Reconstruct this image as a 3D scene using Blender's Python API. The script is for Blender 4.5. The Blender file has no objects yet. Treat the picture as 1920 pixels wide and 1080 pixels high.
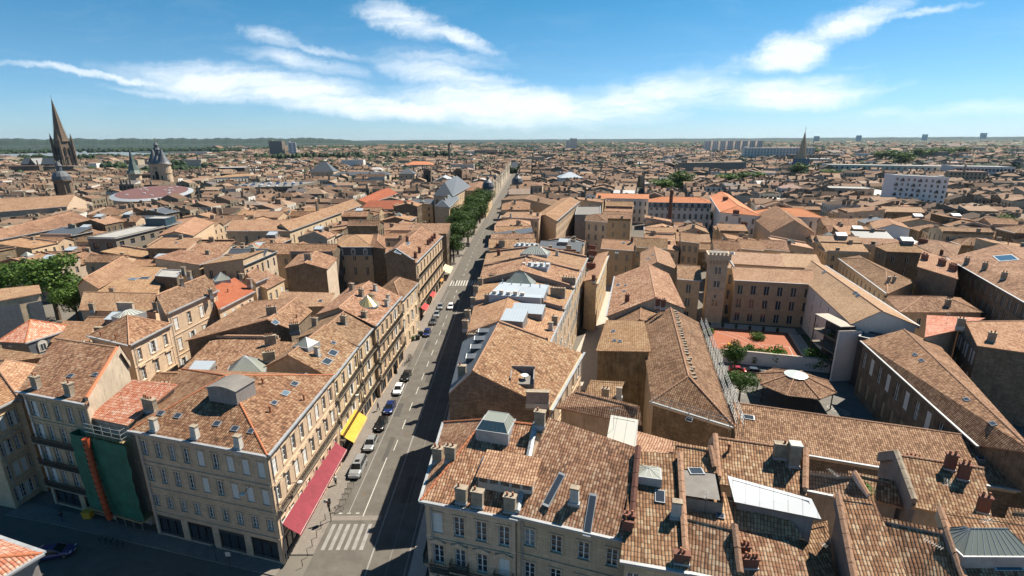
import bpy, bmesh, math, random
from mathutils import Vector, Matrix
rad=math.radians
S=bpy.context.scene
# ================================================================ camera
cam=bpy.data.cameras.new('camera'); cam.lens=18.0; cam.sensor_width=36.0; cam.clip_start=.5; cam.clip_end=60000
co=bpy.data.objects.new('camera',cam); S.collection.objects.link(co)
co.matrix_world=Matrix.Translation((0,0,50))@(Matrix.Rotation(rad(90-16.15),4,'X')@Matrix.Rotation(rad(-.33),4,'Z'))
S.camera=co
# ================================================================ light
SUN_EL=rad(54); SUN_AZ=rad(54)          # azimuth measured from +Y towards +X
sdir=Vector((math.cos(SUN_EL)*math.sin(SUN_AZ),math.cos(SUN_EL)*math.cos(SUN_AZ),math.sin(SUN_EL)))
sl=bpy.data.lights.new('sun','SUN'); sl.energy=5.0; sl.angle=rad(.53); sl.color=(1,.91,.77)
so=bpy.data.objects.new('sun',sl); S.collection.objects.link(so); so.rotation_euler=sdir.to_track_quat('Z','Y').to_euler()
S.view_settings.view_transform='Standard'; S.view_settings.look='None'; S.view_settings.gamma=1; S.view_settings.exposure=1.08
def N(nt,typ,props=None,**ins):
    n=nt.nodes.new(typ)
    for k,v in (props or {}).items(): setattr(n,k,v)
    for k,v in ins.items():
        key=k[1:] if k[0]=='_' else k
        s=n.inputs[int(key)] if key.isdigit() else n.inputs[key.replace('__',' ')]
        if isinstance(v,bpy.types.NodeSocket): nt.links.new(v,s)
        else: s.default_value=v
    return n
def M_(nt,op,a,b=0.,c=0.,clamp=False):
    return N(nt,'ShaderNodeMath',{'operation':op,'use_clamp':clamp},_0=a,_1=b,_2=c).outputs[0]
def ramp(nt,fac,stops,interp='LINEAR'):
    n=nt.nodes.new('ShaderNodeValToRGB'); nt.links.new(fac,n.inputs[0]); e=n.color_ramp.elements; n.color_ramp.interpolation=interp
    while len(e)<len(stops): e.new(.5)
    for i,(p,c) in enumerate(stops): e[i].position=p; e[i].color=tuple(c)+(1,) if len(c)==3 else c
    return n.outputs[0]
def mix(nt,f,a,b,mode='MIX'):
    n=nt.nodes.new('ShaderNodeMix'); n.data_type='RGBA'; n.blend_type=mode
    for s,v in ((n.inputs[0],f),(n.inputs[6],a),(n.inputs[7],b)):
        if isinstance(v,bpy.types.NodeSocket): nt.links.new(v,s)
        elif isinstance(v,(int,float)): s.default_value=v
        else: s.default_value=tuple(v)+((1,) if len(v)==3 else ())
    return n.outputs[2]
# cloud patches on the sky: centre (x/y, z/y), half length, half width, slope angle, density
CLOUDS=[(-0.47,0.1,0.32,0.04,-0.09,1.0),(-0.23,0.06,0.29,0.03,-0.07,1.0),(-0.76,0.12,0.25,0.01,-0.12,0.8),(-0.57,0.13,0.16,0.02,-0.04,0.75),(-0.38,0.14,0.16,0.02,-0.15,0.6),(-0.64,0.09,0.15,0.01,-0.1,0.5),(0.0,0.06,0.3,0.05,-0.06,1.0),(0.24,0.07,0.25,0.05,0.06,0.95),(0.27,0.09,0.12,0.04,0.13,0.8),(0.51,0.08,0.22,0.04,0.08,0.85),(-0.06,0.1,0.23,0.03,-0.22,0.8),(0.16,0.08,0.11,0.03,0.16,0.6),(0.05,0.04,0.22,0.03,-0.01,0.7),(-0.18,0.2,0.11,0.03,-0.26,0.9),(-0.09,0.17,0.1,0.02,-0.36,0.75),(-0.43,0.18,0.08,0.02,-0.17,0.65),(-0.34,0.16,0.12,0.01,-0.2,0.45),(-0.11,0.14,0.14,0.02,-0.1,0.55),(0.5,0.15,0.12,0.04,0.19,0.95),(0.6,0.19,0.15,0.03,0.33,0.85),(0.73,0.21,0.14,0.01,0.12,0.65),(0.55,0.18,0.13,0.03,0.4,0.6),(0.38,0.11,0.08,0.02,0.3,0.4),(0.64,0.13,0.08,0.01,0.04,0.35),(0.81,0.05,0.24,0.02,0.04,0.55),(0.93,0.05,0.14,0.02,0.03,0.45),(0.69,0.09,0.09,0.01,0.16,0.35)]
W=bpy.data.worlds.new('World'); S.world=W; W.use_nodes=True
nt=W.node_tree; nt.nodes.clear()
sky=N(nt,'ShaderNodeTexSky',{'sky_type':'NISHITA','sun_disc':False,'sun_elevation':SUN_EL,'sun_rotation':SUN_AZ,'altitude':50,'air_density':1.0,'dust_density':.15,'ozone_density':4.0})
tc=N(nt,'ShaderNodeTexCoord'); sp=N(nt,'ShaderNodeSeparateXYZ',_0=tc.outputs['Generated'])
yy=M_(nt,'MAXIMUM',sp.outputs[1],.02); gu=M_(nt,'DIVIDE',sp.outputs[0],yy); gv=M_(nt,'DIVIDE',sp.outputs[2],yy)
front=M_(nt,'GREATER_THAN',sp.outputs[1],.03)
gvec=N(nt,'ShaderNodeCombineXYZ',_0=gu,_1=gv).outputs[0]
w1=N(nt,'ShaderNodeTexNoise',Vector=gvec,Scale=4.5,Detail=10.,Roughness=.7)
wv=N(nt,'ShaderNodeSeparateColor',_0=w1.outputs['Color'])
du=M_(nt,'MULTIPLY',M_(nt,'SUBTRACT',wv.outputs[0],.5),.22); dv=M_(nt,'MULTIPLY',M_(nt,'SUBTRACT',wv.outputs[1],.5),.065)
pu=M_(nt,'ADD',gu,du); pv=M_(nt,'ADD',gv,dv)
tot=None
for (cu,cv,a,b,an,den) in CLOUDS:
    ca,sa=math.cos(an),math.sin(an)
    xu=M_(nt,'SUBTRACT',pu,cu); xv=M_(nt,'SUBTRACT',pv,cv)
    ex=M_(nt,'DIVIDE',M_(nt,'ADD',M_(nt,'MULTIPLY',xu,ca),M_(nt,'MULTIPLY',xv,sa)),a)
    ey=M_(nt,'DIVIDE',M_(nt,'SUBTRACT',M_(nt,'MULTIPLY',xv,ca),M_(nt,'MULTIPLY',xu,sa)),b)
    r2=M_(nt,'ADD',M_(nt,'MULTIPLY',ex,ex),M_(nt,'MULTIPLY',ey,ey))
    m=M_(nt,'MULTIPLY',M_(nt,'SUBTRACT',1.,r2,clamp=True),den)
    tot=m if tot is None else M_(nt,'SMOOTH_MAX',tot,m,.12)
wvec=N(nt,'ShaderNodeCombineXYZ',_0=pu,_1=pv).outputs[0]
mp=N(nt,'ShaderNodeMapping',Vector=wvec,Rotation=(0,0,rad(4)),Scale=(1.5,9,1))
st=N(nt,'ShaderNodeTexNoise',Vector=mp.outputs[0],Scale=2.6,Detail=12.,Roughness=.68,Distortion=.35)
s2=N(nt,'ShaderNodeTexNoise',Vector=gvec,Scale=3.,Detail=5.,Roughness=.6)
dens=M_(nt,'ADD',M_(nt,'MULTIPLY',M_(nt,'POWER',tot,.8),.98),M_(nt,'ADD',M_(nt,'MULTIPLY',M_(nt,'SUBTRACT',st.outputs[0],.545),2.5),M_(nt,'MULTIPLY',M_(nt,'SUBTRACT',s2.outputs[0],.5),.9)))
dens=M_(nt,'MULTIPLY',dens,M_(nt,'MULTIPLY',tot,1.15,clamp=True))
dens=M_(nt,'MULTIPLY',M_(nt,'MINIMUM',M_(nt,'MAXIMUM',dens,0.),.80),front)
skyc=mix(nt,.0,sky.outputs[0],(0,0,0))
hb=ramp(nt,M_(nt,'MULTIPLY',sp.outputs[2],2.),[(0,(.90,1.20,1.70)),(.12,(.83,1.17,1.52)),(.27,(.74,1.13,1.33)),(.47,(.50,1.09,1.22)),(1,(.4,1.05,1.15))])
hs=N(nt,'ShaderNodeHueSaturation',Saturation=1.04,Value=1.05,Color=mix(nt,1.,skyc,hb,'MULTIPLY'))
cl=mix(nt,dens,hs.outputs[0],(14.2,14.8,15.3))
bg=N(nt,'ShaderNodeBackground',Color=cl,Strength=.039)
out=N(nt,'ShaderNodeOutputWorld'); nt.links.new(bg.outputs[0],out.inputs[0])
# ================================================================ materials
ALB=.76   # real-world albedos: the exposure below is set for them
def newmat(name):
    m=bpy.data.materials.new(name); m.use_nodes=True; nt=m.node_tree
    return m,nt,nt.nodes['Principled BSDF']
def plain(name,col,rough=.8,metal=0.,noise=0.,scale=3.,bump=0.,spec=None):
    col=[c*(.82 if max(col)>.5 else ALB) for c in col]
    m,nt,b=newmat(name); b.inputs['Roughness'].default_value=rough; b.inputs['Metallic'].default_value=metal
    if spec is not None: b.inputs['Specular IOR Level'].default_value=spec
    if noise:
        tc=N(nt,'ShaderNodeTexCoord')
        n=N(nt,'ShaderNodeTexNoise',Vector=tc.outputs['Object'],Scale=scale,Detail=6.,Roughness=.65)
        c=ramp(nt,n.outputs[0],[(.25,[x*(1-noise) for x in col]),(.75,[min(1,x*(1+noise)) for x in col])])
        nt.links.new(c,b.inputs['Base Color'])
        if bump:
            bp=N(nt,'ShaderNodeBump',Strength=bump,Distance=.05,Height=n.outputs[0]); nt.links.new(bp.outputs[0],b.inputs['Normal'])
    else: b.inputs['Base Color'].default_value=tuple(col)+(1,)
    return m
def tile(name,stops,vary=.5,smooth=0.):
    """canal tiles: u across the slope, v down it, in metres; each tile its own clay colour"""
    stops=[(p,tuple(min(1,x*ALB*k_) for x,k_ in zip(c,(1.30,1.265,1.22)))) for p,c in stops]
    m,nt,b=newmat(name); b.inputs['Roughness'].default_value=.9; b.inputs['Specular IOR Level'].default_value=.2
    uv=N(nt,'ShaderNodeUVMap'); s=N(nt,'ShaderNodeSeparateXYZ',_0=uv.outputs[0])
    wob=N(nt,'ShaderNodeTexNoise',Vector=uv.outputs[0],Scale=.35,Detail=2.)
    u=M_(nt,'ADD',s.outputs[0],M_(nt,'MULTIPLY',wob.outputs[0],.25)); v=M_(nt,'ADD',s.outputs[1],M_(nt,'MULTIPLY',wob.outputs[0],.3))
    cu=M_(nt,'DIVIDE',u,.28); cv=M_(nt,'DIVIDE',v,.40)
    iu=M_(nt,'FLOOR',cu); fu=M_(nt,'FRACT',cu)
    cv2=M_(nt,'ADD',cv,M_(nt,'MULTIPLY',M_(nt,'FRACT',M_(nt,'MULTIPLY',iu,.618)),.16)); iv=M_(nt,'FLOOR',cv2); fv=M_(nt,'FRACT',cv2)
    cell=N(nt,'ShaderNodeCombineXYZ',_0=iu,_1=iv).outputs[0]
    wn=N(nt,'ShaderNodeTexWhiteNoise',{'noise_dimensions':'3D'},Vector=cell)
    oi=N(nt,'ShaderNodeObjectInfo')
    tc=N(nt,'ShaderNodeTexCoord')
    big=N(nt,'ShaderNodeTexNoise',Vector=tc.outputs['Object'],Scale=.22,Detail=7.,Roughness=.7)
    med=N(nt,'ShaderNodeTexNoise',Vector=uv.outputs[0],Scale=.9,Detail=4.,Roughness=.6)
    f=M_(nt,'ADD',M_(nt,'MULTIPLY',wn.outputs[0],vary),M_(nt,'MULTIPLY',M_(nt,'SUBTRACT',med.outputs[0],.5),.55))
    f=M_(nt,'ADD',f,M_(nt,'MULTIPLY',M_(nt,'SUBTRACT',big.outputs[0],.5),.85)); f=M_(nt,'ADD',f,.5-vary/2,clamp=True)
    col=ramp(nt,f,stops)
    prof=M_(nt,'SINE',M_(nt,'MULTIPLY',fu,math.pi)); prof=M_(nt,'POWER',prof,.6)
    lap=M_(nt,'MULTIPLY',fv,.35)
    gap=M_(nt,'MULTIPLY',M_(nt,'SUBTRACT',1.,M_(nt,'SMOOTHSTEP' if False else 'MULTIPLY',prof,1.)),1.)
    dirt=mix(nt,M_(nt,'MULTIPLY',M_(nt,'POWER',gap,1.5),.72-.5*smooth,clamp=True),col,(.035,.026,.02))  # colour darkened towards the gaps between tile columns
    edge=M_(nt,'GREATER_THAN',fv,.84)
    dirt=mix(nt,M_(nt,'MULTIPLY',edge,.48-.25*smooth),dirt,(.03,.022,.018))  # shadow line at each tile row edge, painted into the colour
    fin=mix(nt,1.,dirt,oi.outputs['Color'],'MULTIPLY')
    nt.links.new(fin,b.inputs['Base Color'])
    h=M_(nt,'ADD',M_(nt,'MULTIPLY',prof,1-.7*smooth),lap)
    bp=N(nt,'ShaderNodeBump',Strength=.85,Distance=.10,Height=h); nt.links.new(bp.outputs[0],b.inputs['Normal'])
    return m
def stone(name,col,dark,block=True,soot=.5,bscale=1.,contrast=.18):
    col=[c*k for c,k in zip(col,(ALB*1.03,ALB*.97,ALB*.97))]; dark=[c*ALB for c in dark]
    m,nt,b=newmat(name); b.inputs['Roughness'].default_value=.92; b.inputs['Specular IOR Level'].default_value=.15
    uv=N(nt,'ShaderNodeUVMap'); oi=N(nt,'ShaderNodeObjectInfo'); tc=N(nt,'ShaderNodeTexCoord')
    c0=col; base=None
    if block:
        br=N(nt,'ShaderNodeTexBrick',Vector=uv.outputs[0],Color1=tuple(col)+(1,),Color2=tuple(x*(1-contrast) for x in col)+(1,),Mortar=tuple(x*.62 for x in col)+(1,),Scale=1.,_7=0.)
        br.inputs['Brick Width'].default_value=.85*bscale; br.inputs['Row Height'].default_value=.36*bscale; br.inputs['Mortar Size'].default_value=.018; br.inputs['Mortar Smooth'].default_value=.3
        base=br.outputs[0]
    else: base=mix(nt,0.,col,col)
    n1=N(nt,'ShaderNodeTexNoise',Vector=tc.outputs['Object'],Scale=.55,Detail=7.,Roughness=.68)
    mp=N(nt,'ShaderNodeMapping',Vector=uv.outputs[0],Scale=(1.6,.16,1))
    n2=N(nt,'ShaderNodeTexNoise',Vector=mp.outputs[0],Scale=1.6,Detail=6.,Roughness=.7)
    n3=N(nt,'ShaderNodeTexNoise',Vector=uv.outputs[0],Scale=5.,Detail=5.,Roughness=.7)
    f=M_(nt,'ADD',M_(nt,'MULTIPLY',n1.outputs[0],.6),M_(nt,'MULTIPLY',n2.outputs[0],.5))
    k=ramp(nt,f,[(.44,(0,0,0)),(.68,(1,1,1))])
    c=mix(nt,M_(nt,'MULTIPLY',k,soot),base,dark)
    c=mix(nt,.35,c,mix(nt,1.,c,ramp(nt,n3.outputs[0],[(.3,(.55,.55,.55)),(.7,(1.35,1.35,1.35))]),'MULTIPLY'))
    c=mix(nt,1.,c,oi.outputs['Color'],'MULTIPLY')
    nt.links.new(c,b.inputs['Base Color'])
    bp=N(nt,'ShaderNodeBump',Strength=.25,Distance=.03,Height=n3.outputs[0]); nt.links.new(bp.outputs[0],b.inputs['Normal'])
    return m
MAT={}
TB=[(0,(.06,.038,.028)),(.25,(.17,.093,.06)),(.45,(.285,.15,.092)),(.62,(.36,.22,.145)),(.8,(.42,.305,.215)),(1,(.52,.42,.32))]
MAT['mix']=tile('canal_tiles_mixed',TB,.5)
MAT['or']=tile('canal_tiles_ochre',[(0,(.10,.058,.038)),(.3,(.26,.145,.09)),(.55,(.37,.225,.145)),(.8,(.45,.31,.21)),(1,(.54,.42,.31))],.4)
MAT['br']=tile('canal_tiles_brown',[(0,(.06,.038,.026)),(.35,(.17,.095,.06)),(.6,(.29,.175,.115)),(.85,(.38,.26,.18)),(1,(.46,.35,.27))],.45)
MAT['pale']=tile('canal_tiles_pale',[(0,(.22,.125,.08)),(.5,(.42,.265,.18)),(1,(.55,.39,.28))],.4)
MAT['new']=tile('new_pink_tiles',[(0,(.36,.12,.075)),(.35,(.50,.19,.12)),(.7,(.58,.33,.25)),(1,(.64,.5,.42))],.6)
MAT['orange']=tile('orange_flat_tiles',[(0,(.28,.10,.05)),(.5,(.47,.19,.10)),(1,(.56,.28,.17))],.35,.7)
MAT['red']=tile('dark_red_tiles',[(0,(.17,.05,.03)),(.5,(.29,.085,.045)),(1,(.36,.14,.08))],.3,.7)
MAT['stone']=stone('limestone',(.76,.61,.43),(.34,.27,.19),soot=.45)
MAT['dirty']=stone('sooty_limestone',(.30,.25,.18),(.08,.068,.055),soot=.8)
MAT['rubble']=stone('rubble_stone',(.33,.27,.20),(.10,.085,.065),soot=.7,bscale=.55,contrast=.45)
MAT['render']=stone('pale_render',(.66,.58,.47),(.25,.21,.17),block=False,soot=.55)
MAT['render_c']=stone('cream_render',(.72,.60,.43),(.24,.19,.13),block=False,soot=.5)
MAT['render_g']=stone('grey_render',(.33,.315,.30),(.14,.13,.12),block=False,soot=.5)
MAT['stained']=stone('stained_ochre_render',(.36,.29,.18),(.09,.075,.05),block=False,soot=.9)
MAT['white']=stone('white_render',(.98,.94,.88),(.55,.53,.50),block=False,soot=.25)
MAT['whitish']=stone('offwhite_render',(.95,.90,.82),(.5,.47,.43),block=False,soot=.3)
MAT['conc']=stone('concrete_wall',(.30,.27,.22),(.15,.14,.12),block=False,soot=.5)
MAT['dark']=stone('dark_wall',(.10,.095,.095),(.06,.055,.05),block=False,soot=.4)
MAT['blue']=plain('dark_blue_cladding',(.02,.06,.09),.5,noise=.2)
MAT['slate']=plain('slate',(.085,.098,.115),.55,noise=.35,scale=2.,bump=.3)
MAT['slatepanel']=MAT['slate']
MAT['zinc']=plain('zinc',(.40,.415,.43),.5,.2,noise=.25,scale=.8)
MAT['flat']=plain('flat_roof_gravel',(.36,.35,.33),.9,noise=.25,scale=.6)
MAT['felt']=plain('roofing_felt',(.20,.185,.17),.9,noise=.3,scale=.5)
MAT['wpaint']=plain('white_paint',(.72,.72,.70),.5,noise=.08)
MAT['iron']=plain('wrought_iron',(.02,.02,.022),.5)
MAT['pole_al']=plain('aluminium_rod',(.5,.5,.5),.4,.6)
MAT['pot']=plain('terracotta_pot',(.33,.13,.065),.8,noise=.3,scale=6.)
MAT['brick']=plain('red_brick',(.19,.08,.055),.9,noise=.4,scale=5.,bump=.3)
MAT['chst']=plain('chimney_stone',(.34,.28,.21),.95,noise=.45,scale=1.6,bump=.4)
MAT['chw']=plain('whitewashed_chimney',(.52,.49,.44),.9,noise=.25,scale=1.5)
MAT['ridge']=plain('ridge_tiles',(.42,.24,.15),.9,noise=.4,scale=4.,bump=.4)
MAT['newridge']=plain('orange_ridge_tiles',(.50,.17,.075),.85,noise=.35,scale=4.)
MAT['soffit']=plain('eave_wood',(.22,.18,.14),.9)
MAT['board']=plain('window_boarding',(.33,.26,.18),.9,noise=.2)
MAT['hole']=plain('dark_interior',(.012,.012,.012),.95)
def glassm(name,col,rough=.08):
    m,nt,b=newmat(name); oi=N(nt,'ShaderNodeObjectInfo'); c=mix(nt,1.,col,oi.outputs['Color'],'MULTIPLY'); nt.links.new(c,b.inputs['Base Color'])
    b.inputs['Roughness'].default_value=rough; b.inputs['Specular IOR Level'].default_value=.8; return m
MAT['glass']=glassm('window_glass',(.035,.042,.05))
MAT['roofglass']=glassm('roof_glass',(.20,.215,.18),.32)
def sheet(name,col,pitch,rough=.45):
    m,nt,b=newmat(name); uv=N(nt,'ShaderNodeUVMap'); s=N(nt,'ShaderNodeSeparateXYZ',_0=uv.outputs[0])
    f=M_(nt,'FRACT',M_(nt,'DIVIDE',s.outputs[0],pitch)); rib=M_(nt,'LESS_THAN',f,.07)
    n=N(nt,'ShaderNodeTexNoise',Vector=uv.outputs[0],Scale=.7,Detail=5.)
    c=mix(nt,M_(nt,'MULTIPLY',n.outputs[0],.5),col,[x*.72 for x in col]); c=mix(nt,M_(nt,'MULTIPLY',rib,.45),c,[x*.45 for x in col])
    nt.links.new(c,b.inputs['Base Color']); b.inputs['Roughness'].default_value=rough; b.inputs['Metallic'].default_value=.0; b.inputs['Specular IOR Level'].default_value=.25
    bp=N(nt,'ShaderNodeBump',Strength=.6,Distance=.05,Height=rib); nt.links.new(bp.outputs[0],b.inputs['Normal']); return m
MAT['white_sheet']=sheet('offwhite_sheet_metal',(.50,.49,.44),1.1,.7); MAT['whiterib']=sheet('white_ribbed_metal',(.52,.54,.56),1.15,.7); MAT['seam']=sheet('standing_seam_zinc',(.36,.41,.46),.55)
def wheremat(k): return MAT['white_sheet'] if k=='white' else MAT[k]
# ================================================================ mesh helpers
C=S.collection
def link(o): C.objects.link(o); return o
class MB:
    def __init__(s): s.v=[]; s.f=[]; s.m=[]; s.uv=[]; s.mats=[]
    def mi(s,m):
        if isinstance(m,str): m=wheremat(m) if m!='white' else MAT['white']
        if m not in s.mats: s.mats.append(m)
        return s.mats.index(m)
    def poly(s,pts,m,uv=None):
        i=len(s.v); s.v+= [tuple(p) for p in pts]; s.f.append(tuple(range(i,i+len(pts)))); s.m.append(s.mi(m))
        s.uv.append(uv or [(p[0],p[1]) for p in pts]); return s
    def box(s,x0,x1,y0,y1,z0,z1,m,T=None,skip=''):
        c=[(x,y,z) for z in (z0,z1) for y in (y0,y1) for x in (x0,x1)]
        if T is not None: c=[tuple(T@Vector(p)) for p in c]
        sx,sy,sz=x1-x0,y1-y0,z1-z0
        for key,idx,a,b in (('d',(0,2,3,1),sx,sy),('u',(4,5,7,6),sx,sy),('f',(0,1,5,4),sx,sz),('b',(3,2,6,7),sx,sz),('l',(2,0,4,6),sy,sz),('r',(1,3,7,5),sy,sz)):
            if key in skip: continue
            s.poly([c[j] for j in idx],m,[(0,0),(a,0),(a,b),(0,b)])
        return s
    def tube(s,p0,p1,r0,r1,m,n=8,cap=True):
        p0=Vector(p0); p1=Vector(p1); d=(p1-p0).normalized(); a=d.orthogonal().normalized(); b=d.cross(a)
        A=[p0+(a*math.cos(t)+b*math.sin(t))*r0 for t in [2*math.pi*i/n for i in range(n)]]
        B=[p1+(a*math.cos(t)+b*math.sin(t))*r1 for t in [2*math.pi*i/n for i in range(n)]]
        for i in range(n): s.poly([A[i],A[(i+1)%n],B[(i+1)%n],B[i]],m)
        if cap:
            if r0>.001: s.poly(A[::-1],m)
            if r1>.001: s.poly(B,m)
        return s
    def rings(s,cx,cy,prof,m,n=12,rot=0,capb=False):
        """lathe: list of (z, radius)"""
        P=[[(cx+r*math.cos(rot+2*math.pi*i/n),cy+r*math.sin(rot+2*math.pi*i/n),z) for i in range(n)] for z,r in prof]
        for a,b in zip(P,P[1:]):
            for i in range(n): s.poly([a[i],a[(i+1)%n],b[(i+1)%n],b[i]],m)
        if prof[-1][1]>.01: s.poly(P[-1],m)
        if capb: s.poly(P[0][::-1],m)
        return s
    def mesh(s,name,smooth=False):
        me=bpy.data.meshes.new(name); me.from_pydata(s.v,[],s.f)
        for m in s.mats: me.materials.append(m)
        me.polygons.foreach_set('material_index',s.m)
        ul=me.uv_layers.new(name='UVMap'); ul.data.foreach_set('uv',[c for f in s.uv for p in f for c in p])
        if smooth: me.polygons.foreach_set('use_smooth',[True]*len(s.f))
        me.update(); return me
    def build(s,name,parent=None,loc=(0,0,0),col=(1,1,1),rot=0,smooth=False):
        """vertices are world coordinates relative to nothing; loc shifts the origin there"""
        if not s.f: return None
        o=bpy.data.objects.new(name,s.mesh(name,smooth)); link(o); o.color=tuple(col)+(1,)
        if parent is not None: o.parent=parent
        o.location=loc; o.rotation_euler=(0,0,rot); return o
def tag(o,label=None,cat=None,group=None,kind=None):
    if label: o['label']=label
    if cat: o['category']=cat
    if group: o['group']=group
    if kind: o['kind']=kind
    return o
def empty(name,loc,rz=0.,label=None,cat=None,group=None):
    o=bpy.data.objects.new(name,None); link(o); o.location=loc; o.rotation_euler=(0,0,rz); o.empty_display_size=.5
    return tag(o,label,cat,group)
def put(name,me,parent,loc,rz=0.,sc=(1,1,1),col=(1,1,1),rot=None):
    o=bpy.data.objects.new(name,me); link(o); o.parent=parent; o.location=loc; o.scale=sc; o.color=tuple(col)+(1,)
    o.rotation_euler=rot if rot is not None else (0,0,rz); return o
def shift(pts,o): return [(p[0]-o[0],p[1]-o[1],p[2]-o[2]) for p in pts]
# ---------------------------------------------------------------- roof shapes
def vsub(a,b): return tuple(x-y for x,y in zip(a,b))
def lerp(a,b,t): return tuple(x+(y-x)*t for x,y in zip(a,b))
def grow(q,o):
    """offset a convex counter-clockwise quad outwards by o"""
    n=len(q); out=[]
    for i in range(n):
        p,c,x=q[i-1],q[i],q[(i+1)%n]
        d1=(c[0]-p[0],c[1]-p[1]); l1=math.hypot(*d1) or 1; n1=(d1[1]/l1,-d1[0]/l1)
        d2=(x[0]-c[0],x[1]-c[1]); l2=math.hypot(*d2) or 1; n2=(d2[1]/l2,-d2[0]/l2)
        b=(n1[0]+n2[0],n1[1]+n2[1]); k=max(.35,1+n1[0]*n2[0]+n1[1]*n2[1])
        out.append((c[0]+b[0]*o/k,c[1]+b[1]*o/k))
    return out
def roof_faces(q,h,rise,kind,t=.5,e=None):
    """q: four (x,y) corners A near-left, B near-right, C far-right, D far-left.
    returns list of 3D polygons, list of ridge edges"""
    if not isinstance(kind,str): return [list(f) for f in kind[1]],list(kind[2])
    A,B,C,D=[(p[0],p[1],h) for p in q]
    up=lambda p,r=rise:(p[0],p[1],p[2]+r)
    if kind=='flat': return [[A,B,C,D]],[]
    if kind=='sf': return [[A,B,up(C),up(D)]],[]
    if kind=='sb': return [[up(A),up(B),C,D]],[]
    if kind=='sl': return [[A,up(B),up(C),D]],[]
    if kind=='sr': return [[up(A),B,C,up(D)]],[]
    if kind[0] in 'gh' and kind[1]=='x':
        a=up(lerp(A,D,t)); b=up(lerp(B,C,t)); ww=math.dist(A[:2],B[:2]); dd=math.dist(A[:2],D[:2])
        ins=min(.5,(e if e is not None else .5*dd)/ww)
        ends=kind[2:] or ('lr' if kind[0]=='h' else '')
        a0,b0=a,b
        if 'l' in ends: a=lerp(a0,b0,ins)
        if 'r' in ends: b=lerp(b0,a0,ins)
        F=[[A,B,b,a],[C,D,a,b]]; E=[(a,b)]
        if 'l' in ends: F.append([D,A,a]); E+=[(A,a),(D,a)]
        if 'r' in ends: F.append([B,C,b]); E+=[(B,b),(C,b)]
        return F,E
    if kind[0] in 'gh' and kind[1]=='y':
        a=up(lerp(A,B,t)); b=up(lerp(D,C,t)); ww=math.dist(B[:2],C[:2]); dd=math.dist(A[:2],B[:2])
        ins=min(.5,(e if e is not None else .5*dd)/ww)
        ends=kind[2:] or ('fb' if kind[0]=='h' else '')
        a0,b0=a,b
        if 'f' in ends: a=lerp(a0,b0,ins)
        if 'b' in ends: b=lerp(b0,a0,ins)
        F=[[B,C,b,a],[D,A,a,b]]; E=[(a,b)]
        if 'f' in ends: F.append([A,B,a]); E+=[(A,a),(B,a)]
        if 'b' in ends: F.append([C,D,b]); E+=[(C,b),(D,b)]
        return F,E
    if kind=='pyr':
        m=up(tuple(sum(p[i] for p in (A,B,C,D))/4 for i in range(3)))
        return [[A,B,m],[B,C,m],[C,D,m],[D,A,m]],[(A,m),(B,m),(C,m),(D,m)]
    raise ValueError(kind)
def inpoly(p,poly):
    s=None
    for i in range(len(poly)):
        a,b=poly[i],poly[(i+1)%len(poly)]
        c=(b[0]-a[0])*(p[1]-a[1])-(b[1]-a[1])*(p[0]-a[0])
        if abs(c)<1e-6: continue
        if s is None: s=c>0
        elif (c>0)!=s: return False
    return True
def plane_z(f,x,y):
    """height and normal of the plane of polygon f at x,y (Newell)"""
    nx=ny=nz=0
    for i in range(len(f)):
        a,b=f[i],f[(i+1)%len(f)]
        nx+=(a[1]-b[1])*(a[2]+b[2]); ny+=(a[2]-b[2])*(a[0]+b[0]); nz+=(a[0]-b[0])*(a[1]+b[1])
    l=math.sqrt(nx*nx+ny*ny+nz*nz) or 1; nx,ny,nz=nx/l,ny/l,nz/l
    if nz<0: nx,ny,nz=-nx,-ny,-nz
    c=[sum(p[i] for p in f)/len(f) for i in range(3)]
    return c[2]-(nx*(x-c[0])+ny*(y-c[1]))/max(nz,.05),(nx,ny,nz)
def roof_at(faces,x,y):
    best=None
    faces=[[f[0],f[i],f[i+1]] for f in faces for i in range(1,len(f)-1)]
    for f in faces:
        if inpoly((x,y),f):
            z,n=plane_z(f,x,y)
            if best is None or z>best[0]: best=(z,n)
    if best: return best
    f=min(faces,key=lambda f:math.dist((x,y),[sum(p[i] for p in f)/len(f) for i in (0,1)]))
    return plane_z(f,x,y)
# ================================================================ shared small meshes
def window_mesh(w=1.,h=2.,bars=2,m='wpaint',door=False):
    b=MB(); f=.07*w if w<1.5 else .06
    b.box(-w/2,-w/2+f,-.02,.06,0,h,m); b.box(w/2-f,w/2,-.02,.06,0,h,m); b.box(-w/2+f,w/2-f,-.02,.06,0,f,m); b.box(-w/2+f,w/2-f,-.02,.06,h-f,h,m)
    b.box(-.05,.05,-.03,.06,f,h-f,m)
    for i in range(bars):
        z=h*(i+1)/(bars+1); b.box(-w/2+f,-.05,-.01,.05,z-.02,z+.02,m); b.box(.05,w/2-f,-.01,.05,z-.02,z+.02,m)
    return b.mesh('window')
WIN=window_mesh()
PANE=MB().poly([(-.5,.07,0),(.5,.07,0),(.5,.07,2),(-.5,.07,2)],'glass').mesh('pane')
def shutter_mesh():
    b=MB(); b.box(-.25,.25,-.02,.02,0,2,'wpaint')
    for z in (.15,.98,1.8): b.box(-.25,.25,-.035,-.02,z-.05,z+.05,'wpaint')
    for i in range(22):
        z=.22+i*.078
        if abs(z-.98)>.06: b.poly([(-.2,-.021,z-.02),(.2,-.021,z-.02),(.2,-.032,z+.02),(-.2,-.032,z+.02)],'wpaint')
    return b.mesh('shutter')
SHUT=shutter_mesh()
BOARD=MB().box(-.5,.5,0,.05,0,2,'board').mesh('boarding')
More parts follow.
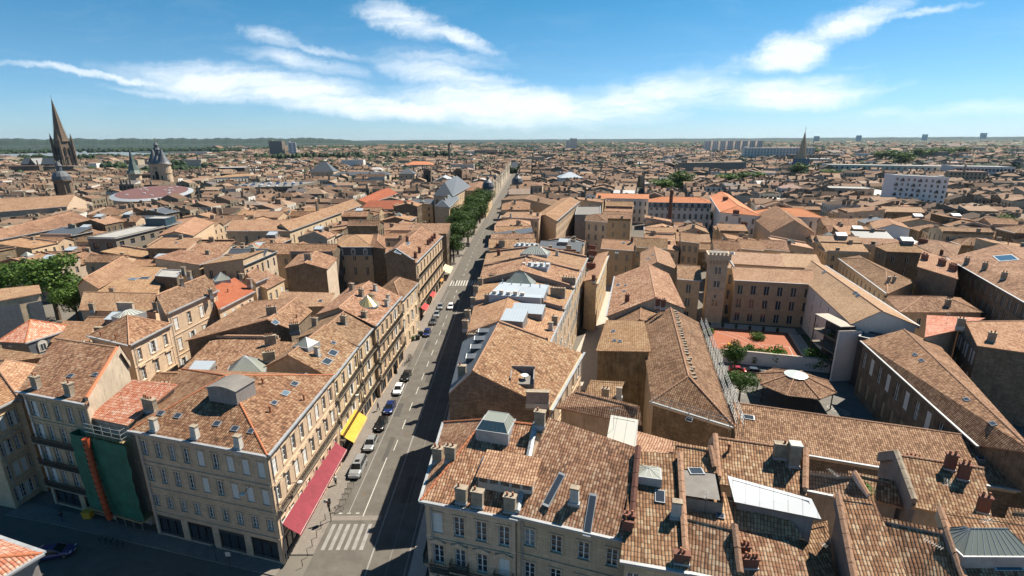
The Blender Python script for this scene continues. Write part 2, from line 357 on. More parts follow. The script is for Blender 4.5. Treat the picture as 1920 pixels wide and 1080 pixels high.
DARKWIN=MB().poly([(-.5,.02,0),(.5,.02,0),(.5,.02,2),(-.5,.02,2)],'glass').box(-.52,-.46,-.02,.02,0,2,'wpaint').box(.46,.52,-.02,.02,0,2,'wpaint').box(-.03,.03,-.02,.02,0,2,'wpaint').box(-.46,.46,-.02,.02,1.94,2,'wpaint').mesh('window')
MODWIN=MB().poly([(-.5,.05,0),(.5,.05,0),(.5,.05,2),(-.5,.05,2)],'glass').box(-.02,.02,.0,.05,0,2,'iron').box(-.5,-.48,.0,.05,0,2,'iron').box(.48,.5,.0,.05,0,2,'iron').mesh('window')
def chim(w,d,h,m,cap='chst',taper=1.,pots=0):
    b=MB(); t=taper
    a=[(-w/2,-d/2),(w/2,-d/2),(w/2,d/2),(-w/2,d/2)]
    lo=[(x,y,-.8) for x,y in a]; hi=[(x*t,y*t,h) for x,y in a]
    for i in range(4):
        j=(i+1)%4; b.poly([lo[i],lo[j],hi[j],hi[i]],m,[(0,0),(1,0),(1,h),(0,h)])
    b.poly(hi,m)
    b.box(-w/2*t-.08,w/2*t+.08,-d/2*t-.08,d/2*t+.08,h-.02,h+.14,cap)
    b.box(-w/2-.06,w/2+.06,-d/2-.06,d/2+.06,-.5,.12,'zinc')
    return b.mesh('chimney'),w*t,h+.13,pots
CHIM={'s':chim(1.1,.6,1.6,'chst',pots=2),'w':chim(1.0,.7,1.5,'chw',taper=.72),'b':chim(1.9,.6,1.6,'chst',pots=5),'r':chim(.9,.42,1.6,'brick',cap='brick',pots=2),
 'rp':chim(1.2,.45,.9,'brick',cap='brick',pots=4),'R':chim(2.8,.6,1.7,'brick',cap='brick',pots=6),'S':chim(3.2,.7,2.,'chst',pots=5),'W':chim(3.6,.6,2.4,'render',pots=0),
 'W2':chim(1.0,.9,2.3,'chst',cap='chw'),'R2':chim(1.8,.7,1.5,'chst',cap='brick',pots=4),'o':chim(1.4,1.,5.,'board',cap='pot'),'p':None,'a':chim(1.2,.6,1.3,'chst'),'S2':chim(3.,.7,1.7,'render_g')}
POT=MB().rings(0,0,[(0,.15),(.1,.13),(.45,.11),(.5,.14),(.55,.1)],'pot',7).mesh('chimney_pot')
VENT=MB().rings(0,0,[(-.4,.14),(.7,.12),(.75,.2),(.95,.16),(1.0,.0)],'pot',7).mesh('roof_vent')
AE=MB().tube((0,0,0),(0,0,2.6),.018,.015,'iron',5)
AE.tube((-.6,0,2.5),(.7,0,2.5),.009,.009,'pole_al',4)
for i in range(8): AE.tube((-.55+i*.17,-.28,2.5),(-.55+i*.17,.28,2.5),.005,.005,'pole_al',4)
AERIAL=AE.mesh('aerial')
FAR_CH=MB().box(-.6,.6,-.3,.3,-.8,1.5,'chst').box(-.65,.65,-.35,.35,1.5,1.62,'pot').mesh('chimney')
SKF=MB().box(-.5,.5,-.5,.5,-.1,.09,'zinc').mesh('skylight'); SKG=MB().poly([(-.42,-.44,.095),(.42,-.44,.095),(.42,.44,.095),(-.42,.44,.095)],'glass').mesh('pane')
def chimney(root,loc,x,y,z,typ,rz):
    if typ=='p': return put('roof_vent',VENT,root,(x-loc[0],y-loc[1],z-loc[2]),rz)
    me,w,h,pots=CHIM[typ]; c=random.uniform(.8,1.15)
    o=put('chimney',me,root,(x-loc[0],y-loc[1],z-loc[2]),rz)
    for i in range(pots):
        if random.random()<.85: put('chimney_pot',POT,o,((i-(pots-1)/2)*w/max(pots,1)*.95,random.uniform(-.05,.05),h),0,(.85,.85,random.uniform(.6,.95)))
    return o
def skylight(root,loc,x,y,z,n,w,l,dark=True):
    nv=Vector(n); up=Vector((0,0,1)); down=(Vector((0,0,-1))-nv*(-nv.z)); down=down.normalized() if down.length>.01 else Vector((0,-1,0)); a=(-down).cross(nv).normalized()
    R=Matrix((a,-down,nv)).transposed()
    o=put('skylight',SKF,root,(x-loc[0],y-loc[1],z-loc[2]+.04),sc=(w,l,1),rot=R.to_euler())
    put('pane',SKG,o,(0,0,0),col=random.choice([(1.,1.,1.),(2,2.2,2.4),(3,3.4,3.6)]) if w>1 else (1.,1.,1.1)); return o
def lantern(root,loc,x,y,z,w,l,h,typ,rz):
    b=MB()
    if typ=='cone':
        b2=MB()
        n=16
        b.rings(0,0,[(-.3,w/2+.15),(.15,w/2+.1)],'zinc',n)
        b2.rings(0,0,[(.15,w/2),(h,.05)],'gold',n)
        o=b.build('roof_lantern',root,(x-loc[0],y-loc[1],z-loc[2])); b2.build('glazing',o)
        r=MB()
        for i in range(n): t=2*math.pi*i/n; r.tube((w/2*math.cos(t),w/2*math.sin(t),.17),(0,0,h+.03),.035,.02,'zinc',4)
        r.build('glazing_bars',o); return o
    if typ=='zb0':
        b.box(-w/2,w/2,-l/2,l/2,-.8,h+.6,'render_g'); p=[(-w/2-.1,-l/2-.1,h+.605),(w/2+.1,-l/2-.1,h+.605),(w/2+.1,l/2+.1,h+1.5),(-w/2-.1,l/2+.1,h+1.5)]; b.poly(p,'seam',roof_uv(p)); b.poly([p[1],(p[1][0],p[2][1],h+.6),p[2]],'render_g'); b.poly([p[0],p[3],(p[0][0],p[3][1],h+.6)],'render_g'); b.poly([p[3],p[2],(p[2][0],p[2][1],h),(p[3][0],p[3][1],h)],'render_g')
        return b.build('zinc_dormer',root,(x-loc[0],y-loc[1],z-loc[2]),rot=rz)
    if typ=='zt':
        b.box(-w/2,w/2,-l/2,l/2,-1.2,.55,'seam')
        for i in range(5): b.box(-w/2+.6+i*1.5,-w/2+1.4+i*1.5,-l/2+.5,-l/2+1.3,.55,1.2+.2*(i%2),'chw'); b.tube((-w/2+.6+i*w/5,l/2-1-.4*i,.5),(-w/2+.6+i*w/5,l/2-1-.4*i,1.5),.12,.12,'zinc',7)
        return b.build('zinc_terrace',root,(x-loc[0],y-loc[1],z-loc[2]),rot=rz)
    if typ=='dorm':
        b.box(-1.0,1.3,-w/2,w/2,-1.6,.35,'slate'); b.box(-1.0,1.6,-w/2-.08,w/2+.08,.352,.42,'slate'); b.box(-1.12,-1.0,-w/2-.1,w/2+.1,.30,.43,'wpaint'); b.box(-1.03,-1.005,-w/2+.15,w/2-.15,-.9,.3,'glass')
        return b.build('dormer',root,(x-loc[0],y-loc[1],z-loc[2]),rot=0)
    if typ=='shed':
        b.box(-w/2,w/2,-l/2,l/2,-.8,1.0,'chw'); p=[(-w/2-.15,-l/2-.25,1.01),(w/2+.15,-l/2-.25,1.01),(w/2+.15,l/2+1.2,1.75),(-w/2-.15,l/2+1.2,1.75)]; b.poly(p,'or',roof_uv(p)); b.box(-w/2,w/2,l/2,l/2+1.1,-.8,1.5,'chw')
        o=b.build('dormer',root,(x-loc[0],y-loc[1],z-loc[2]),rot=rz)
        for i in range(5): put('window',MODWIN,o,(-w/2+w*(i+.5)/5,-l/2-.08,.35),0,(w/5*.7,1,.26))
        return o
    if typ=='well':
        b.box(-w/2,w/2,-l/2,l/2,-.5,.12,'felt'); b.box(-w/2-.15,-w/2,-l/2,l/2,-.5,1.0,'render_g'); b.box(-w/2-.15,w/2+.15,l/2,l/2+.15,-.5,1.3,'render_g'); b.box(w/2,w/2+.15,-l/2,l/2,-.5,.9,'render_g'); b.tube((.3,-.2,.1),(.3,-.2,.75),.06,.06,'iron',6); b.tube((.3,-.2,.75),(.3,-.2,.8),.55,.55,'wpaint',14)
        return b.build('roof_terrace',root,(x-loc[0],y-loc[1],z-loc[2]),rot=rz)
    base={'box':.6,'lift':1.25,'zb':1.3}.get(typ,.35)
    b.box(-w/2,w/2,-l/2,l/2,-.8,base,'zinc' if typ!='lift' else 'render_g')
    if typ=='lift':
        n=8; W2,L2=w/2+.15,l/2+.15
        pts=[(-W2+ (2*W2)*i/n, base+.05+.45*math.sin(math.pi*i/n)) for i in range(n+1)]
        for (x0,z0),(x1,z1) in zip(pts,pts[1:]): b.poly([(x0,-L2,z0),(x1,-L2,z1),(x1,L2,z1),(x0,L2,z0)],'felt')
        b.poly([(p[0],-L2,p[1]) for p in pts]+[(W2,-L2,base-.05),(-W2,-L2,base-.05)],'render_g'); b.poly([(p[0],L2,p[1]) for p in pts][::-1]+[(-W2,L2,base-.05),(W2,L2,base-.05)],'render_g')
        return b.build('lift_housing',root,(x-loc[0],y-loc[1],z-loc[2]),rot=rz)
    o=b.build('roof_lantern',root,(x-loc[0],y-loc[1],z-loc[2]),rot=rz)
    k=.12; gw,gl=w/2-k,l/2-k
    ins=min(gw,gl)*(1. if typ!='box' else .7)
    A=[(-gw,-gl,base),(gw,-gl,base),(gw,gl,base),(-gw,gl,base)]
    if typ=='box': T=[(-gw+ins*.5,-gl+ins*.5,base+h),(gw-ins*.5,-gl+ins*.5,base+h),(gw-ins*.5,gl-ins*.5,base+h),(-gw+ins*.5,gl-ins*.5,base+h)]
    elif gw>=gl: T=[(-gw+ins,0,base+h),(gw-ins+.01,0,base+h),(gw-ins+.01,.01,base+h),(-gw+ins,.01,base+h)]
    else: T=[(0,-gl+ins,base+h),(.01,-gl+ins,base+h),(.01,gl-ins+.01,base+h),(0,gl-ins+.01,base+h)]
    g=MB(); r=MB(); rm='wpaint' if typ=='rib' else 'zinc'
    for i in range(4):
        j=(i+1)%4; g.poly([A[i],A[j],T[j],T[i]],'roofglass')
        d=math.dist(A[i],A[j]); n=max(2,int(d/(.55 if typ!='rib' else .7)))
        for q in range(n+1):
            t=q/n; r.tube(lerp(A[i],A[j],t),lerp(T[i],T[j],t),.035 if typ!='rib' else .09,.03,rm,4,False)
    if typ=='box': g.poly(T,'roofglass')
    for i in range(4): r.tube(T[i],T[(i+1)%4],.05,.05,rm,4,False)
    g.build('glazing',o); r.build('glazing_bars',o); return o
MAT['metal_white']=plain('white_metal_sheet',(.62,.64,.66),.5)
MAT['gold']=plain('gilded_glass',(.75,.56,.22),.22,.75)
# ================================================================ facades
STY={ # width, height fraction, kinds weights (g glass, s shut, o open shutters, x boarded), balconies, ground shop, sill fraction
 'plain':(1.05,.55,'ggggosgg','',0,.25),'pale':(1.0,.60,'gggsgos','',0,.22),'shut':(1.05,.58,'oossog','',0,.22),'shutw':(1.1,.66,'ogosog','',0,.2),
 'corner':(1.0,.56,'gsg','',1,.26),'corner_r':(1.0,.6,'gsggs','2',1,.22),'balc':(1.1,.66,'ggogg','23',1,.16),'bal1':(1.05,.52,'gggg','',0,.28),'bal2':(1.1,.62,'gggs','2c',0,.2),
 'tall':(1.35,.62,'gggggo','',0,.2),'mod':(2.2,.5,'mmm','',0,.28),'slit':(.55,.68,'mmm','',0,.18),'board':(1.3,.6,'xxgxxs','',0,.22),'apt':(1.3,.55,'ggs','a',0,.25),'arch':(3.,.5,'mm','',0,.3),'niche':(1.8,.3,'m','',0,.35)}
def add_window(root,loc,P,u,z,w,h,kind,near,rec):
    ang=math.atan2(u[1],u[0]); inx,iny=-u[1],u[0]
    def at(dx,dy,dz): return (P[0]+u[0]*dx+inx*dy-loc[0],P[1]+u[1]*dx+iny*dy-loc[1],z+dz-loc[2])
    dim=random.choice([(1,1,1),(1,1,1),(.5,.5,.5),(2.2,2.2,2.3),(5,5,4.6)])
    if kind=='m': return put('window',MODWIN,root,at(0,rec-.02,0),ang,(w,1,h/2))
    if kind=='x':
        return put('window_boarding',BOARD,root,at(0,rec*.6,0),ang,(w,1,h/2))
    if not near: return put('window',DARKWIN,root,at(0,rec-.03,0),ang,(w,1,h/2))
    o=put('window',WIN,root,at(0,rec-.07,0),ang,(w,1,h/2)); put('pane',PANE,o,(0,0,0),col=dim)
    if kind=='s':
        for s in (-1,1): put('shutter',SHUT,o,(s*.25,-.1,0),0,(.98,1,1))
    if kind=='o':
        for s in (-1,1): put('shutter',SHUT,o,(s*.76,-rec+.02,0),0,(1,1,1))
    return o
RAIL={}
def balcony(root,loc,P,u,z,w,dep=.7,bars=True):
    ang=math.atan2(u[1],u[0]); key=round(w,1)
    if key not in RAIL:
        sb=MB().box(-key/2,key/2,-dep,0,-.16,0,'chst')
        for i in range(max(2,int(key/1.2))): x=-key/2+.15+i*(key-.3)/max(1,int(key/1.2)-1); sb.box(x-.1,x+.1,-dep*.6,0,-.45,-.165,'chst')
        r=MB(); r.box(-key/2,key/2,-dep,-dep+.05,.95,1.02,'iron'); r.box(-key/2,key/2,-dep,-dep+.03,.06,.1,'iron')
        n=int(key/.14)
        for i in range(n+1): x=-key/2+.02+i*(key-.04)/n; r.box(x-.014,x+.014,-dep+.008,-dep+.036,0.005,.95,'iron')
        for x in (-key/2,key/2-.03):
            r.box(x,x+.03,-dep+.05,0,.95,1.0,'iron')
            for i in range(5): y=-dep+.1+i*.13; r.box(x,x+.025,y,y+.025,.005,.95,'iron')
        # scroll work panel
        for i in range(int(key/.5)): x=-key/2+.25+i*.5; r.tube((x,-dep+.02,.52),(x,-dep+.035,.52),.16,.16,'iron',8)
        RAIL[key]=(sb.mesh('balcony'),r.mesh('railing'))
    a,b=RAIL[key]; o=put('balcony',a,root,(P[0]-loc[0],P[1]-loc[1],z-loc[2]),ang); put('railing',b,o,(0,0,0)); return o
def facade(mb,root,loc,P0,P1,z0,h,spec,mat,dist,trim):
    """flat wall from P0 to P1 (outside on its right), with real openings"""
    cols,floors,sty=spec; Wd=math.dist(P0,P1); u=((P1[0]-P0[0])/Wd,(P1[1]-P0[1])/Wd); n=(u[1],-u[0])
    w,hf,kinds,bal,shop,sill=STY[sty]; H=h-.7-z0; fh=H/floors; sp=Wd/cols; w=min(w,sp*.72); near=dist<150; rec=.24
    ops=[]   # u0,u1,z0,z1
    shopops=[]
    def wx(c): return sp*(c+.5)
    for fl in range(floors):
        zb=z0+fl*fh
        if fl==0 and shop:
            ns=max(1,int(Wd/4.6)); sw=Wd/ns
            for i in range(ns): shopops.append((sw*i+.5,sw*(i+1)-.5,z0+.25,z0+fh-.55))
            continue
        hh=fh*hf
        if sty=='corner' and fl==1: hh=fh*.45
        if sty=='corner_r' and fl==1: hh=fh*.34
        for c in range(cols):
            ops.append((wx(c)-w/2,wx(c)+w/2,zb+fh*sill,zb+fh*sill+hh,fl,c))
    allo=[o[:4] for o in ops]+shopops
    rows={}
    for o in allo: rows.setdefault((round(o[2],3),round(o[3],3)),[]).append(o)
    zs=sorted({z0,h}|{round(v,3) for o in allo for v in (o[2],o[3])})
    def W3(a,d,z): return (P0[0]+u[0]*a-n[0]*d-loc[0],P0[1]+u[1]*a-n[1]*d-loc[1],z-loc[2])
    def q(a0,a1,b0,b1,d=0): mb.poly([W3(a0,d,b0),W3(a1,d,b0),W3(a1,d,b1),W3(a0,d,b1)],mat,[(a0,b0),(a1,b0),(a1,b1),(a0,b1)])
    for za,zb in zip(zs,zs[1:]):
        if zb-za<1e-4: continue
        inr=sorted(o for o in allo if o[2]<=za+1e-3 and o[3]>=zb-1e-3)
        x=0.
        for o in inr:
            if o[0]>x+1e-4: q(x,o[0],za,zb)
            x=o[1]
        if x<Wd-1e-4: q(x,Wd,za,zb)
    for (a0,a1,b0,b1) in allo:
        mb.poly([W3(a0,0,b0),W3(a0,rec+.05,b0),W3(a0,rec+.05,b1),W3(a0,0,b1)][::-1],mat,[(0,0),(.2,0),(.2,b1-b0),(0,b1-b0)])
        mb.poly([W3(a1,0,b0),W3(a1,rec+.05,b0),W3(a1,rec+.05,b1),W3(a1,0,b1)],mat,[(0,0),(.2,0),(.2,b1-b0),(0,b1-b0)])
        mb.poly([W3(a0,0,b0),W3(a1,0,b0),W3(a1,rec+.05,b0),W3(a0,rec+.05,b0)],mat,[(0,0),(a1-a0,0),(a1-a0,.2),(0,.2)])
        mb.poly([W3(a0,0,b1),W3(a1,0,b1),W3(a1,rec+.05,b1),W3(a0,rec+.05,b1)][::-1],mat,[(0,0),(a1-a0,0),(a1-a0,.2),(0,.2)])
    PP=lambda a:(P0[0]+u[0]*a,P0[1]+u[1]*a)
    T=Matrix(((u[0],-n[0],0,P0[0]-loc[0]),(u[1],-n[1],0,P0[1]-loc[1]),(0,0,1,-loc[2]),(0,0,0,1)))  # local x along, y inward
    for (a0,a1,b0,b1,fl,c) in ops:
        k=kinds[(c*3+fl*5+int(Wd*7))%len(kinds)] if sty not in('corner',) else ('g' if fl==1 or c<4 or c==5 else 's')
        if sty=='corner_r': k='g' if fl==1 else ('s' if (c*2+fl)%5 in(1,3) else 'g')
        add_window(root,loc,PP((a0+a1)/2),u,b0,a1-a0,b1-b0,k,near,rec)
        if trim>=2:
            mb.box(a0-.14,a1+.14,-.1,-.002,b0-.16,b0-.003,mat,T)             # sill
            mb.box(a0-.16,a0-.003,-.05,-.002,b0,b1,mat,T); mb.box(a1+.003,a1+.16,-.05,-.002,b0,b1,mat,T)
            mb.box(a0-.2,a1+.2,-.09,-.002,b1+.003,b1+.18,mat,T)
            if (sty in('pale','bal2','corner_r')) and fl==floors-2: 
                mm=(a0+a1)/2
                mb.box(a0-.35,a1+.35,-.3,-.004,b1+.34,b1+.46,mat,T)
                mb.poly([T@Vector(p) for p in((a0-.35,-.3,b1+.46),(a1+.35,-.3,b1+.46),(mm,-.3,b1+.85))],mat); mb.poly([T@Vector(p) for p in((a0-.35,-.3,b1+.46),(mm,-.3,b1+.85),(mm,-.0,b1+.85),(a0-.35,0,b1+.46))],mat); mb.poly([T@Vector(p) for p in((mm,-.3,b1+.85),(a1+.35,-.3,b1+.46),(a1+.35,0,b1+.46),(mm,0,b1+.85))],mat)
        if ('c' in bal and fl==2 and c%2==1) or (sty=='bal2' and fl==1 and c%2==0) or (bal=='a' and c in(0,1,3,4,5,7,8) and fl>0 and near==False and c%3==(fl%2)):
            balcony(root,loc,PP((a0+a1)/2),u,b0-.05,(a1-a0)+.8)
    for i,(a0,a1,b0,b1) in enumerate(shopops):
        ang=math.atan2(u[1],u[0]); mx=PP((a0+a1)/2)
        s=MB(); ww=(a1-a0)/2; hh=b1-b0
        s.poly([(-ww,.1,0),(ww,.1,0),(ww,.1,hh),(-ww,.1,hh)],'glass')
        for x in (-ww,-ww/3,ww/3,ww-.08): s.box(x,x+.08,.0,.09,0,hh,'iron')
        s.box(-ww,ww,-.01,.095,hh-.5,hh,'iron' if i%2 else 'dark'); s.box(-ww,ww,0,.09,0,.35,'dark')
        s.build('shop_front',root,(mx[0]-n[0]*(rec-.12)-loc[0],mx[1]-n[1]*(rec-.12)-loc[1],b0-loc[2]),rot=ang)
    if trim>=2:
        for fl in range(1,floors):
            z=z0+fl*fh+.05
            mb.box(0,Wd,-.12,-.001,z-.1,z+.06,mat,T)
        if any(ch in bal for ch in '23'):
            for fl in [int(ch) for ch in bal if ch.isdigit()]+([1] if sty=='balc' else []):
                if fl<floors: 
                    m_=PP(Wd/2); balcony(root,loc,m_,u,z0+fl*fh+.14 if sty!='corner_r' else z0+fl*fh+.1,min(Wd-.6,40))
        o_=MB(); dp=T@Vector((.62,-.12,0)); o_.tube((dp.x,dp.y,.1),(dp.x,dp.y,h-.7-z0),.06,.06,'zinc',7); o_.build('drainpipe',root)
        # pilaster strips at the ends
        for a in (.02,Wd-.42): mb.box(a,a+.4,-.06,-.0015,z0,h-.55,mat,T)
SIDES={'f':0,'r':1,'b':2,'l':3}
def roof_uv(f):
    _,n=plane_z(f,f[0][0],f[0][1]); nv=Vector(n); d=Vector((0,0,-1))+nv*nv.z
    d=d.normalized() if d.length>.02 else Vector((0,-1,0)); a=d.cross(nv).normalized()
    return [(Vector(p).dot(a),Vector(p).dot(d)) for p in f]
random.seed(11)
FOOT=[]
def dormer(root,loc,P,u,z,round_=True):
    ang=math.atan2(u[1],u[0]); b=MB(); b.box(-.75,.75,-.25,1.4,0,1.5,'chw')
    if round_:
        pts=[(-.75+.75*(1-math.cos(t)),1.5+.6*math.sin(t)) for t in [math.pi*i/6 for i in range(7)]]
        b.poly([(x,-.25,z_) for x,z_ in pts],'chw')
        for (x0,a0),(x1,a1) in zip(pts,pts[1:]): b.poly([(x0,-.25,a0),(x0,1.4,a0),(x1,1.4,a1),(x1,-.25,a1)],'zinc')
    else: b.box(-.9,.9,-.35,1.5,1.5,1.62,'zinc')
    o=b.build('dormer',root,(P[0]-loc[0],P[1]-loc[1],z-loc[2]),rot=ang)
    put('window',DARKWIN,o,(0,-.29,.25),0,(.9,1,.62)); return o
def build_house(d,label_group=None):
    q,h,r,k=d['q'],d['h'],d['r'],d['k']; z0=d.get('z0',0); t=d.get('t',.5); e=d.get('e')
    cx=sum(p[0] for p in q)/4; cy=sum(p[1] for p in q)/4; loc=(cx,cy,z0); dist=math.hypot(cx,cy)
    cat='building' if d['n'] not in('terrace_house','town_house','row_house','corner_house') else 'house'
    root=empty(d['n'],loc,0,d['l'],d.get('cat',cat)); FOOT.append(q)
    F0,_=roof_faces(q,h,r,k,t,e)
    wt=random.uniform(.86,1.12); wcol=(wt,wt*random.uniform(.96,1.),wt*random.uniform(.9,1.))
    wm=d.get('wm','stone'); rm=d.get('rm',{}); fac=d.get('fac',{}); det=d.get('det',0)
    mb=MB(); az=math.atan2(q[1][1]-q[0][1],q[1][0]-q[0][0])
    for s,i in SIDES.items():
        A,B=q[i],q[(i+1)%4]; mat=rm.get(s,wm)
        if mat in('slatepanel',): mat='render_c' 
        if s in fac and fac[s]: facade(mb,root,loc,A,B,z0,h,fac[s],mat,dist,det)
        else:
            L_=math.dist(A,B); mb.poly([(A[0]-cx,A[1]-cy,0),(B[0]-cx,B[1]-cy,0),(B[0]-cx,B[1]-cy,h-z0),(A[0]-cx,A[1]-cy,h-z0)],mat,[(0,z0),(L_,z0),(L_,h),(0,h)])
        # wall above the eaves line, up to the roof
        if k!='flat':
            L_=math.dist(A,B); top=[]
            for f in F0:
                for p in f:
                    s_=((p[0]-A[0])*(B[0]-A[0])+(p[1]-A[1])*(B[1]-A[1]))/L_**2
                    if -.001<s_<1.001 and math.dist((p[0],p[1]),(A[0]+(B[0]-A[0])*s_,A[1]+(B[1]-A[1])*s_))<.02: top.append((round(s_,4),p[2]))
            dd={}
            for s_,z in top: dd[s_]=max(dd.get(s_,0),z)
            top=sorted(dd.items(),reverse=True)
            if top and max(z for _,z in top)>h+.05:
                pr=[(s_,z) for s_,z in top if z>h+.001]
                pts=[(0,h),(1,h)]+pr
                # drop duplicates of base corners
                mb.poly([(A[0]+(B[0]-A[0])*s_-cx,A[1]+(B[1]-A[1])*s_-cy,z-z0) for s_,z in pts],mat,[(s_*L_,z) for s_,z in pts])
        elif r>0:
            T=None; L_=math.dist(A,B); 
            g=grow(q,.08); gi=grow(q,-.25); A2,B2,A3,B3=g[i],g[(i+1)%4],gi[i],gi[(i+1)%4]
            z1=h+r-z0; zz=h-z0
            o3=lambda p,z:(p[0]-cx,p[1]-cy,z)
            mb.poly([o3(A2,zz-.2),o3(B2,zz-.2),o3(B2,z1),o3(A2,z1)],mat); mb.poly([o3(A2,z1),o3(B2,z1),o3(B3,z1),o3(A3,z1)],'zinc'); mb.poly([o3(B3,zz),o3(A3,zz),o3(A3,z1),o3(B3,z1)],mat)
    if det>=1 or d.get('gut'):
        for s in d.get('gut',''):
            i=SIDES[s]; A,B=q[i],q[(i+1)%4]; L_=math.dist(A,B); u=((B[0]-A[0])/L_,(B[1]-A[1])/L_)
            T=Matrix(((u[0],-u[1],0,A[0]-cx),(u[1],u[0],0,A[1]-cy),(0,0,1,-z0),(0,0,0,1)))
            m_=rm.get(s,wm); m_='stone' if m_ in('rubble','slatepanel') else m_
            c=MB(); c.box(-.02,L_+.02,-.22,-.003,h-.62,h-.3,m_,T); c.box(-.06,L_+.06,-.36,-.003,h-.3,h-.13,m_,T)
            if det>=2:
                nn=int(L_/.55)
                for j in range(nn): x=.1+j*(L_-.4)/max(1,nn-1); c.box(x,x+.2,-.34,-.225,h-.48,h-.302,m_,T)
            c.build('cornice',root,col=wcol)
            g=MB(); g.box(-.4,L_+.4,-.62,-.3,h-.125,h+.07,'zinc',T); g.build('gutter',root)
    if d['n']=='gable_house':
        A,B=q[0],q[1]; L_=math.dist(A,B); u=((B[0]-A[0])/L_,(B[1]-A[1])/L_); T=Matrix(((u[0],-u[1],0,A[0]-cx),(u[1],u[0],0,A[1]-cy),(0,0,1,-z0),(0,0,0,1))); gr=random.Random(21)
        for gx,gz,sc_,nn in ((2.2,13.6,.55,5),(2.3,12.2,.5,4),(2.2,10.6,.5,5),(3.9,13.8,.6,6),(5.1,13.0,.5,6),(1.6,9.4,.8,9),(5.6,10.2,1.0,3),(8.0,10.6,.6,7)):
            g=MB(); 
            for j in range(nn):
                c0=(gx+gr.uniform(-.7,.7)*sc_*1.4,gz+gr.uniform(-.5,.5)*sc_*1.4); a0=gr.uniform(0,6.28); rr_=sc_*gr.uniform(.25,.6); sp_=gr.uniform(2.5,5.8)
                P_=[(c0[0]+rr_*math.cos(a0+sp_*k_/9),c0[1]+rr_*1.2*math.sin(a0+sp_*k_/9)) for k_ in range(10)]
                for (x0,z_0),(x1,z_1) in zip(P_,P_[1:]): g.tube(T@Vector((x0,-.005,z_0)),T@Vector((x1,-.005,z_1)),.045,.045,'iron',4,False)
            g.build('graffiti',root)
    ob=mb.build('wall',root,col=wcol)
    if wm=='slatepanel':
        A,B=q[0],q[1]; L_=math.dist(A,B); u=((B[0]-A[0])/L_,(B[1]-A[1])/L_); T=Matrix(((u[0],-u[1],0,A[0]-cx),(u[1],u[0],0,A[1]-cy),(0,0,1,-z0),(0,0,0,1)))
        for a,c,e0,e1 in ((0,.62,9.2,h+.6),(.76,1.,10.5,h+.3)): pn=MB(); pn.box(L_*a,L_*c,-.14,-.003,e0,e1,'slate',T); pn.build('slate_panel',root)
    # roof
    ov=.35 if k!='flat' else -.25
    qo=grow(q,ov) if ov>0 else grow(q,ov)
    Fr,E=roof_faces(qo,h+(.0 if k=='flat' else -.02),r*(1+.03) if k!='flat' else 0,k,t,e)
    rb=MB(); rmk=d.get('rc','mix'); th=.16
    rmk={'white':'white_sheet'}.get(rmk,rmk); fm=[rmk]*len(Fr) if isinstance(k,str) else list(k[3])
    edges={}; tri=[]
    for f,m_ in zip(Fr,fm):
        uv=roof_uv(f); tri+=[([f[0],f[i],f[i+1]],[uv[0],uv[i],uv[i+1]],m_) for i in range(1,len(f)-1)]
    for f,uv,m_ in tri:
        rb.poly([(p[0]-cx,p[1]-cy,p[2]-z0+.06) for p in f],m_,uv)
        if k!='flat': rb.poly([(p[0]-cx,p[1]-cy,p[2]-z0-th+.06) for p in f[::-1]],'soffit')
    for f in Fr:
        if k!='flat':
            for i in range(len(f)):
                a,b=f[i],f[(i+1)%len(f)]; key=tuple(sorted([(round(a[0],2),round(a[1],2)),(round(b[0],2),round(b[1],2))])); edges.setdefault(key,[]).append((a,b))
    for key,lst in edges.items():
        if len(lst)==1:
            a,b=lst[0]; L_=math.dist(a,b)
            rb.poly([(a[0]-cx,a[1]-cy,a[2]-z0-th+.06),(b[0]-cx,b[1]-cy,b[2]-z0-th+.06),(b[0]-cx,b[1]-cy,b[2]-z0+.06),(a[0]-cx,a[1]-cy,a[2]-z0+.06)],'ridge' if rmk in('mix','or','br','pale','new') else 'soffit',[(0,0),(L_,0),(L_,th),(0,th)])
    par=d.get('par','')
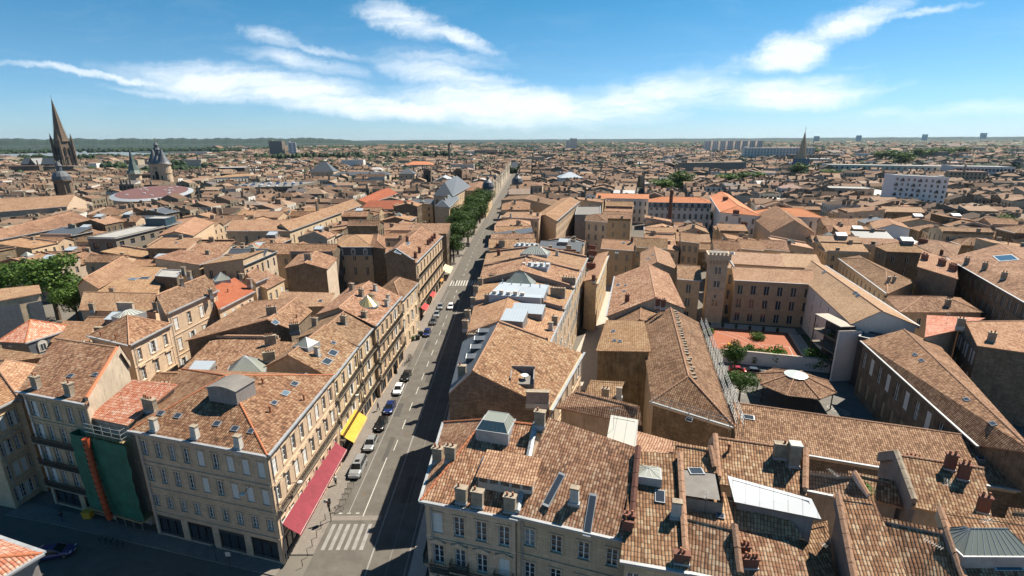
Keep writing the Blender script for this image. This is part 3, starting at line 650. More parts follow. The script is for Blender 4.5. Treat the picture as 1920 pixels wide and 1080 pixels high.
    if par and k!='flat':
        for s in par:
            pb=MB()
            i=SIDES[s]; A,B=q[i],q[(i+1)%4]; L_=math.dist(A,B); u=((B[0]-A[0])/L_,(B[1]-A[1])/L_); prof=[]
            for f in F0:
                for p in f:
                    s_=((p[0]-A[0])*u[0]+(p[1]-A[1])*u[1])/L_
                    if -.001<s_<1.001 and math.dist((p[0],p[1]),(A[0]+(B[0]-A[0])*s_,A[1]+(B[1]-A[1])*s_))<.02: prof.append((round(s_,3),p[2]))
            dd={}
            for s_,z in prof: dd[s_]=max(dd.get(s_,0),z)
            prof=sorted(dd.items()); n_=(u[1],-u[0])
            W_=lambda s_,z,o:(A[0]+(B[0]-A[0])*s_+n_[0]*o-cx,A[1]+(B[1]-A[1])*s_+n_[1]*o-cy,z-z0)
            ph=.62; wm_=d.get('pm','stained')
            for (s0,za),(s1,zb) in zip(prof,prof[1:]):
                for o in (.37,-.0): 
                    f=[W_(s0,za-.5,o),W_(s1,zb-.5,o),W_(s1,zb+ph,o),W_(s0,za+ph,o)]; pb.poly(f if o>0 else f[::-1],wm_,[(s0*L_,0),(s1*L_,0),(s1*L_,1),(s0*L_,1)])
                cm=d.get('cope','ridge'); n2=max(1,int((s1-s0)*L_/.9)) if dist<90 else 1
                for j in range(n2):
                    a0=s0+(s1-s0)*j/n2; a1=s0+(s1-s0)*(j+.96)/n2; y0=za+(zb-za)*j/n2+ph; y1=za+(zb-za)*(j+.96)/n2+ph
                    pb.poly([W_(a0,y0+.003,.46),W_(a1,y1+.003,.46),W_(a1,y1+.13,.185),W_(a0,y0+.13,.185)],cm); pb.poly([W_(a0,y0+.13,.185),W_(a1,y1+.13,.185),W_(a1,y1+.003,-.09),W_(a0,y0+.003,-.09)],cm)
            for s_,z in (prof[0],prof[-1]): pb.poly([W_(s_,z-.5,.37),W_(s_,z-.5,0),W_(s_,z+ph,0),W_(s_,z+ph+.1,.185),W_(s_,z+ph,.37)],wm_)
            pb.build('parapet',root,col=wcol)
    if k!='flat' and dist<170 and random.random()<.38:
        f=Fr[0]; ax=sum(p[0] for p in f)/len(f)+random.uniform(-1.5,1.5); ay=sum(p[1] for p in f)/len(f)+random.uniform(-1,1); az_,_=roof_at(Fr,ax,ay)
        put('aerial',AERIAL,root,(ax-cx,ay-cy,az_-z0-.1),random.uniform(0,6),(1,1,random.uniform(.7,1.1)))
    tv=random.uniform(.78,1.1); rcol=(tv*random.uniform(.95,1.03),tv*random.uniform(.97,1.02),tv*random.uniform(.90,1.02))
    if rmk=='slate': rcol=(1,1,1)
    ro=rb.build('roof',root,col=rcol)
    if E and dist<330:
        rd=MB(); mm='newridge' if rmk in('orange','red','new') or d.get('det')==2 and rmk=='mix' and d['n']=='corner_building' else 'ridge'
        if rmk=='slate': mm='zinc'
        for a,b in E:
            a=Vector((a[0]-cx,a[1]-cy,a[2]-z0+.06)); b=Vector((b[0]-cx,b[1]-cy,b[2]-z0+.06)); L_=(b-a).length; n=max(1,int(L_/.45)) if dist<110 else 1
            for i in range(n): rd.tube(a.lerp(b,i/n),a.lerp(b,(i+1)/n),.15,.12,mm,6,False)
        rd.build('ridge_tiles',ro)
    for (x,y,ty) in d.get('ch',[]):
        z,_=roof_at(Fr,x,y); chimney(root,loc,x,y,z,ty,az if ty not in('R','S') else az)
    for sk in d.get('sk',[]):
        x,y,w,l=sk; z,n=roof_at(Fr,x,y); skylight(root,loc,x,y,z+.06,n,w,l)
    for ln in d.get('lan',[]):
        x,y,w,l,hh,ty=ln
        z,n=roof_at(Fr,x,y); lantern(root,loc,x,y,z,w,l,hh,ty,az)
    for s in 'frl':
        if d.get('slate_'+s):
            i=SIDES[s]; A,B=q[i],q[(i+1)%4]; L_=math.dist(A,B); u=((B[0]-A[0])/L_,(B[1]-A[1])/L_); n=(u[1],-u[0])
            T=Matrix(((u[0],-u[1],0,A[0]-cx),(u[1],u[0],0,A[1]-cy),(0,0,1,-z0),(0,0,0,1))); out=.5 if s!='l' else 1.6
            hh=2.7 if s!='l' else 4.5
            m_=MB(); P=lambda x,y,z:tuple(T@Vector((x,y,z)))
            m_.poly([P(0,-out,h-hh),P(L_,-out,h-hh),P(L_,-.38,h-.14),P(0,-.38,h-.14)],'slate'); m_.poly([P(0,0,h-hh),P(0,-out,h-hh),P(0,-.38,h-.14),P(0,0,h-.14)],'slate'); m_.poly([P(L_,-out,h-hh),P(L_,0,h-hh),P(L_,0,h-.14),P(L_,-.38,h-.14)],'slate')
            m_.box(-.05,L_+.05,-out-.15,-.002,h-hh-.3,h-hh-.003,'zinc',T)
            if s=='l': m_.poly([P(0,-out,0),P(L_,-out,0),P(L_,-out,h-hh-.3),P(0,-out,h-hh-.3)],'stone',[(0,0),(L_,0),(L_,h-hh),(0,h-hh)]); m_.poly([P(0,0,0),P(0,-out,0),P(0,-out,h-hh-.3),P(0,0,h-hh-.3)],'rubble',[(0,0),(out,0),(out,h-hh),(0,h-hh)])
            m_.build('mansard',root)
            nd=max(2,int(L_/3.2))
            for j in range(nd):
                a=L_*(j+.5)/nd; dormer(root,loc,(A[0]+u[0]*a+n[0]*(out-.1),A[1]+u[1]*a+n[1]*(out-.1)),u,h-hh+.3,True)
    return root
HOUSES=[
{'n':'corner_building','l':'four-storey stone corner building with hipped tile roof, lift housing and red shop awning','h':15.7,'r':3.9,'k':'pyr','q':[(-47.1,56.3),(-28.2,51.0),(-27.5,71.0),(-51.5,73.4)],'ch':[(-44.0,55.7,'w'),(-38.0,54.0,'w'),(-31.8,52.0,'w'),(-28.4,62.8,'p'),(-30.8,58.2,'p'),(-34.1,63.6,'p')],'sk':[(-44.6,58.0,1,0.7),(-42.0,57.3,1,0.7),(-36.1,55.5,1,0.7),(-33.4,54.5,1,0.7),(-34.7,60.5,1,0.7),(-31.2,53.9,0.8,0.6),(-30.9,63.0,1.2,0.9),(-30.8,65.8,1.2,0.9),(-32.0,71.3,1.2,0.9),(-31.2,60.2,1,0.7)],'lan':[(-36.3,60.0,4.4,3.2,0.5,'lift')],'fac':{'f':(9,4,'corner'),'r':(8,4,'corner_r')},'wm':'stone','rc':'mix','gut':'fr','det':2},
{'n':'terrace_house','l':'narrow four-storey stone house with long black balconies, beside the scaffolding','h':18,'r':3.2,'k':'gx','q':[(-66.0,62.4),(-54.7,59.0),(-57.5,70.4),(-69.7,74.3)],'ch':[(-63.9,62.5,'s'),(-57.8,60.5,'s')],'sk':[(-60.4,64.0,1,0.6),(-56.7,63.7,1,0.6)],'lan':[(-3317.4,3863.7,5,3.4,1.6,'glass')],'t':0.85,'fac':{'f':(5,5,'balc')},'wm':'stone','rm':{'r':'render'},'rc':'mix','par':'r','pm':'render','cope':'newridge','gut':'f','det':2},
{'n':'renovated_house','l':'house behind green scaffold netting with bright new pink tile roof','h':15.5,'r':2.4,'k':'sf','q':[(-55.0,59.8),(-49.0,57.9),(-46.4,63.7),(-53.0,65.1)],'ch':[(-47.1,59.7,'b')],'wm':'render','rc':'new','gut':''},
{'n':'corner_house','l':'cream stone house across the side street at the left edge, tall sunlit windows','h':15.2,'r':2.5,'k':'gy','q':[(-84.3,64.7),(-70.7,61.3),(-70.3,66.7),(-83.9,70.1)],'fac':{'r':(5,4,'pale')},'wm':'stone','rc':'or','gut':'r','det':2},
{'n':'town_house','l':'house with broad tan hipped roof behind the balconied house, far left','h':15,'r':2.6,'k':'hy','q':[(-78.0,66.2),(-69.3,65.0),(-75.0,76.0),(-86.7,78.2)],'wm':'stone','rc':'or','gut':''},
{'n':'town_house','l':'low tiled house at the left edge below the slate dormers','h':13,'r':2,'k':'sf','q':[(-93.2,80.5),(-83.0,80.4),(-78.7,80.7),(-95.4,85.1)],'wm':'stone','rc':'or','gut':''},
{'n':'mansion','l':'mansion with salmon hipped roof over grey slate sides with two round dormers','h':15.5,'r':2.6,'k':'hx','q':[(-92.6,86.4),(-87.4,85.8),(-85.0,93.4),(-94.9,96.0)],'wm':'slate','rc':'new','gut':'r','slate_r':1},
{'n':'ivy_house','l':'stone house with hipped tile roof and ivy wall facing the courtyard','h':16,'r':2.8,'k':'hy','q':[(-77.2,87.8),(-66.9,83.3),(-66.5,93.5),(-77.1,98.0)],'ch':[(-74.4,86.7,'p'),(-70.6,85.2,'p'),(-135.0,157.8,'s'),(-127.4,151.4,'s')],'sk':[],'lan':[(-74.5,94.3,3.4,4.5,0.9,'rib'),(-208.6,246.5,3,2.6,0.4,'box')],'fac':{'r':(3,4,'pale')},'wm':'stone','rc':'mix','gut':'fr','det':2},
{'n':'town_house','l':'tiled house between the slate mansion and the ivy house, glass lantern on its roof','h':14.5,'r':2,'k':'sf','q':[(-85.3,88.7),(-78.7,88.6),(-81.0,93.0),(-87.2,94.0)],'lan':[(-78.9,86.8,5,3,1.1,'rib')],'wm':'stone','rc':'or','gut':''},
{'n':'tall_house','l':'tall cream house with bracketed cornice and closed white shutters, sunlit street side','h':18,'r':2.2,'k':'gy','q':[(-74.0,101.7),(-67.2,94.4),(-66.0,109.7),(-73.5,116.6)],'ch':[(-301.2,413.3,'s'),(-71.1,106.4,'s'),(-65.3,106.3,'s')],'t':0.35,'fac':{'r':(4,4,'shut')},'wm':'stone','rc':'br','gut':'r','det':2},
{'n':'red_roof_house','l':'cream row house with smooth dark red roof','h':15,'r':2,'k':'sr','q':[(-70.5,115.0),(-63.8,105.9),(-62.8,118.9),(-69.5,124.0)],'ch':[(-66.6,115.2,'p')],'lan':[(-71.1,121.2,3.4,3.4,1.8,'glass')],'fac':{'r':(4,3,'pale')},'wm':'stone','rc':'red','gut':'r','det':1},
{'n':'town_house','l':'pale stone house with brown roof right of the red-roofed house','h':16,'r':2,'k':'gy','q':[(-67.9,124.6),(-64.3,123.5),(-63.6,128.2),(-71.2,133.9)],'ch':[(-69.4,127.2,'s'),(-63.8,120.1,'s')],'fac':{'r':(2,3,'plain')},'wm':'stone','rc':'br','gut':'r'},
{'n':'town_house','l':'low house with brown hipped roof left of the big windowless gable','h':14,'r':1.6,'k':'sr','q':[(-66.7,126.0),(-62.4,125.1),(-61.8,133.9),(-67.7,137.1)],'fac':{'r':(3,3,'plain')},'wm':'stone','rc':'br','gut':''},
{'n':'rubble_house','l':'house with soot-stained blank rubble wall facing the glass pyramids','h':13,'r':2.6,'k':'gy','q':[(-62.9,92.6),(-45.3,98.2),(-45.6,109.7),(-62.7,117.1)],'ch':[(-49.7,100.3,'b'),(-44.4,98.0,'b'),(-46.0,103.3,'p')],'sk':[(-47.7,97.2,1.8,1.2)],'t':0.78,'fac':{},'wm':'rubble','rc':'br','gut':''},
{'n':'terrace_house','l':'tiled rear wing between corner building and rubble wall, with pot-topped chimney','h':13,'r':2,'k':'sf','q':[(-47.0,77.8),(-41.3,79.8),(-38.3,85.5),(-44.7,86.9)],'ch':[(-41.7,81.1,'b'),(-43.5,85.9,'b')],'lan':[(-44.4,78.4,6,6,2.6,'glass')],'wm':'rubble','rc':'br','gut':''},
{'n':'terrace_house','l':'street house with blue skylights and a tall white chimney','h':15,'r':2.8,'k':'gy','q':[(-39.7,75.9),(-27.9,71.9),(-27.7,84.9),(-38.0,88.3)],'ch':[(-31.5,76.5,'w')],'sk':[(-29.7,75.6,2,1.3),(-29.8,78.8,2,1.3),(-30.8,82.1,1,0.8)],'lan':[(-33.9,78.5,3,3,1.2,'glass')],'t':0.4,'fac':{'r':(4,4,'balc')},'wm':'stone','rc':'mix','gut':'r','det':2},
{'n':'terrace_house','l':'street house with zinc-edged attic storey and brown roof','h':15.2,'r':2.2,'k':'gy','q':[(-39.3,87.9),(-27.6,84.4),(-27.2,95.0),(-38.2,99.0)],'ch':[(-38.1,93.2,'s'),(-31.7,90.9,'s'),(-29.2,95.6,'s')],'t':0.45,'fac':{'r':(3,4,'balc')},'wm':'stone','rc':'br','gut':'r','det':2},
{'n':'terrace_house','l':'long street house carrying the golden glass cone lantern','h':15.6,'r':2.4,'k':'gy','q':[(-40.1,99.9),(-26.7,93.3),(-25.7,111.9),(-39.5,119.6)],'ch':[(-30.1,104.7,'s'),(-32.6,106.1,'s'),(-27.2,107.2,'w'),(-31.0,111.4,'w'),(-26.8,104.3,'w'),(-36.9,113.3,'s')],'lan':[(-30.3,102.4,4.4,4.4,2.1,'cone')],'t':0.42,'fac':{'r':(6,4,'balc')},'wm':'stone','rc':'mix','gut':'r','det':2},
{'n':'terrace_house','l':'lower pinkish street house with long white shop front','h':13.4,'r':2,'k':'hy','q':[(-33.8,123.2),(-26.6,116.4),(-25.4,131.5),(-32.3,137.7)],'fac':{'r':(4,3,'pale')},'wm':'render_c','rc':'br','gut':'r','det':2},
{'n':'terrace_house','l':'tall street house with blank stone gable and red brick chimneys','h':17.5,'r':2.4,'k':'gy','q':[(-37.0,146.7),(-26.7,138.3),(-24.7,178.2),(-37.5,186.2)],'ch':[(-27.3,141.8,'r'),(-27.3,148.6,'r'),(-26.6,160.6,'r'),(-26.4,163.4,'r'),(-26.2,167.0,'r'),(-26.1,171.4,'r'),(-32.3,156.2,'r')],'sk':[(-32.0,141.5,3,2),(-31.8,154.6,3.5,1)],'t':0.4,'fac':{'r':(9,4,'balc')},'wm':'stone','rm':{'f':'rubble'},'rc':'mix','par':'f','pm':'rubble','cope':'zinc','gut':'r','det':2},
{'n':'courtyard_house','l':'courtyard house with slate attic dormers and shuttered windows facing the camera','h':16,'r':2,'k':'hx','q':[(-58.9,167.9),(-46.6,167.5),(-51.7,189.5),(-63.2,190.9)],'fac':{'f':(3,3,'plain')},'wm':'stone','rc':'or','gut':'f','slate_f':1},
{'n':'courtyard_house','l':'brown-roofed wing beside the courtyard house, blank grey wall','h':16,'r':1.4,'k':'hy','q':[(-47.7,168.4),(-41.5,164.7),(-46.7,184.9),(-52.0,190.6)],'wm':'rubble','rc':'br','gut':''},
{'n':'courtyard_house','l':'square stone house with blank soot-stained gable and zinc roof lantern','h':16,'r':1.6,'k':'gy','q':[(-63.0,138.5),(-51.3,137.6),(-53.0,150.9),(-66.2,155.7)],'ch':[(-57.8,141.9,'b')],'wm':'rubble','rm':{'r':'render'},'rc':'mix','gut':''},
{'n':'rear_building','l':'low tan-roofed building in front of the soot-stained gable house','h':11,'r':1.5,'k':'sf','q':[(-58.3,119.8),(-45.6,119.6),(-45.7,125.5),(-59.2,126.8)],'sk':[(-47.8,121.9,1,0.8)],'wm':'stone','rc':'or','gut':''},
{'n':'l_shaped_building','l':'long cream building, tiled roof turning a corner, wing facing the camera','h':14,'r':2.4,'k':'gx','q':[(-119.3,212.6),(-92.6,211.7),(-99.3,238.1),(-128.9,242.6)],'sk':[(-110.7,211.5,1,0.8),(-97.8,208.5,1.2,0.9)],'fac':{'f':(5,2,'plain')},'wm':'render_c','rc':'or','gut':'f'},
{'n':'l_shaped_building','l':'long sunlit cream wing with zinc gutter and glazed gallery below','h':14,'r':2.4,'k':'gy','q':[(-101.9,218.8),(-92.6,211.7),(-87.1,298.2),(-101.4,317.5)],'ch':[(-97.1,257.1,'o')],'fac':{'r':(13,2,'plain')},'wm':'render_c','rc':'or','gut':'r'},
{'n':'mansard_house','l':'stone house with slate mansard and two round-headed dormers','h':14.5,'r':1.8,'k':'gy','q':[(-138.2,198.2),(-125.1,198.9),(-136.2,233.1),(-157.6,242.0)],'fac':{'f':(3,2,'plain')},'wm':'stone','rc':'or','gut':'f','slate_f':1},
{'n':'office_block','l':'dark modern block with set-back glazed top floor and concrete columns','h':16,'r':0.4,'k':'flat','q':[(-156.6,186.9),(-145.6,185.9),(-144.8,223.8),(-155.7,224.7)],'fac':{'f':(2,3,'mod'),'r':(7,4,'mod')},'wm':'conc','rc':'flat','gut':'fr'},
{'n':'plant_room','l':'small dark blue rooftop block behind the modern office block','h':19,'r':0.3,'k':'flat','q':[(-153.4,213.9),(-144.5,213.1),(-145.1,220.8),(-154.1,221.6)],'wm':'blue','rc':'flat','gut':'','z0':15},
{'n':'arcade_building','l':'long building with bracketed cornice, attic floor and red-brown roof at far left','h':14,'r':2.6,'k':'hy','q':[(-206.7,196.3),(-198.2,196.0),(-197.2,241.8),(-242.4,281.7)],'fac':{'r':(12,2,'pale')},'wm':'stone','rc':'br','gut':'r'},
{'n':'market_hall','l':'very long tiled hall roof with arched dormers at far left','h':14,'r':5,'k':'gx','q':[(-284.8,268.9),(-260.1,301.2),(-276.3,335.2),(-318.0,301.4)],'wm':'stone','rc':'or','gut':'f','fac':{'f':(6,1,'arch')}},
{'n':'town_house','l':'long tiled roof running up behind the big leafy tree','h':13,'r':2.2,'k':'gy','q':[(-116.4,132.2),(-109.3,130.0),(-114.9,153.8),(-128.2,161.4)],'t':0.4,'wm':'stone','rc':'or','gut':''},
{'n':'town_house','l':'wide tiled roof with pale sheet skylights, left of the dark square tower house','h':13,'r':2,'k':'sf','q':[(-106.1,125.6),(-90.7,125.2),(-99.8,143.4),(-109.3,145.5)],'ch':[(-101.2,124.4,'s')],'sk':[(-103.1,134.7,2.5,1.4),(-100.4,135.4,3,1.4)],'wm':'stone','rc':'or','gut':''},
{'n':'tower_house','l':'dark square stone house with two white windows and flat top','h':15.5,'r':0.3,'k':'flat','q':[(-94.9,131.8),(-88.1,130.0),(-91.7,138.1),(-98.1,139.4)],'ch':[(-89.6,135.7,'s'),(-85.2,131.0,'s')],'fac':{'f':(2,3,'plain')},'wm':'rubble','rc':'flat','gut':''},
{'n':'town_house','l':'tan-roofed house with a big white gable chimney, behind the ivy house','h':14,'r':2.2,'k':'gx','q':[(-96.4,108.7),(-79.0,107.3),(-86.1,120.0),(-103.8,121.7)],'ch':[(-93.3,108.2,'s'),(-84.7,106.8,'W'),(-78.9,107.9,'s')],'wm':'stone','rc':'or','gut':''},
{'n':'slate_gable_house','l':'house with slate-clad gable panels and a glazed roof strip, left of the big tree','h':16,'r':2,'k':'sb','q':[(-109.9,100.5),(-104.3,108.4),(-117.6,122.2),(-126.4,117.7)],'wm':'slatepanel','rc':'or','gut':''},
{'n':'corner_building','l':'stone corner building right of the street, hipped tile roof and glass-topped lantern','h':16,'r':4.2,'k':'hxl','q':[(-8.7,42.8),(0.2,40.3),(3.6,54.4),(-8.3,56.6)],'ch':[(-8.1,48.1,'s'),(-6.5,46.5,'s'),(-5.0,42.0,'s'),(-3.4,41.5,'s'),(-0.3,40.7,'s'),(2.9,48.5,'s')],'sk':[(-2.4,45.1,2,1.8),(-6.6,47.8,1,0.6)],'lan':[(-1.8,49.1,3.6,3.2,0.9,'box'),(-0.5,43.4,5.5,2.2,0.2,'shed')],'t':0.62,'e':9,'fac':{'f':(4,4,'bal2'),'l':(5,4,'bal2')},'wm':'stone','rc':'mix','par':'r','pm':'chw','cope':'zinc','gut':'flr','det':2},
{'n':'terrace_house','l':'stone front house with broad tile slope and two long narrow skylights','h':16.2,'r':4.8,'k':'sf','q':[(0.3,40.5),(10.1,37.2),(11.9,43.2),(4.0,48.7)],'ch':[(5.7,40.3,'w'),(10.0,37.2,'r'),(10.2,37.6,'r')],'sk':[(3.9,41.5,0.7,3.6),(7.0,39.1,0.7,3.8)],'fac':{'f':(4,4,'bal1')},'wm':'stone','rc':'mix','par':'r','pm':'brick','cope':'brick','gut':'f','det':2},
{'n':'sheet_roof_block','l':'raised block with curved off-white sheet roof panels','h':19.5,'r':1.6,'k':'sf','q':[(9.7,45.4),(11.9,44.7),(13.0,48.4),(10.9,49.2)],'wm':'render','rc':'white','gut':'','z0':12},
{'n':'rear_building','l':'small tiled rear building above the white sheet roof','h':14.5,'r':1.8,'k':'sf','q':[(6.7,63.2),(16.3,59.1),(16.3,60.0),(8.8,64.3)],'wm':'render_c','rc':'or','gut':''},
{'n':'rear_building','l':'small tiled outhouse in the court left of the roof works','h':12,'r':1.2,'k':'sf','q':[(11.4,71.2),(15.5,70.2),(17.1,73.1),(12.6,73.7)],'ch':[(14.1,70.3,'s'),(16.2,70.4,'w')],'wm':'render_c','rc':'or','gut':''},
{'n':'gable_house','l':'tall house with graffiti on its blank rubble gable and slate attic toward the street','h':15.5,'r':0,'k':('c',[[(-5.25,61.95,20.6),(4.89,61.18,15.5),(11.59,79.59,15.5),(-2.29,80.37,20.6)],[(-8.6,62.2,17.2),(-5.25,61.95,20.6),(-2.29,80.37,20.6),(-8.4,80.71,17.2)]],[((-5.25,61.95,20.6),(-2.29,80.37,20.6))],['mix','slate']),'q':[(-8.6,62.2),(4.9,61.2),(11.6,79.6),(-8.4,80.7)],'ch':[(3.3,61.2,'S2'),(-7.0,65.1,'s')],'lan':[(-5.8,70.4,1.6,2.6,0.3,'dorm'),(-5.4,73.6,1.6,2.6,0.3,'dorm'),(-5.0,76.6,1.6,2.6,0.3,'dorm'),(-4.5,79.3,1.6,2.6,0.3,'dorm'),(1.4,65.0,3.0,3.2,0.5,'well')],'fac':{'r':(5,4,'plain'),'l':(6,4,'bal1')},'wm':'stone','rm':{'f':'rubble'},'rc':'mix','gut':'r','det':2,'cat':'house'},
{'n':'terrace_house','l':'mid-row house with bright orange roofs and a grey zinc stepped dormer','h':16,'r':2.6,'k':'gy','q':[(-8.0,87.2),(6.3,83.6),(10.4,99.9),(-7.8,104.5)],'ch':[(-5.5,81.0,'s'),(-6.8,81.3,'s'),(8.1,91.8,'s'),(7.1,88.6,'w'),(-5.2,102.9,'s'),(-8.8,90.7,'s'),(-8.9,96.9,'s'),(-8.3,104.6,'s')],'lan':[(0.4,87.9,4,4,0.5,'zb0'),(3.1,94.2,6,3.2,0.2,'zb0')],'t':0.4,'fac':{'r':(5,4,'shut')},'wm':'stone','rc':'or','par':'fb','pm':'render_g','gut':'r','det':1},
{'n':'terrace_house','l':'mid-row house topped by a zinc terrace, air conditioners and a glazed hip lantern','h':16.5,'r':2,'k':'gy','q':[(-7.8,104.6),(10.4,100.1),(13.9,114.0),(-7.7,119.4)],'ch':[(-8.2,111.8,'s'),(-7.5,118.0,'s'),(-4.5,119.4,'b'),(10.0,107.1,'S'),(13.4,116.5,'S')],'lan':[(1.7,105.5,11,10,0.1,'zt'),(1.8,112.2,6.5,4.5,2.4,'glass'),(4.2,102.8,5.5,4,0.3,'zb0')],'t':0.5,'fac':{'r':(5,4,'shut')},'wm':'stone','rc':'or','par':'fb','pm':'render_g','gut':'r','det':1},
{'n':'terrace_house','l':'mid-row house with bluish gable wall and brown roof over round-headed dormers','h':17,'r':3,'k':'gy','q':[(-7.7,119.5),(13.9,114.1),(17.5,128.6),(-7.5,134.9)],'ch':[(-3.8,145.1,'r'),(-0.5,133.1,'p'),(5.5,127.8,'p')],'lan':[(5.8,125.2,7,5,0.1,'zt')],'t':0.45,'fac':{'r':(5,4,'shut')},'wm':'stone','rm':{'f':'render_g'},'rc':'mix','par':'fb','pm':'render_g','gut':'r','det':1},
{'n':'terrace_house','l':'mid-row house with a white-ribbed glass hip lantern and roof plants','h':17,'r':2.4,'k':'gy','q':[(-7.5,135.0),(17.5,128.7),(21.5,144.5),(-7.4,151.7)],'ch':[(-4.4,155.3,'r'),(-3.0,163.4,'r'),(1.9,158.8,'r'),(-3.0,173.8,'s'),(12.8,141.9,'w')],'lan':[(6.6,140.2,7.5,5,1.8,'rib'),(4.1,153.0,6,5,0.1,'zt')],'t':0.5,'fac':{'r':(6,4,'shut')},'wm':'stone','rc':'or','par':'fb','pm':'render_g','gut':'r','det':1},
{'n':'wedge_house','l':'narrow cream house jutting into the alley, blank yellow stone end wall','h':13.5,'r':1.5,'k':'sl','q':[(19.5,132.3),(22.3,130.1),(31.1,163.0),(28.3,165.2)],'ch':[(21.1,127.6,'r'),(23.0,144.7,'R'),(26.8,164.9,'R'),(28.3,176.9,'R')],'fac':{'r':(8,4,'plain')},'wm':'stone','rc':'or','gut':'r'},
{'n':'town_house','l':'shuttered stone house facing the camera with attic terrace, beside the street beyond the lanterns','h':17,'r':1.4,'k':'hx','q':[(-4.1,227.4),(11.8,222.0),(14.0,237.8),(-1.9,243.3)],'ch':[(-0.3,226.4,'w'),(11.6,227.3,'s'),(8.8,230.2,'s')],'fac':{'f':(6,4,'shut')},'wm':'stone','rc':'or','gut':'f'},
{'n':'terrace_house','l':'blank ochre-gabled block at the head of the sunlit yellow alley row','h':16,'r':1.4,'k':'gy','q':[(11.4,238.8),(19.4,222.2),(38.8,294.6),(30.8,311.3)],'fac':{'r':(20,4,'plain')},'wm':'stone','rc':'or','gut':'r'},
{'n':'shed_roof_house','l':'house with white shop-like rooftop parapet beyond the shuttered house','h':16,'r':2,'k':'gy','q':[(-6.0,303.5),(21.5,276.8),(26.1,298.3),(-1.4,325.1)],'ch':[(1.7,270.8,'s'),(15.0,285.7,'s')],'wm':'stone','rc':'br','gut':''},
{'n':'warehouse','l':'building being re-roofed, hipped tiles with stacked tiles along its ridge and side scaffolding','h':13,'r':3,'k':'hyf','q':[(20.7,67.6),(29.4,60.9),(38.7,100.6),(27.4,102.1)],'sk':[(24.5,63.2,0.9,0.7)],'wm':'rubble','rm':{'l':'render_c'},'rc':'br','gut':'f','e':6},
{'n':'rear_building','l':'small brown-tiled building with stained ochre wall beside the alley','h':13,'r':1.4,'k':'sl','q':[(15.6,86.5),(23.9,82.9),(26.4,97.6),(20.2,102.2)],'sk':[(20.0,95.0,1,0.8),(19.2,89.7,1,0.7),(20.1,89.0,1,0.7)],'wm':'stained','rc':'or','gut':''},
{'n':'hall','l':'big plain gabled hall roof left of the school tower, brown and pale slopes','h':13,'r':3.2,'k':'gy','q':[(21.0,105.6),(39.0,110.4),(44.4,141.0),(29.1,138.4)],'ch':[(26.2,111.3,'r'),(30.4,101.7,'r'),(31.0,100.0,'r')],'sk':[(27.7,128.6,1.4,0.9),(29.0,125.8,1,0.7),(27.6,120.8,1,0.7)],'t':0.6,'wm':'render','rc':'mix','gut':'l'},
{'n':'lean_to','l':'low brown lean-to gable in front of the hall','h':12,'r':2.2,'k':'gy','q':[(20.9,99.1),(31.9,100.5),(33.8,108.9),(24.0,109.1)],'t':0.5,'wm':'render_c','rc':'br','gut':''},
{'n':'hall','l':'smaller gabled hall behind the big hall roof','h':12.5,'r':2.2,'k':'gy','q':[(38.7,148.8),(49.2,148.5),(53.6,171.7),(44.5,172.0)],'sk':[(43.1,158.1,1.4,0.9),(44.9,159.3,1,0.7)],'t':0.45,'wm':'render','rc':'or','gut':''},
{'n':'school','l':'long school front with tall white windows on three floors behind the red courtyard','h':12.5,'r':2.4,'k':'gx','q':[(61.5,136.2),(81.1,131.4),(83.8,142.1),(64.2,146.8)],'sk':[(80.4,130.7,1.4,1)],'fac':{'f':(6,3,'tall')},'wm':'stone','rc':'pale','gut':'f','det':2},
{'n':'school','l':'flat-topped school bay with blind windows right of the castle-like tower','h':14.3,'r':0.4,'k':'flat','q':[(59.5,142.4),(63.4,140.4),(65.8,150.1),(61.9,152.1)],'fac':{'f':(2,3,'tall')},'wm':'stone','rc':'pale','gut':'','det':1},
{'n':'school','l':'left school wing with tan roof beside the castle-like tower','h':12.5,'r':2.6,'k':'gx','q':[(46.4,137.6),(51.8,135.8),(54.7,147.5),(49.3,149.3)],'fac':{'f':(1,3,'tall')},'wm':'stone','rc':'or','gut':'f','det':1},
{'n':'school','l':'rear school range with square roof well behind the tall white windows','h':12,'r':2.4,'k':'gx','q':[(67.5,158.5),(83.8,153.1),(86.7,164.7),(70.4,170.1)],'sk':[(71.2,163.3,2.6,1.6)],'t':0.6,'wm':'stone','rc':'pale','gut':''},
{'n':'school','l':'rear school roof with raised skylight, right of the roof well','h':12,'r':2.4,'k':'gx','q':[(83.8,153.1),(94.3,150.8),(97.6,164.4),(87.2,166.7)],'t':0.6,'wm':'stone','rc':'pale','gut':''},
{'n':'school','l':'modern school wing with long tan roof, white end wall and slit windows on the court','h':12.5,'r':3,'k':'gy','q':[(71.3,101.0),(83.9,99.9),(95.5,152.1),(81.7,140.3)],'sk':[(84.0,133.3,1.2,0.8),(79.4,113.2,1.2,0.8),(78.9,111.5,1.2,0.8)],'t':0.42,'wm':'white','fac':{'l':(7,4,'slit')},'rc':'pale','gut':'r'},
{'n':'flat_block','l':'dark flat-roofed block between modern school wing and long dormitory','h':10.5,'r':0.4,'k':'flat','q':[(71.2,98.2),(77.6,90.7),(80.8,96.1),(74.4,101.5)],'wm':'dark','rc':'felt','gut':''},
{'n':'dormitory','l':'long dormitory with boarded windows along the schoolyard and brown tile roof','h':11.3,'r':3,'k':'gy','q':[(61.1,58.5),(61.7,46.0),(81.8,90.8),(69.4,94.0)],'sk':[(70.1,82.3,1,0.6),(69.3,79.8,1,0.6),(64.9,65.8,1,0.6),(62.7,59.2,1,0.6)],'t':0.5,'fac':{'l':(11,2,'board')},'wm':'dirty','rc':'br','gut':'l','det':1},
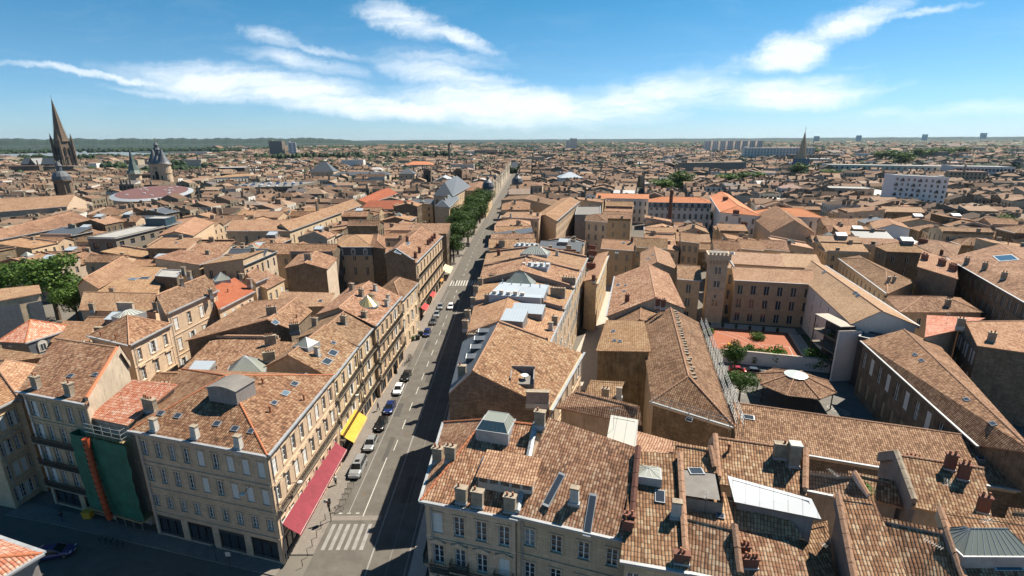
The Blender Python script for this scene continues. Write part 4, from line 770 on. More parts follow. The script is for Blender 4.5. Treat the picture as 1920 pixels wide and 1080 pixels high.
{'n':'long_low_building','l':'very long low gabled building with two tile slopes across the foot of the schoolyard','h':8.8,'r':2.2,'k':'gx','q':[(31.8,63.4),(61.7,53.0),(66.8,64.2),(35.6,74.6)],'sk':[(34.8,67.4,1.8,0.9),(60.5,57.4,0.8,0.5),(62.9,55.7,0.8,0.5)],'t':0.62,'wm':'rubble','rc':'br','gut':'f'},
{'n':'terrace_house','l':'front house with long speckled tile slope, glazed patch and skylight, beside the brick party stack','h':16,'r':4.4,'k':'sf','q':[(9.4,35.2),(14.0,34.1),(15.9,43.0),(12.0,43.5)],'ch':[(13.9,34.4,'rp'),(14.4,37.9,'w')],'sk':[(13.4,39.6,0.9,1.2)],'lan':[(12.8,41.7,2.4,2.2,0.25,'glass')],'wm':'stone','rc':'mix','par':'r','gut':'f','fac':{'f':(3,4,'bal1')}},
{'n':'terrace_house','l':'small tile slope above the glazed patch, right of the white sheet roof','h':17.5,'r':1.5,'k':'sb','q':[(12.4,44.5),(16.0,43.4),(18.2,49.7),(14.4,51.9)],'wm':'stone','rc':'or','gut':''},
{'n':'terrace_house','l':'bottom house with tile slope below the flat brown roof box','h':15.2,'r':2.6,'k':'sf','q':[(14.2,35.0),(18.4,33.8),(18.7,36.4),(14.9,37.9)],'wm':'stone','rc':'mix','par':'r','gut':'f'},
{'n':'terrace_house','l':'upper tile slope below the flat brown roof box with a tiny skylight','h':17.2,'r':1.4,'k':'sf','q':[(15.0,38.4),(19.0,37.0),(19.2,39.7),(15.5,39.5)],'sk':[(18.4,38.1,0.7,0.5)],'wm':'stone','rc':'or','gut':''},
{'n':'kiosk_roof_building','l':'near building with bright tiles and scalloped zinc gutter at the bottom-left corner','h':15,'r':2,'k':'hx','q':[(-56,30.5),(-46.2,27.4),(-42.2,36.9),(-52,40.1)],'wm':'render_g','rc':'new','gut':'brlf','det':1,'cat':'building'},
{'n':'roof_box','l':'flat brown felt-topped roof box with a pale hatch','h':19,'r':0,'k':'flat','q':[(15.2,39.0),(18.6,38.2),(19.7,42.4),(16.4,43.2)],'sk':[(17.7,42.6,1.4,1)],'wm':'render_g','rc':'felt','gut':'','z0':14},
{'n':'terrace_house','l':'tile slope between rubble firewall and felt-topped box','h':17.5,'r':1.6,'k':'sf','q':[(17.1,45.1),(20.2,44.6),(20.1,46.1),(17.2,47.1)],'ch':[(-8.6,-19.6,'r')],'sk':[(15.0,37.8,0.6,0.5)],'wm':'stone','rc':'or','par':'r','pm':'rubble','gut':''},
{'n':'terrace_house','l':'tile slope beneath the ribbed white metal roof, with orange chimney pots at its foot','h':16.5,'r':1.4,'k':'sf','q':[(19.9,38.3),(24.7,37.1),(23.9,38.4),(19.7,40.1)],'wm':'stone','rc':'or','gut':''},
{'n':'terrace_house','l':'bottom tile roof right of the row of orange chimney pots','h':14.6,'r':2,'k':'sf','q':[(18.7,33.8),(24.0,33.5),(24.6,37.0),(19.9,38.2)],'ch':[(19.6,35.9,'rp'),(19.9,34.9,'rp')],'sk':[],'wm':'stone','rc':'mix','gut':''},
{'n':'long_metal_roof','l':'ribbed white metal roof on a long rooftop shelter','h':18.4,'r':0.7,'k':'sf','q':[(20.4,39.3),(26.2,37.3),(26.2,38.3),(20.7,41.3)],'wm':'render_g','rc':'whiterib','gut':'','z0':14},
{'n':'terrace_house','l':'tile slope above the ribbed white metal roof, big whitewashed chimney on its ridge','h':16.4,'r':2.2,'k':'gx','q':[(21.1,44.5),(28.5,42.8),(31.2,48.4),(22.7,51.2)],'ch':[(22.9,47.4,'p'),(28.0,46.1,'b'),(28.7,45.4,'W2')],'t':0.66,'wm':'stone','rc':'mix','par':'lr','pm':'render','gut':''},
{'n':'terrace_house','l':'small tiled house right of the whitewashed chimney, white parapet around it','h':15.6,'r':1.6,'k':'sf','q':[(30.0,44.6),(34.9,42.7),(34.2,44.3),(29.4,45.1)],'ch':[(-992.5,-1415.4,'rp'),(-1972.0,-2578.3,'b')],'wm':'render','rc':'or','par':'lr','pm':'white','gut':'f'},
{'n':'terrace_house','l':'double-slope tiled house with high grey side wall, below the long low building','h':16,'r':2.2,'k':'gx','q':[(38.7,41.4),(43.6,39.2),(48.3,46.9),(40.7,49.1)],'ch':[(50.6,56.2,'R2'),(43.8,44.3,'r'),(44.3,43.2,'r'),(43.7,40.0,'r')],'sk':[(43.7,51.8,1.8,0.8)],'t':0.62,'wm':'render_g','rc':'mix','par':'l','pm':'render_g','cope':'chst','gut':''},
{'n':'terrace_house','l':'narrow tiled slope between two roof terraces near the green palm','h':14.4,'r':1.4,'k':'sf','q':[(35.5,45.3),(38.7,43.5),(39.1,45.1),(36.0,46.6)],'wm':'render_g','rc':'mix','gut':''},
{'n':'terrace_house','l':'long narrow tile strip running to the bottom edge, left of the barred rooflight','h':15.4,'r':4,'k':'sf','q':[(27.5,32.8),(31.5,32.7),(31.2,37.5),(28.7,38.1)],'wm':'render_g','rc':'mix','par':'l','pm':'render_g','gut':''},
{'n':'terrace_house','l':'tile slope under the barred strip rooflight','h':15,'r':3.4,'k':'sf','q':[(31.8,33.1),(36.2,33.1),(35.6,35.1),(31.3,36.8)],'ch':[(-16.8,-19.4,'p'),(-0.4,-0.4,'p'),(11.3,12.5,'p')],'sk':[(-128.4,-137.7,5.5,0.8)],'wm':'render_g','rc':'mix','par':'r','pm':'render_g','gut':''},
{'n':'terrace_house','l':'shaded bottom tile roof left of the grey firewall','h':13.5,'r':2.6,'k':'sf','q':[(24.5,34.0),(26.6,34.0),(28.3,38.7),(25.0,37.8)],'wm':'render_g','rc':'br','gut':''},
{'n':'terrace_house','l':'bottom-right tiled house with two glazed hip lanterns','h':15,'r':3,'k':'sf','q':[(36.7,33.1),(44.3,33.0),(44.2,36.4),(37.9,38.0)],'sk':[(40.6,34.1,2.4,0.9)],'lan':[(39.7,35.4,6,3,1.5,'glass'),(38.2,35.9,2.6,2.4,1.2,'glass')],'wm':'render_c','rc':'mix','par':'l','pm':'render_c','gut':''},
{'n':'terrace_house','l':'tiled house at the lower right edge behind the glazed lanterns','h':14,'r':2,'k':'sf','q':[(45.6,39.3),(50.4,38.6),(49.8,40.1),(47.3,40.6)],'wm':'render_c','rc':'or','gut':''},
{'n':'yellow_house','l':'ochre house with smooth pink tile roof and white shutters behind the dormitory','h':12,'r':1.6,'k':'sb','q':[(78.4,90.6),(86.2,93.9),(102.6,105.3),(92.4,107.2)],'fac':{'l':(3,3,'shut')},'wm':'stone','rc':'new','gut':''},
{'n':'row_house','l':'row house with slate-blue attic terrace at the right edge','h':14,'r':1.8,'k':'gx','q':[(83.9,85.4),(93.2,80.1),(112.2,98.5),(89.2,95.7)],'ch':[(87.0,86.6,'s'),(84.9,91.1,'s')],'t':0.7,'fac':{'l':(3,3,'shut')},'wm':'rubble','rc':'or','gut':''},
{'n':'row_house','l':'long dark-fronted row with white shutters and scroll-edged attic at the right edge','h':16,'r':3,'k':'gy','q':[(109.5,103.0),(117.1,92.8),(165.7,155.7),(127.8,146.2)],'ch':[(124.6,136.5,'s'),(122.3,128.5,'s'),(118.1,118.6,'s')],'sk':[(133.4,134.9,8,4)],'t':0.5,'fac':{'l':(15,4,'shutw')},'wm':'dirty','rc':'br','gut':'l'},
{'n':'row_house','l':'hipped brown-roofed house in front of the long dark shuttered row','h':10,'r':2,'k':'hx','q':[(92.9,115.6),(111.7,115.3),(115.5,125.9),(97.8,128.1)],'ch':[(105.1,117.4,'s')],'wm':'render_c','rc':'br','gut':'','fac':{'f':(2,2,'plain')}},
{'n':'row_house','l':'low long range with brown roof behind the modern school wing','h':11,'r':2,'k':'hy','q':[(98.0,127.7),(113.0,138.8),(119.1,171.7),(110.3,167.8)],'ch':[(102.9,134.8,'s'),(104.9,135.5,'s')],'fac':{'l':(12,2,'plain')},'wm':'stone','rc':'br','gut':'l'},
{'n':'firewall_house','l':'house with big blank grey brick firewall topped by red chimney pots','h':15,'r':1.2,'k':'sl','q':[(114.6,140.1),(110.6,122.5),(125.5,141.3),(132.1,161.3)],'ch':[(121.7,147.3,'R'),(119.3,138.2,'R'),(116.2,130.9,'R')],'wm':'rubble','rc':'or','gut':''},
{'n':'hipped_house','l':'hipped brown-roofed stone house behind the red chimney pots','h':12,'r':2.4,'k':'hx','q':[(139.7,177.0),(144.8,163.3),(163.9,183.9),(160.1,196.6)],'ch':[(143.6,167.4,'r'),(147.9,181.2,'R')],'fac':{'l':(2,2,'shut'),'f':(4,2,'shut')},'wm':'stone','rc':'br','gut':''},
{'n':'gabled_house','l':'white-rendered gabled house with stone quoins and blank lilac wall','h':14,'r':2,'k':'gy','q':[(148.4,207.5),(163.4,208.2),(170.9,223.4),(157.7,223.9)],'t':0.5,'fac':{'l':(2,3,'plain')},'wm':'white','rc':'or','gut':''},
{'n':'church','l':'classical church front with broad brown roof and pediment','h':13,'r':5,'k':'gy','q':[(106.0,207.0),(122.6,205.2),(142.5,256.5),(117.6,250.1)],'t':0.5,'wm':'stone','rc':'br','gut':'','fac':{'f':(1,1,'niche')}},
{'n':'row_house','l':'row house with white-ribbed rooflights, left end of the row behind the halls','h':13,'r':2.4,'k':'gx','q':[(31.7,177.1),(41.7,173.2),(44.3,183.9),(34.3,187.8)],'ch':[(42.3,177.7,'r'),(40.9,224.1,'s')],'sk':[(36.2,173.0,1.1,0.8),(39.5,178.1,1.1,0.8)],'fac':{'f':(3,3,'plain')},'wm':'stone','rc':'or','gut':'f'},
{'n':'row_house','l':'row house with two small skylights behind the smaller hall','h':13,'r':2.4,'k':'gx','q':[(43.1,179.6),(54.1,175.6),(56.8,186.2),(45.8,190.3)],'ch':[(58.0,189.9,'r'),(43.3,177.5,'s')],'sk':[(62.9,229.9,1.1,0.8),(54.6,190.8,1.1,0.8)],'fac':{'f':(3,3,'plain')},'wm':'stone','rc':'br','gut':'f'},
{'n':'row_house','l':'tall row house with two lit windows facing the camera, left of the castle-like tower','h':13,'r':2.4,'k':'gx','q':[(64.0,190.0),(69.1,185.7),(71.7,196.4),(66.6,200.6)],'ch':[(71.0,192.5,'r'),(67.5,198.5,'s')],'sk':[(160.8,454.9,1.1,0.8),(83.1,227.0,1.1,0.8)],'fac':{'f':(3,3,'plain')},'wm':'stone','rc':'or','gut':'f'},
{'n':'row_house','l':'row house with white skylights just right of the castle-like tower','h':13,'r':2.4,'k':'gx','q':[(70.4,174.2),(77.7,170.5),(80.3,181.2),(73.0,184.9)],'ch':[(76.4,168.8,'r'),(80.6,197.9,'s')],'sk':[(100.6,234.6,1.1,0.8),(82.0,185.8,1.1,0.8)],'fac':{'f':(3,3,'plain')},'wm':'stone','rc':'br','gut':'f'},
{'n':'row_house','l':'row house with chimney-topped party wall, behind the flat school bay','h':13,'r':2.4,'k':'gx','q':[(79.9,175.8),(86.0,172.0),(88.7,182.7),(82.6,186.4)],'ch':[(141.7,285.3,'r'),(92.1,201.2,'s')],'sk':[(85.3,179.1,1.1,0.8),(151.1,308.9,1.1,0.8)],'fac':{'f':(3,3,'plain')},'wm':'stone','rc':'or','gut':'f'},
{'n':'row_house','l':'row house with lit tan roof before the classical church','h':13,'r':2.4,'k':'gx','q':[(87.2,174.6),(94.2,170.9),(96.9,181.6),(89.9,185.3)],'ch':[(151.5,276.6,'r'),(93.1,185.2,'s')],'sk':[(94.6,180.5,1.1,0.8),(232.9,433.8,1.1,0.8)],'fac':{'f':(3,3,'plain')},'wm':'stone','rc':'br','gut':'f'},
{'n':'tenement','l':'stone tenement with attic storey and shuttered windows above the alley court','h':17,'r':2,'k':'hx','q':[(31.4,216.6),(39.3,210.5),(41.8,224.3),(33.8,230.4)],'fac':{'f':(3,4,'shut')},'wm':'stone','rc':'br','gut':'f'},
{'n':'flat_block','l':'modern flat roof crowded with ventilation units','h':14,'r':0.5,'k':'flat','q':[(31.2,252.1),(44.0,251.6),(49.3,285.2),(36.5,285.7)],'wm':'render_g','rc':'felt','gut':''},
{'n':'convent','l':'white shuttered range with dormered slate attic under an orange roof','h':15,'r':2.4,'k':'hx','q':[(79.3,297.2),(112.8,290.5),(116.1,304.0),(82.7,310.8)],'fac':{'f':(11,3,'tall')},'wm':'whitish','rc':'orange','gut':'f','slate_f':1},
{'n':'convent','l':'white range with smooth orange roof left of the dormered slate attic','h':15,'r':2,'k':'gx','q':[(52.7,321.2),(83.2,313.6),(86.6,327.2),(56.1,334.8)],'ch':[(3787.5,15374.1,'r')],'fac':{'f':(10,3,'plain')},'wm':'whitish','rc':'orange','gut':'f'},
{'n':'convent','l':'orange-roofed wing coming toward the camera with scalloped eaves','h':15,'r':3,'k':'hy','q':[(103.5,253.3),(116.7,239.8),(141.8,338.9),(125.7,326.6)],'ch':[(118.6,286.2,'R'),(108.4,247.4,'R'),(107.4,235.4,'R')],'t':0.5,'fac':{'l':(11,3,'plain'),'f':(3,3,'plain')},'wm':'whitish','rc':'orange','gut':'l'},
{'n':'convent','l':'long orange hipped range with dormers running right from the white courtyard','h':14,'r':3,'k':'hx','q':[(120.9,248.5),(147.0,240.4),(150.8,255.9),(124.8,264.0)],'ch':[(665.8,1308.8,'s'),(288.1,541.9,'r'),(4472.0,8173.7,'R')],'fac':{'f':(8,2,'plain')},'wm':'whitish','rc':'orange','gut':'f'},
{'n':'flat_block','l':'large white eight-storey apartment block with stacked balconies','h':26,'r':0.4,'k':'flat','q':[(252.9,344.1),(267.4,318.5),(271.3,334.1),(256.8,359.6)],'fac':{'f':(9,8,'apt')},'wm':'white','rc':'flat','gut':''},
{'n':'flat_block','l':'cream three-storey modern building left of the white apartment block','h':14,'r':0.4,'k':'flat','q':[(237.0,386.2),(263.4,376.1),(268.2,395.5),(241.8,405.6)],'fac':{'f':(6,3,'mod')},'wm':'render_c','rc':'flat','gut':''},
{'n':'depot_hall','l':'long low tan-roofed halls right of the white apartment block','h':8,'r':1,'k':'gx','q':[(354.4,421.8),(388.8,364.8),(403.4,423.0),(368.9,480.1)],'wm':'render_c','rc':'pale','gut':''},
{'n':'long_institution','l':'long pale modern institution with rows of windows behind the white apartment block','h':16,'r':0.4,'k':'flat','q':[(418.6,691.7),(544.9,622.4),(552.1,651.5),(425.8,720.8)],'fac':{'f':(24,3,'mod')},'wm':'whitish','rc':'flat','gut':''},
{'n':'long_institution','l':'long grey modern building with white lower band at the right edge','h':18,'r':0.4,'k':'flat','q':[(506.7,598.4),(548.8,570.4),(556.1,599.5),(513.9,627.5)],'fac':{'f':(16,3,'mod')},'wm':'whitish','rc':'flat','gut':''},
{'n':'parking_deck','l':'flat rooftop car park crowded with parked cars','h':14,'r':0.3,'k':'flat','q':[(-236.4,416.2),(-179.8,427.0),(-177.0,482.0),(-233.6,471.1)],'fac':{'f':(14,3,'mod')},'wm':'conc','rc':'felt','gut':''},
{'n':'white_range','l':'white arcaded range with tan roof, left of the rooftop car park','h':15,'r':2,'k':'hx','q':[(-298.8,519.6),(-274.4,548.7),(-273.2,572.7),(-297.6,543.6)],'fac':{'f':(12,2,'plain')},'wm':'whitish','rc':'or','gut':''},
{'n':'palais','l':'monumental building with big blue-grey slate pavilion roof beside the street trees','h':19,'r':7,'k':'hy','q':[(-45.2,300.7),(-34.0,297.2),(-29.0,363.7),(-46.6,382.9)],'fac':{'r':(9,3,'tall'),'f':(3,3,'tall')},'wm':'stone','rc':'slate','gut':'r','e':8},
{'n':'palais','l':'stone annex with low slate roof in front of the pavilion roof','h':17,'r':2.6,'k':'hy','q':[(-39.6,267.0),(-31.9,262.3),(-31.4,307.1),(-40.5,316.6)],'ch':[(-35.4,271.9,'s'),(-35.4,283.1,'s')],'fac':{'r':(6,4,'plain')},'wm':'stone','rc':'slate','gut':'r'},
{'n':'domed_corner_building','l':'corner building with dark bulbous dome beyond the street trees','h':18,'r':2,'k':'hy','q':[(-32,342),(-17,342),(-15.2,400),(-32,400)],'fac':{'r':(9,4,'plain'),'f':(2,4,'plain')},'wm':'stone','rc':'br','gut':'r'},
{'n':'domed_corner_building','l':'corner building with dark bulbous dome on the right side of the street','h':17,'r':2.2,'k':'hx','q':[(1,392),(23,388),(25,408),(2,412)],'fac':{'f':(7,3,'plain')},'wm':'stone','rc':'br','gut':'f'},
{'n':'red_brown_range','l':'long range with red-brown roof dotted with small chimneys, left of the pavilion roof','h':13,'r':2.6,'k':'gy','q':[(-97.4,309.5),(-87.5,314.3),(-82.6,375.2),(-102.6,409.6)],'fac':{'r':(12,2,'plain')},'wm':'stone','rc':'red','gut':'r'},
{'n':'plain_hall','l':'broad red-tiled roof facing the camera beside the cream wing','h':12,'r':3,'k':'sf','q':[(-87.0,297.0),(-60.5,295.8),(-59.7,311.8),(-86.1,313.0)],'wm':'render_c','rc':'red','gut':'f'}]
PT={}

for d in HOUSES: build_house(d)
# ================================================================ ground, streets, water, hills
def sheetmesh(name,pts,mat,z,thick=0,kind='structure',label=None,cat=None):
    b=MB()
    if thick:
        n=len(pts)
        for i in range(n):
            a,c=pts[i],pts[(i+1)%n]; b.poly([(a[0],a[1],z-thick),(c[0],c[1],z-thick),(c[0],c[1],z),(a[0],a[1],z)],mat)
    b.poly([(p[0],p[1],z) for p in pts],mat); o=b.build(name); tag(o,label,cat,kind=kind); return o
MAT['asphalt']=plain('asphalt',(.118,.107,.092),.93,noise=.3,scale=.45,bump=.1)
MAT['asphalt_old']=plain('asphalt_worn',(.15,.142,.13),.93,noise=.25,scale=.5)
MAT['paving']=stone('stone_paving',(.27,.25,.22),(.15,.14,.125),soot=.5,bscale=1.2,contrast=.1)
MAT['palepave']=plain('pale_paving',(.47,.41,.35),.9,noise=.12,scale=.8)
MAT['marking']=plain('road_marking',(.46,.45,.41),.8,noise=.18,scale=2.)
MAT['markfaint']=plain('worn_marking',(.27,.26,.245),.85,noise=.25,scale=1.)
MAT['court']=plain('red_court_surface',(.33,.105,.05),.9,noise=.12,scale=.4)
MAT['lawn']=plain('lawn',(.03,.055,.015),.95,noise=.5,scale=3.)
MAT['cityground']=plain('city_ground',(.14,.125,.105),.95,noise=.35,scale=.05)
MAT['farland']=plain('far_woodland',(.014,.034,.022),1.,noise=.75,scale=.02)
MAT['water']=plain('river_water',(.24,.23,.20),.3,noise=.1,scale=.01)
BEND=lambda y:.03*max(0,y-230)     # the street veers right farther out
RX=lambda y:.01*(y-50)+BEND(y)
RL=lambda y:.01*(y-50)+.008*min(y-50,190)+BEND(y)
sheetmesh('ground',[(-40000,-300),(40000,-300),(40000,40000),(-40000,40000)],'farland',-.05)
sheetmesh('city_ground',[(-2600,-200),(3200,-200),(3200,2300),(-1000,3300),(-2000,1500)],'cityground',-.02)
L0,R0=-28.6,-8.3
def strip(x0,x1,y0,y1):
    m=[y for y in (230,) if y0<y<y1]; return [(x0+RX(y0),y0),(x1+RX(y0),y0)]+[(x1+RX(y),y) for y in m]+[(x1+RX(y1),y1),(x0+RX(y1),y1)]+[(x0+RX(y),y) for y in m]
def strip2(x0,x1,y0,y1):
    m=[y for y in (230,) if y0<y<y1]; return [(x0+RL(y0),y0),(x1+RX(y0),y0)]+[(x1+RX(y),y) for y in m]+[(x1+RX(y1),y1),(x0+RL(y1),y1)]+[(x0+RL(y),y) for y in m]
def strip3(x0,x1,y0,y1):
    m=[y for y in (230,) if y0<y<y1]; return [(x0+RL(y0),y0),(x1+RL(y0),y0)]+[(x1+RL(y),y) for y in m]+[(x1+RL(y1),y1),(x0+RL(y1),y1)]+[(x0+RL(y),y) for y in m]
sheetmesh('road',strip2(-25.2,-12.6,40,900),'asphalt',.004)
cross=[(-110,79),(-110,70),(-30,48),(16,35.5),(14,28),(-32,40),(-112,62)]
sheetmesh('crossing_street',[(-112,50),(16,14),(16,35),(-27,46.6),(-60,55.5),(-112,70)],'asphalt',.001)
sheetmesh('pavement',strip3(-28.6,-25.2,52.5,900),'paving',.12,.14)
sheetmesh('pavement',strip(-12.6,-8.0,44,900),'palepave',.12,.14)
sheetmesh('pavement',[(-70,62.5),(-60.4,59.9),(-28.4,51.4),(-28.4,49.2),(-62,58),(-71,60)],'paving',.12,.14)
sheetmesh('side_street',[(-69.5,62),(-64.5,61),(-55,150),(-60,151)],'asphalt_old',.006)
sheetmesh('alley',[(9,96),(17.5,96),(30.5,140),(50,236),(42,236),(21,133)],'palepave',.01)
mk=MB()
def dash(x0,x1,y0,y1,m='marking',z=.010): mk.poly([(x0+RX(y0),y0,z),(x1+RX(y0),y0,z),(x1+RX(y1),y1,z),(x0+RX(y1),y1,z)],m)
dash(-21.0,-20.85,59.4,73)
y=75.
while y<170: dash(-20.35+.01*0,-20.2,y,y+3.2); y+=6.6
y=190.
while y<420: dash(-20.0,-19.85,y,y+3); y+=8
for i in range(6): dash(-24.6+i*.98,-24.1+i*.98,53.3,57.9,'markfaint')
for i in range(12): dash(-24.6+i*.95,-24.15+i*.95,176,183,'marking')
dash(-23.15,-23.03,60,170,'markfaint'); dash(-17.9,-17.7,44,170,'markfaint'); dash(-13.2,-13.05,44,170,'markfaint'); dash(-15.4,-15.35,44,170,'markfaint')
dash(-25.2,-18.3,58.6,59.5,'paving',.008)
for i in range(3): dash(-24.5+i*1.2,-24.0+i*1.2,59.9,60.1)
tag(mk.build('road_markings'),kind='structure')
# river and hills
sheetmesh('river',[(-9000,2500),(-1180,1620),(-1180,2050),(-1700,2450),(-2600,3300),(-3500,4000),(-9000,6500)],'water',.3)
def hills():
    b=MB(); random.seed(5); n=420
    for ring,(dist,hh,a0,a1) in enumerate([(5200,86,-62,-11),(8200,57,-60,60),(4300,36,-50,-8)]):
        prev=None
        for i in range(n+1):
            a=rad(a0+(a1-a0)*i/n); f=min(1,(i/n)*10,(1-i/n)*(6 if ring!=1 else 10)) 
            h=hh*(.86+.05*math.sin(i*.21+ring)+.03*math.sin(i*.83+1)+.05*random.random())*max(.02,f)
            if ring==1: h=hh*(.9+.03*math.sin(i*.4)+.05*random.random())
            p=[(math.sin(a)*dist*k,math.cos(a)*dist*k,z) for k,z in((.94,-1),(1.,h*.8),(1.06,h),(1.5,h*.9))]
            if prev: 
                for j in range(3): b.poly([prev[j],p[j],p[j+1],prev[j+1]],'farland')
            prev=p
    return tag(b.build('hills'),kind='structure')
hills()
# ================================================================ filler houses: rows along the streets, then the far city
def sat(q,p):
    for A,B in((q,p),(p,q)):
        n=len(A)
        for i in range(n):
            ax,ay=A[(i+1)%n][1]-A[i][1],-(A[(i+1)%n][0]-A[i][0])
            m1=max(ax*v[0]+ay*v[1] for v in A); m2=min(ax*v[0]+ay*v[1] for v in B)
            if m2>=m1-1e-6: return False
    return True
def shrink(q,o=.5): return grow(q,-o)
GRID={}
def cells(q):
    xs=[p[0] for p in q]; ys=[p[1] for p in q]
    for i in range(int(min(xs)//25),int(max(xs)//25)+1):
        for j in range(int(min(ys)//25),int(max(ys)//25)+1): yield (i,j)
def addfoot(q):
    for c in cells(q): GRID.setdefault(c,[]).append(q)
for q in FOOT: addfoot(q)
def keep(pts): addfoot([tuple(p) for p in pts])
keep(strip2(-28.4,-8.0,0,230)); keep(strip2(-28.4,-8.0,230,900)); keep([(14,96),(16.5,96),(30,140),(49,236),(43,236),(22,134)])
keep([(-140,30),(20,0),(14,36),(-130,75)]); keep([(-69.5,62),(-64.5,61),(-56,140),(-60,141)])
keep([(40,75),(80,75),(86,112),(50,134)]); keep([(-10,36),(80,36),(70,70),(-8,60)])
keep([(-150,130),(-118,130),(-118,155),(-150,155)])           # garden of the big tree
keep([(-33,215),(-20,215),(-14,360),(-30,360)])
keep([(74,268),(108,262),(126,300),(126,322),(82,318)])
keep([(-262,318),(-215,345),(-268,455),(-322,430)])
for x_,y_,w_ in ((-330,494,13),(-357,500,8),(-277,322,8),(-62,480,20),(-682,809,16),(-745,840,34),(345,627,9),(-160,560,32),(-205,575,14),(-108,545,9),(58,520,12),(268,395,21),(175,345,11),(160,210,9),(130,452,10),(150,462,12),(275,720,40),(87.5,283,2)): keep([(x_-w_,y_-w_*.6),(x_+w_,y_-w_*.6),(x_+w_,y_+w_*.6),(x_-w_,y_+w_*.6)])                  # convent courtyard
keep([(112,40),(135,40),(110,100),(78,110)])
def free(q,o=.6):
    s=shrink(q,o)
    for c in cells(q):
        for p in GRID.get(c,()):
            if sat(s,p): return False
    return True
CAMV=Vector((0,0,50))
def inview(x,y,m=0.): return y>12 and abs(x)<y*1.04+25+m
PARCELS=[]
def parcels(rng,az,ux0,ux1,vy0,vy1,bw,bd,street,wlo,whi,hlo,hhi):
    """blocks of back-to-back houses; local u across az, v along az"""
    a=rad(az); U=(math.cos(a),-math.sin(a)); V=(math.sin(a),math.cos(a))
    W2=lambda u,v:(U[0]*u+V[0]*v,U[1]*u+V[1]*v)
    u=ux0
    while u<ux1:
        bdj=bd*rng.uniform(.85,1.2); v=vy0+rng.uniform(-10,0)
        while v<vy1:
            L_=bw*rng.uniform(.7,1.4); vv=v
            hb=rng.uniform(hlo,hhi)
            while vv<v+L_-4:
                w=rng.uniform(wlo,whi); w=min(w,v+L_-vv)
                for side in (0,1):
                    dpt=bdj/2*rng.uniform(.86,1.02)
                    if rng.random()<.06: continue
                    if side==0: c0,c1=u,u+dpt
                    else: c0,c1=u+bdj-dpt,u+bdj
                    q=[W2(c0,vv),W2(c1,vv),W2(c1,vv+w),W2(c0,vv+w)]
                    PARCELS.append((q,max(7,hb+rng.uniform(-2.2,2.2)),side))
                vv+=w
            v+=L_+street*rng.uniform(.6,1.1)
        u+=bdj+street*rng.uniform(.5,1.)
rng=random.Random(77)
# rows that line the main street, both sides
def row(x0,dep,y0,y1,sgn):
    y=y0
    while y<y1:
        w=rng.uniform(7,13); a,b=(x0+RX(y),x0+RX(y+w)) if sgn>0 else (x0+RL(y),x0+RL(y+w)); q=[(a,y),(a+dep,y),(b+dep,y+w),(b,y+w)] if sgn>0 else [(a-dep,y),(a,y),(b,y+w),(b-dep,y+w)]
        PARCELS.append((q,rng.uniform(13,18),2 if sgn<0 else 3)); y+=w
row(-28.5,14,200,880,-1); row(-7.9,14,155,880,1)
parcels(rng,3,-620,-43,55,620,60,27,7,7,12,9.5,14.5)
parcels(rng,14,-70,560,40,560,55,28,7,7,12,9,13.5)
near=[];far=[]
for q,h,side in PARCELS:
    cx=sum(p[0] for p in q)/4; cy=sum(p[1] for p in q)/4
    if not inview(cx,cy): continue
    if cx>R0+RX(cy)-30 and cx<-28 and side<2: pass
    if side in(0,1):
        if cx<-28 and q in (): continue
    if not free(q): continue
    # left blocks belong left of the street, right blocks right of it
    addfoot(q); dd=math.hypot(cx,cy)
    if dd<135: h=min(h,10.5+rng.uniform(0,1.5))
    elif cx<-60 and dd<270: h=min(h,9.5+rng.uniform(0,3)) if rng.random()<.82 else 15.5
    near.append((dd,q,h,side))
near.sort(key=lambda t:t[0])
NIND=max(0,296-len(HOUSES)); BLD=[]
KINDS=[('gx',.5),('gy',.5),('gx',.35),('gy',.6),('sf',.5),('sr',.5),('sl',.5),('hx',.5),('gx',.65)]
RC=['or','mix','br','or','br','mix','or','pale','mix','slate']; WM=['stone','render_c','rubble','render','stone','dirty']
LAND=[('the big leafy tree',-132,141),('the square tower house',-88,140),('the L-shaped cream building',-93,225),('the office block',-168,215),('the market hall',-250,320),
 ('the pavilion roof',-38,330),('the street trees',-27,260),('the castle-like tower',57,139),('the classical church',88,225),('the orange-roofed range',100,300),('the white apartment block',315,400),
 ('the modern school wing',85,125),('the dark shuttered row',135,130),('the alley',30,150),('the ochre-ended wedge house',26,140),('the brick chimney stack',87,292),('the dormitory',95,85),
 ('the rooftop car park',-250,480),('the gate tower',-300,470),('the hipped stone house',150,165),('the golden glass cone',-45,110),('the low brown range',120,160),('the plain red-tiled hall',-65,260)]
ORD=['nearest','second','third','fourth','fifth','sixth','seventh','eighth','ninth','tenth','eleventh','twelfth','thirteenth','fourteenth','fifteenth','sixteenth','seventeenth','eighteenth']
RW={'or':'ochre','mix':'mottled','br':'brown','pale':'sandy','slate':'slate grey'}; WW={'stone':'pale stone','render_c':'cream','rubble':'rubble-walled','render':'rendered','dirty':'sooty stone'}
KW={'g':'gabled','s':'lean-to','h':'hipped'}
cnt={}
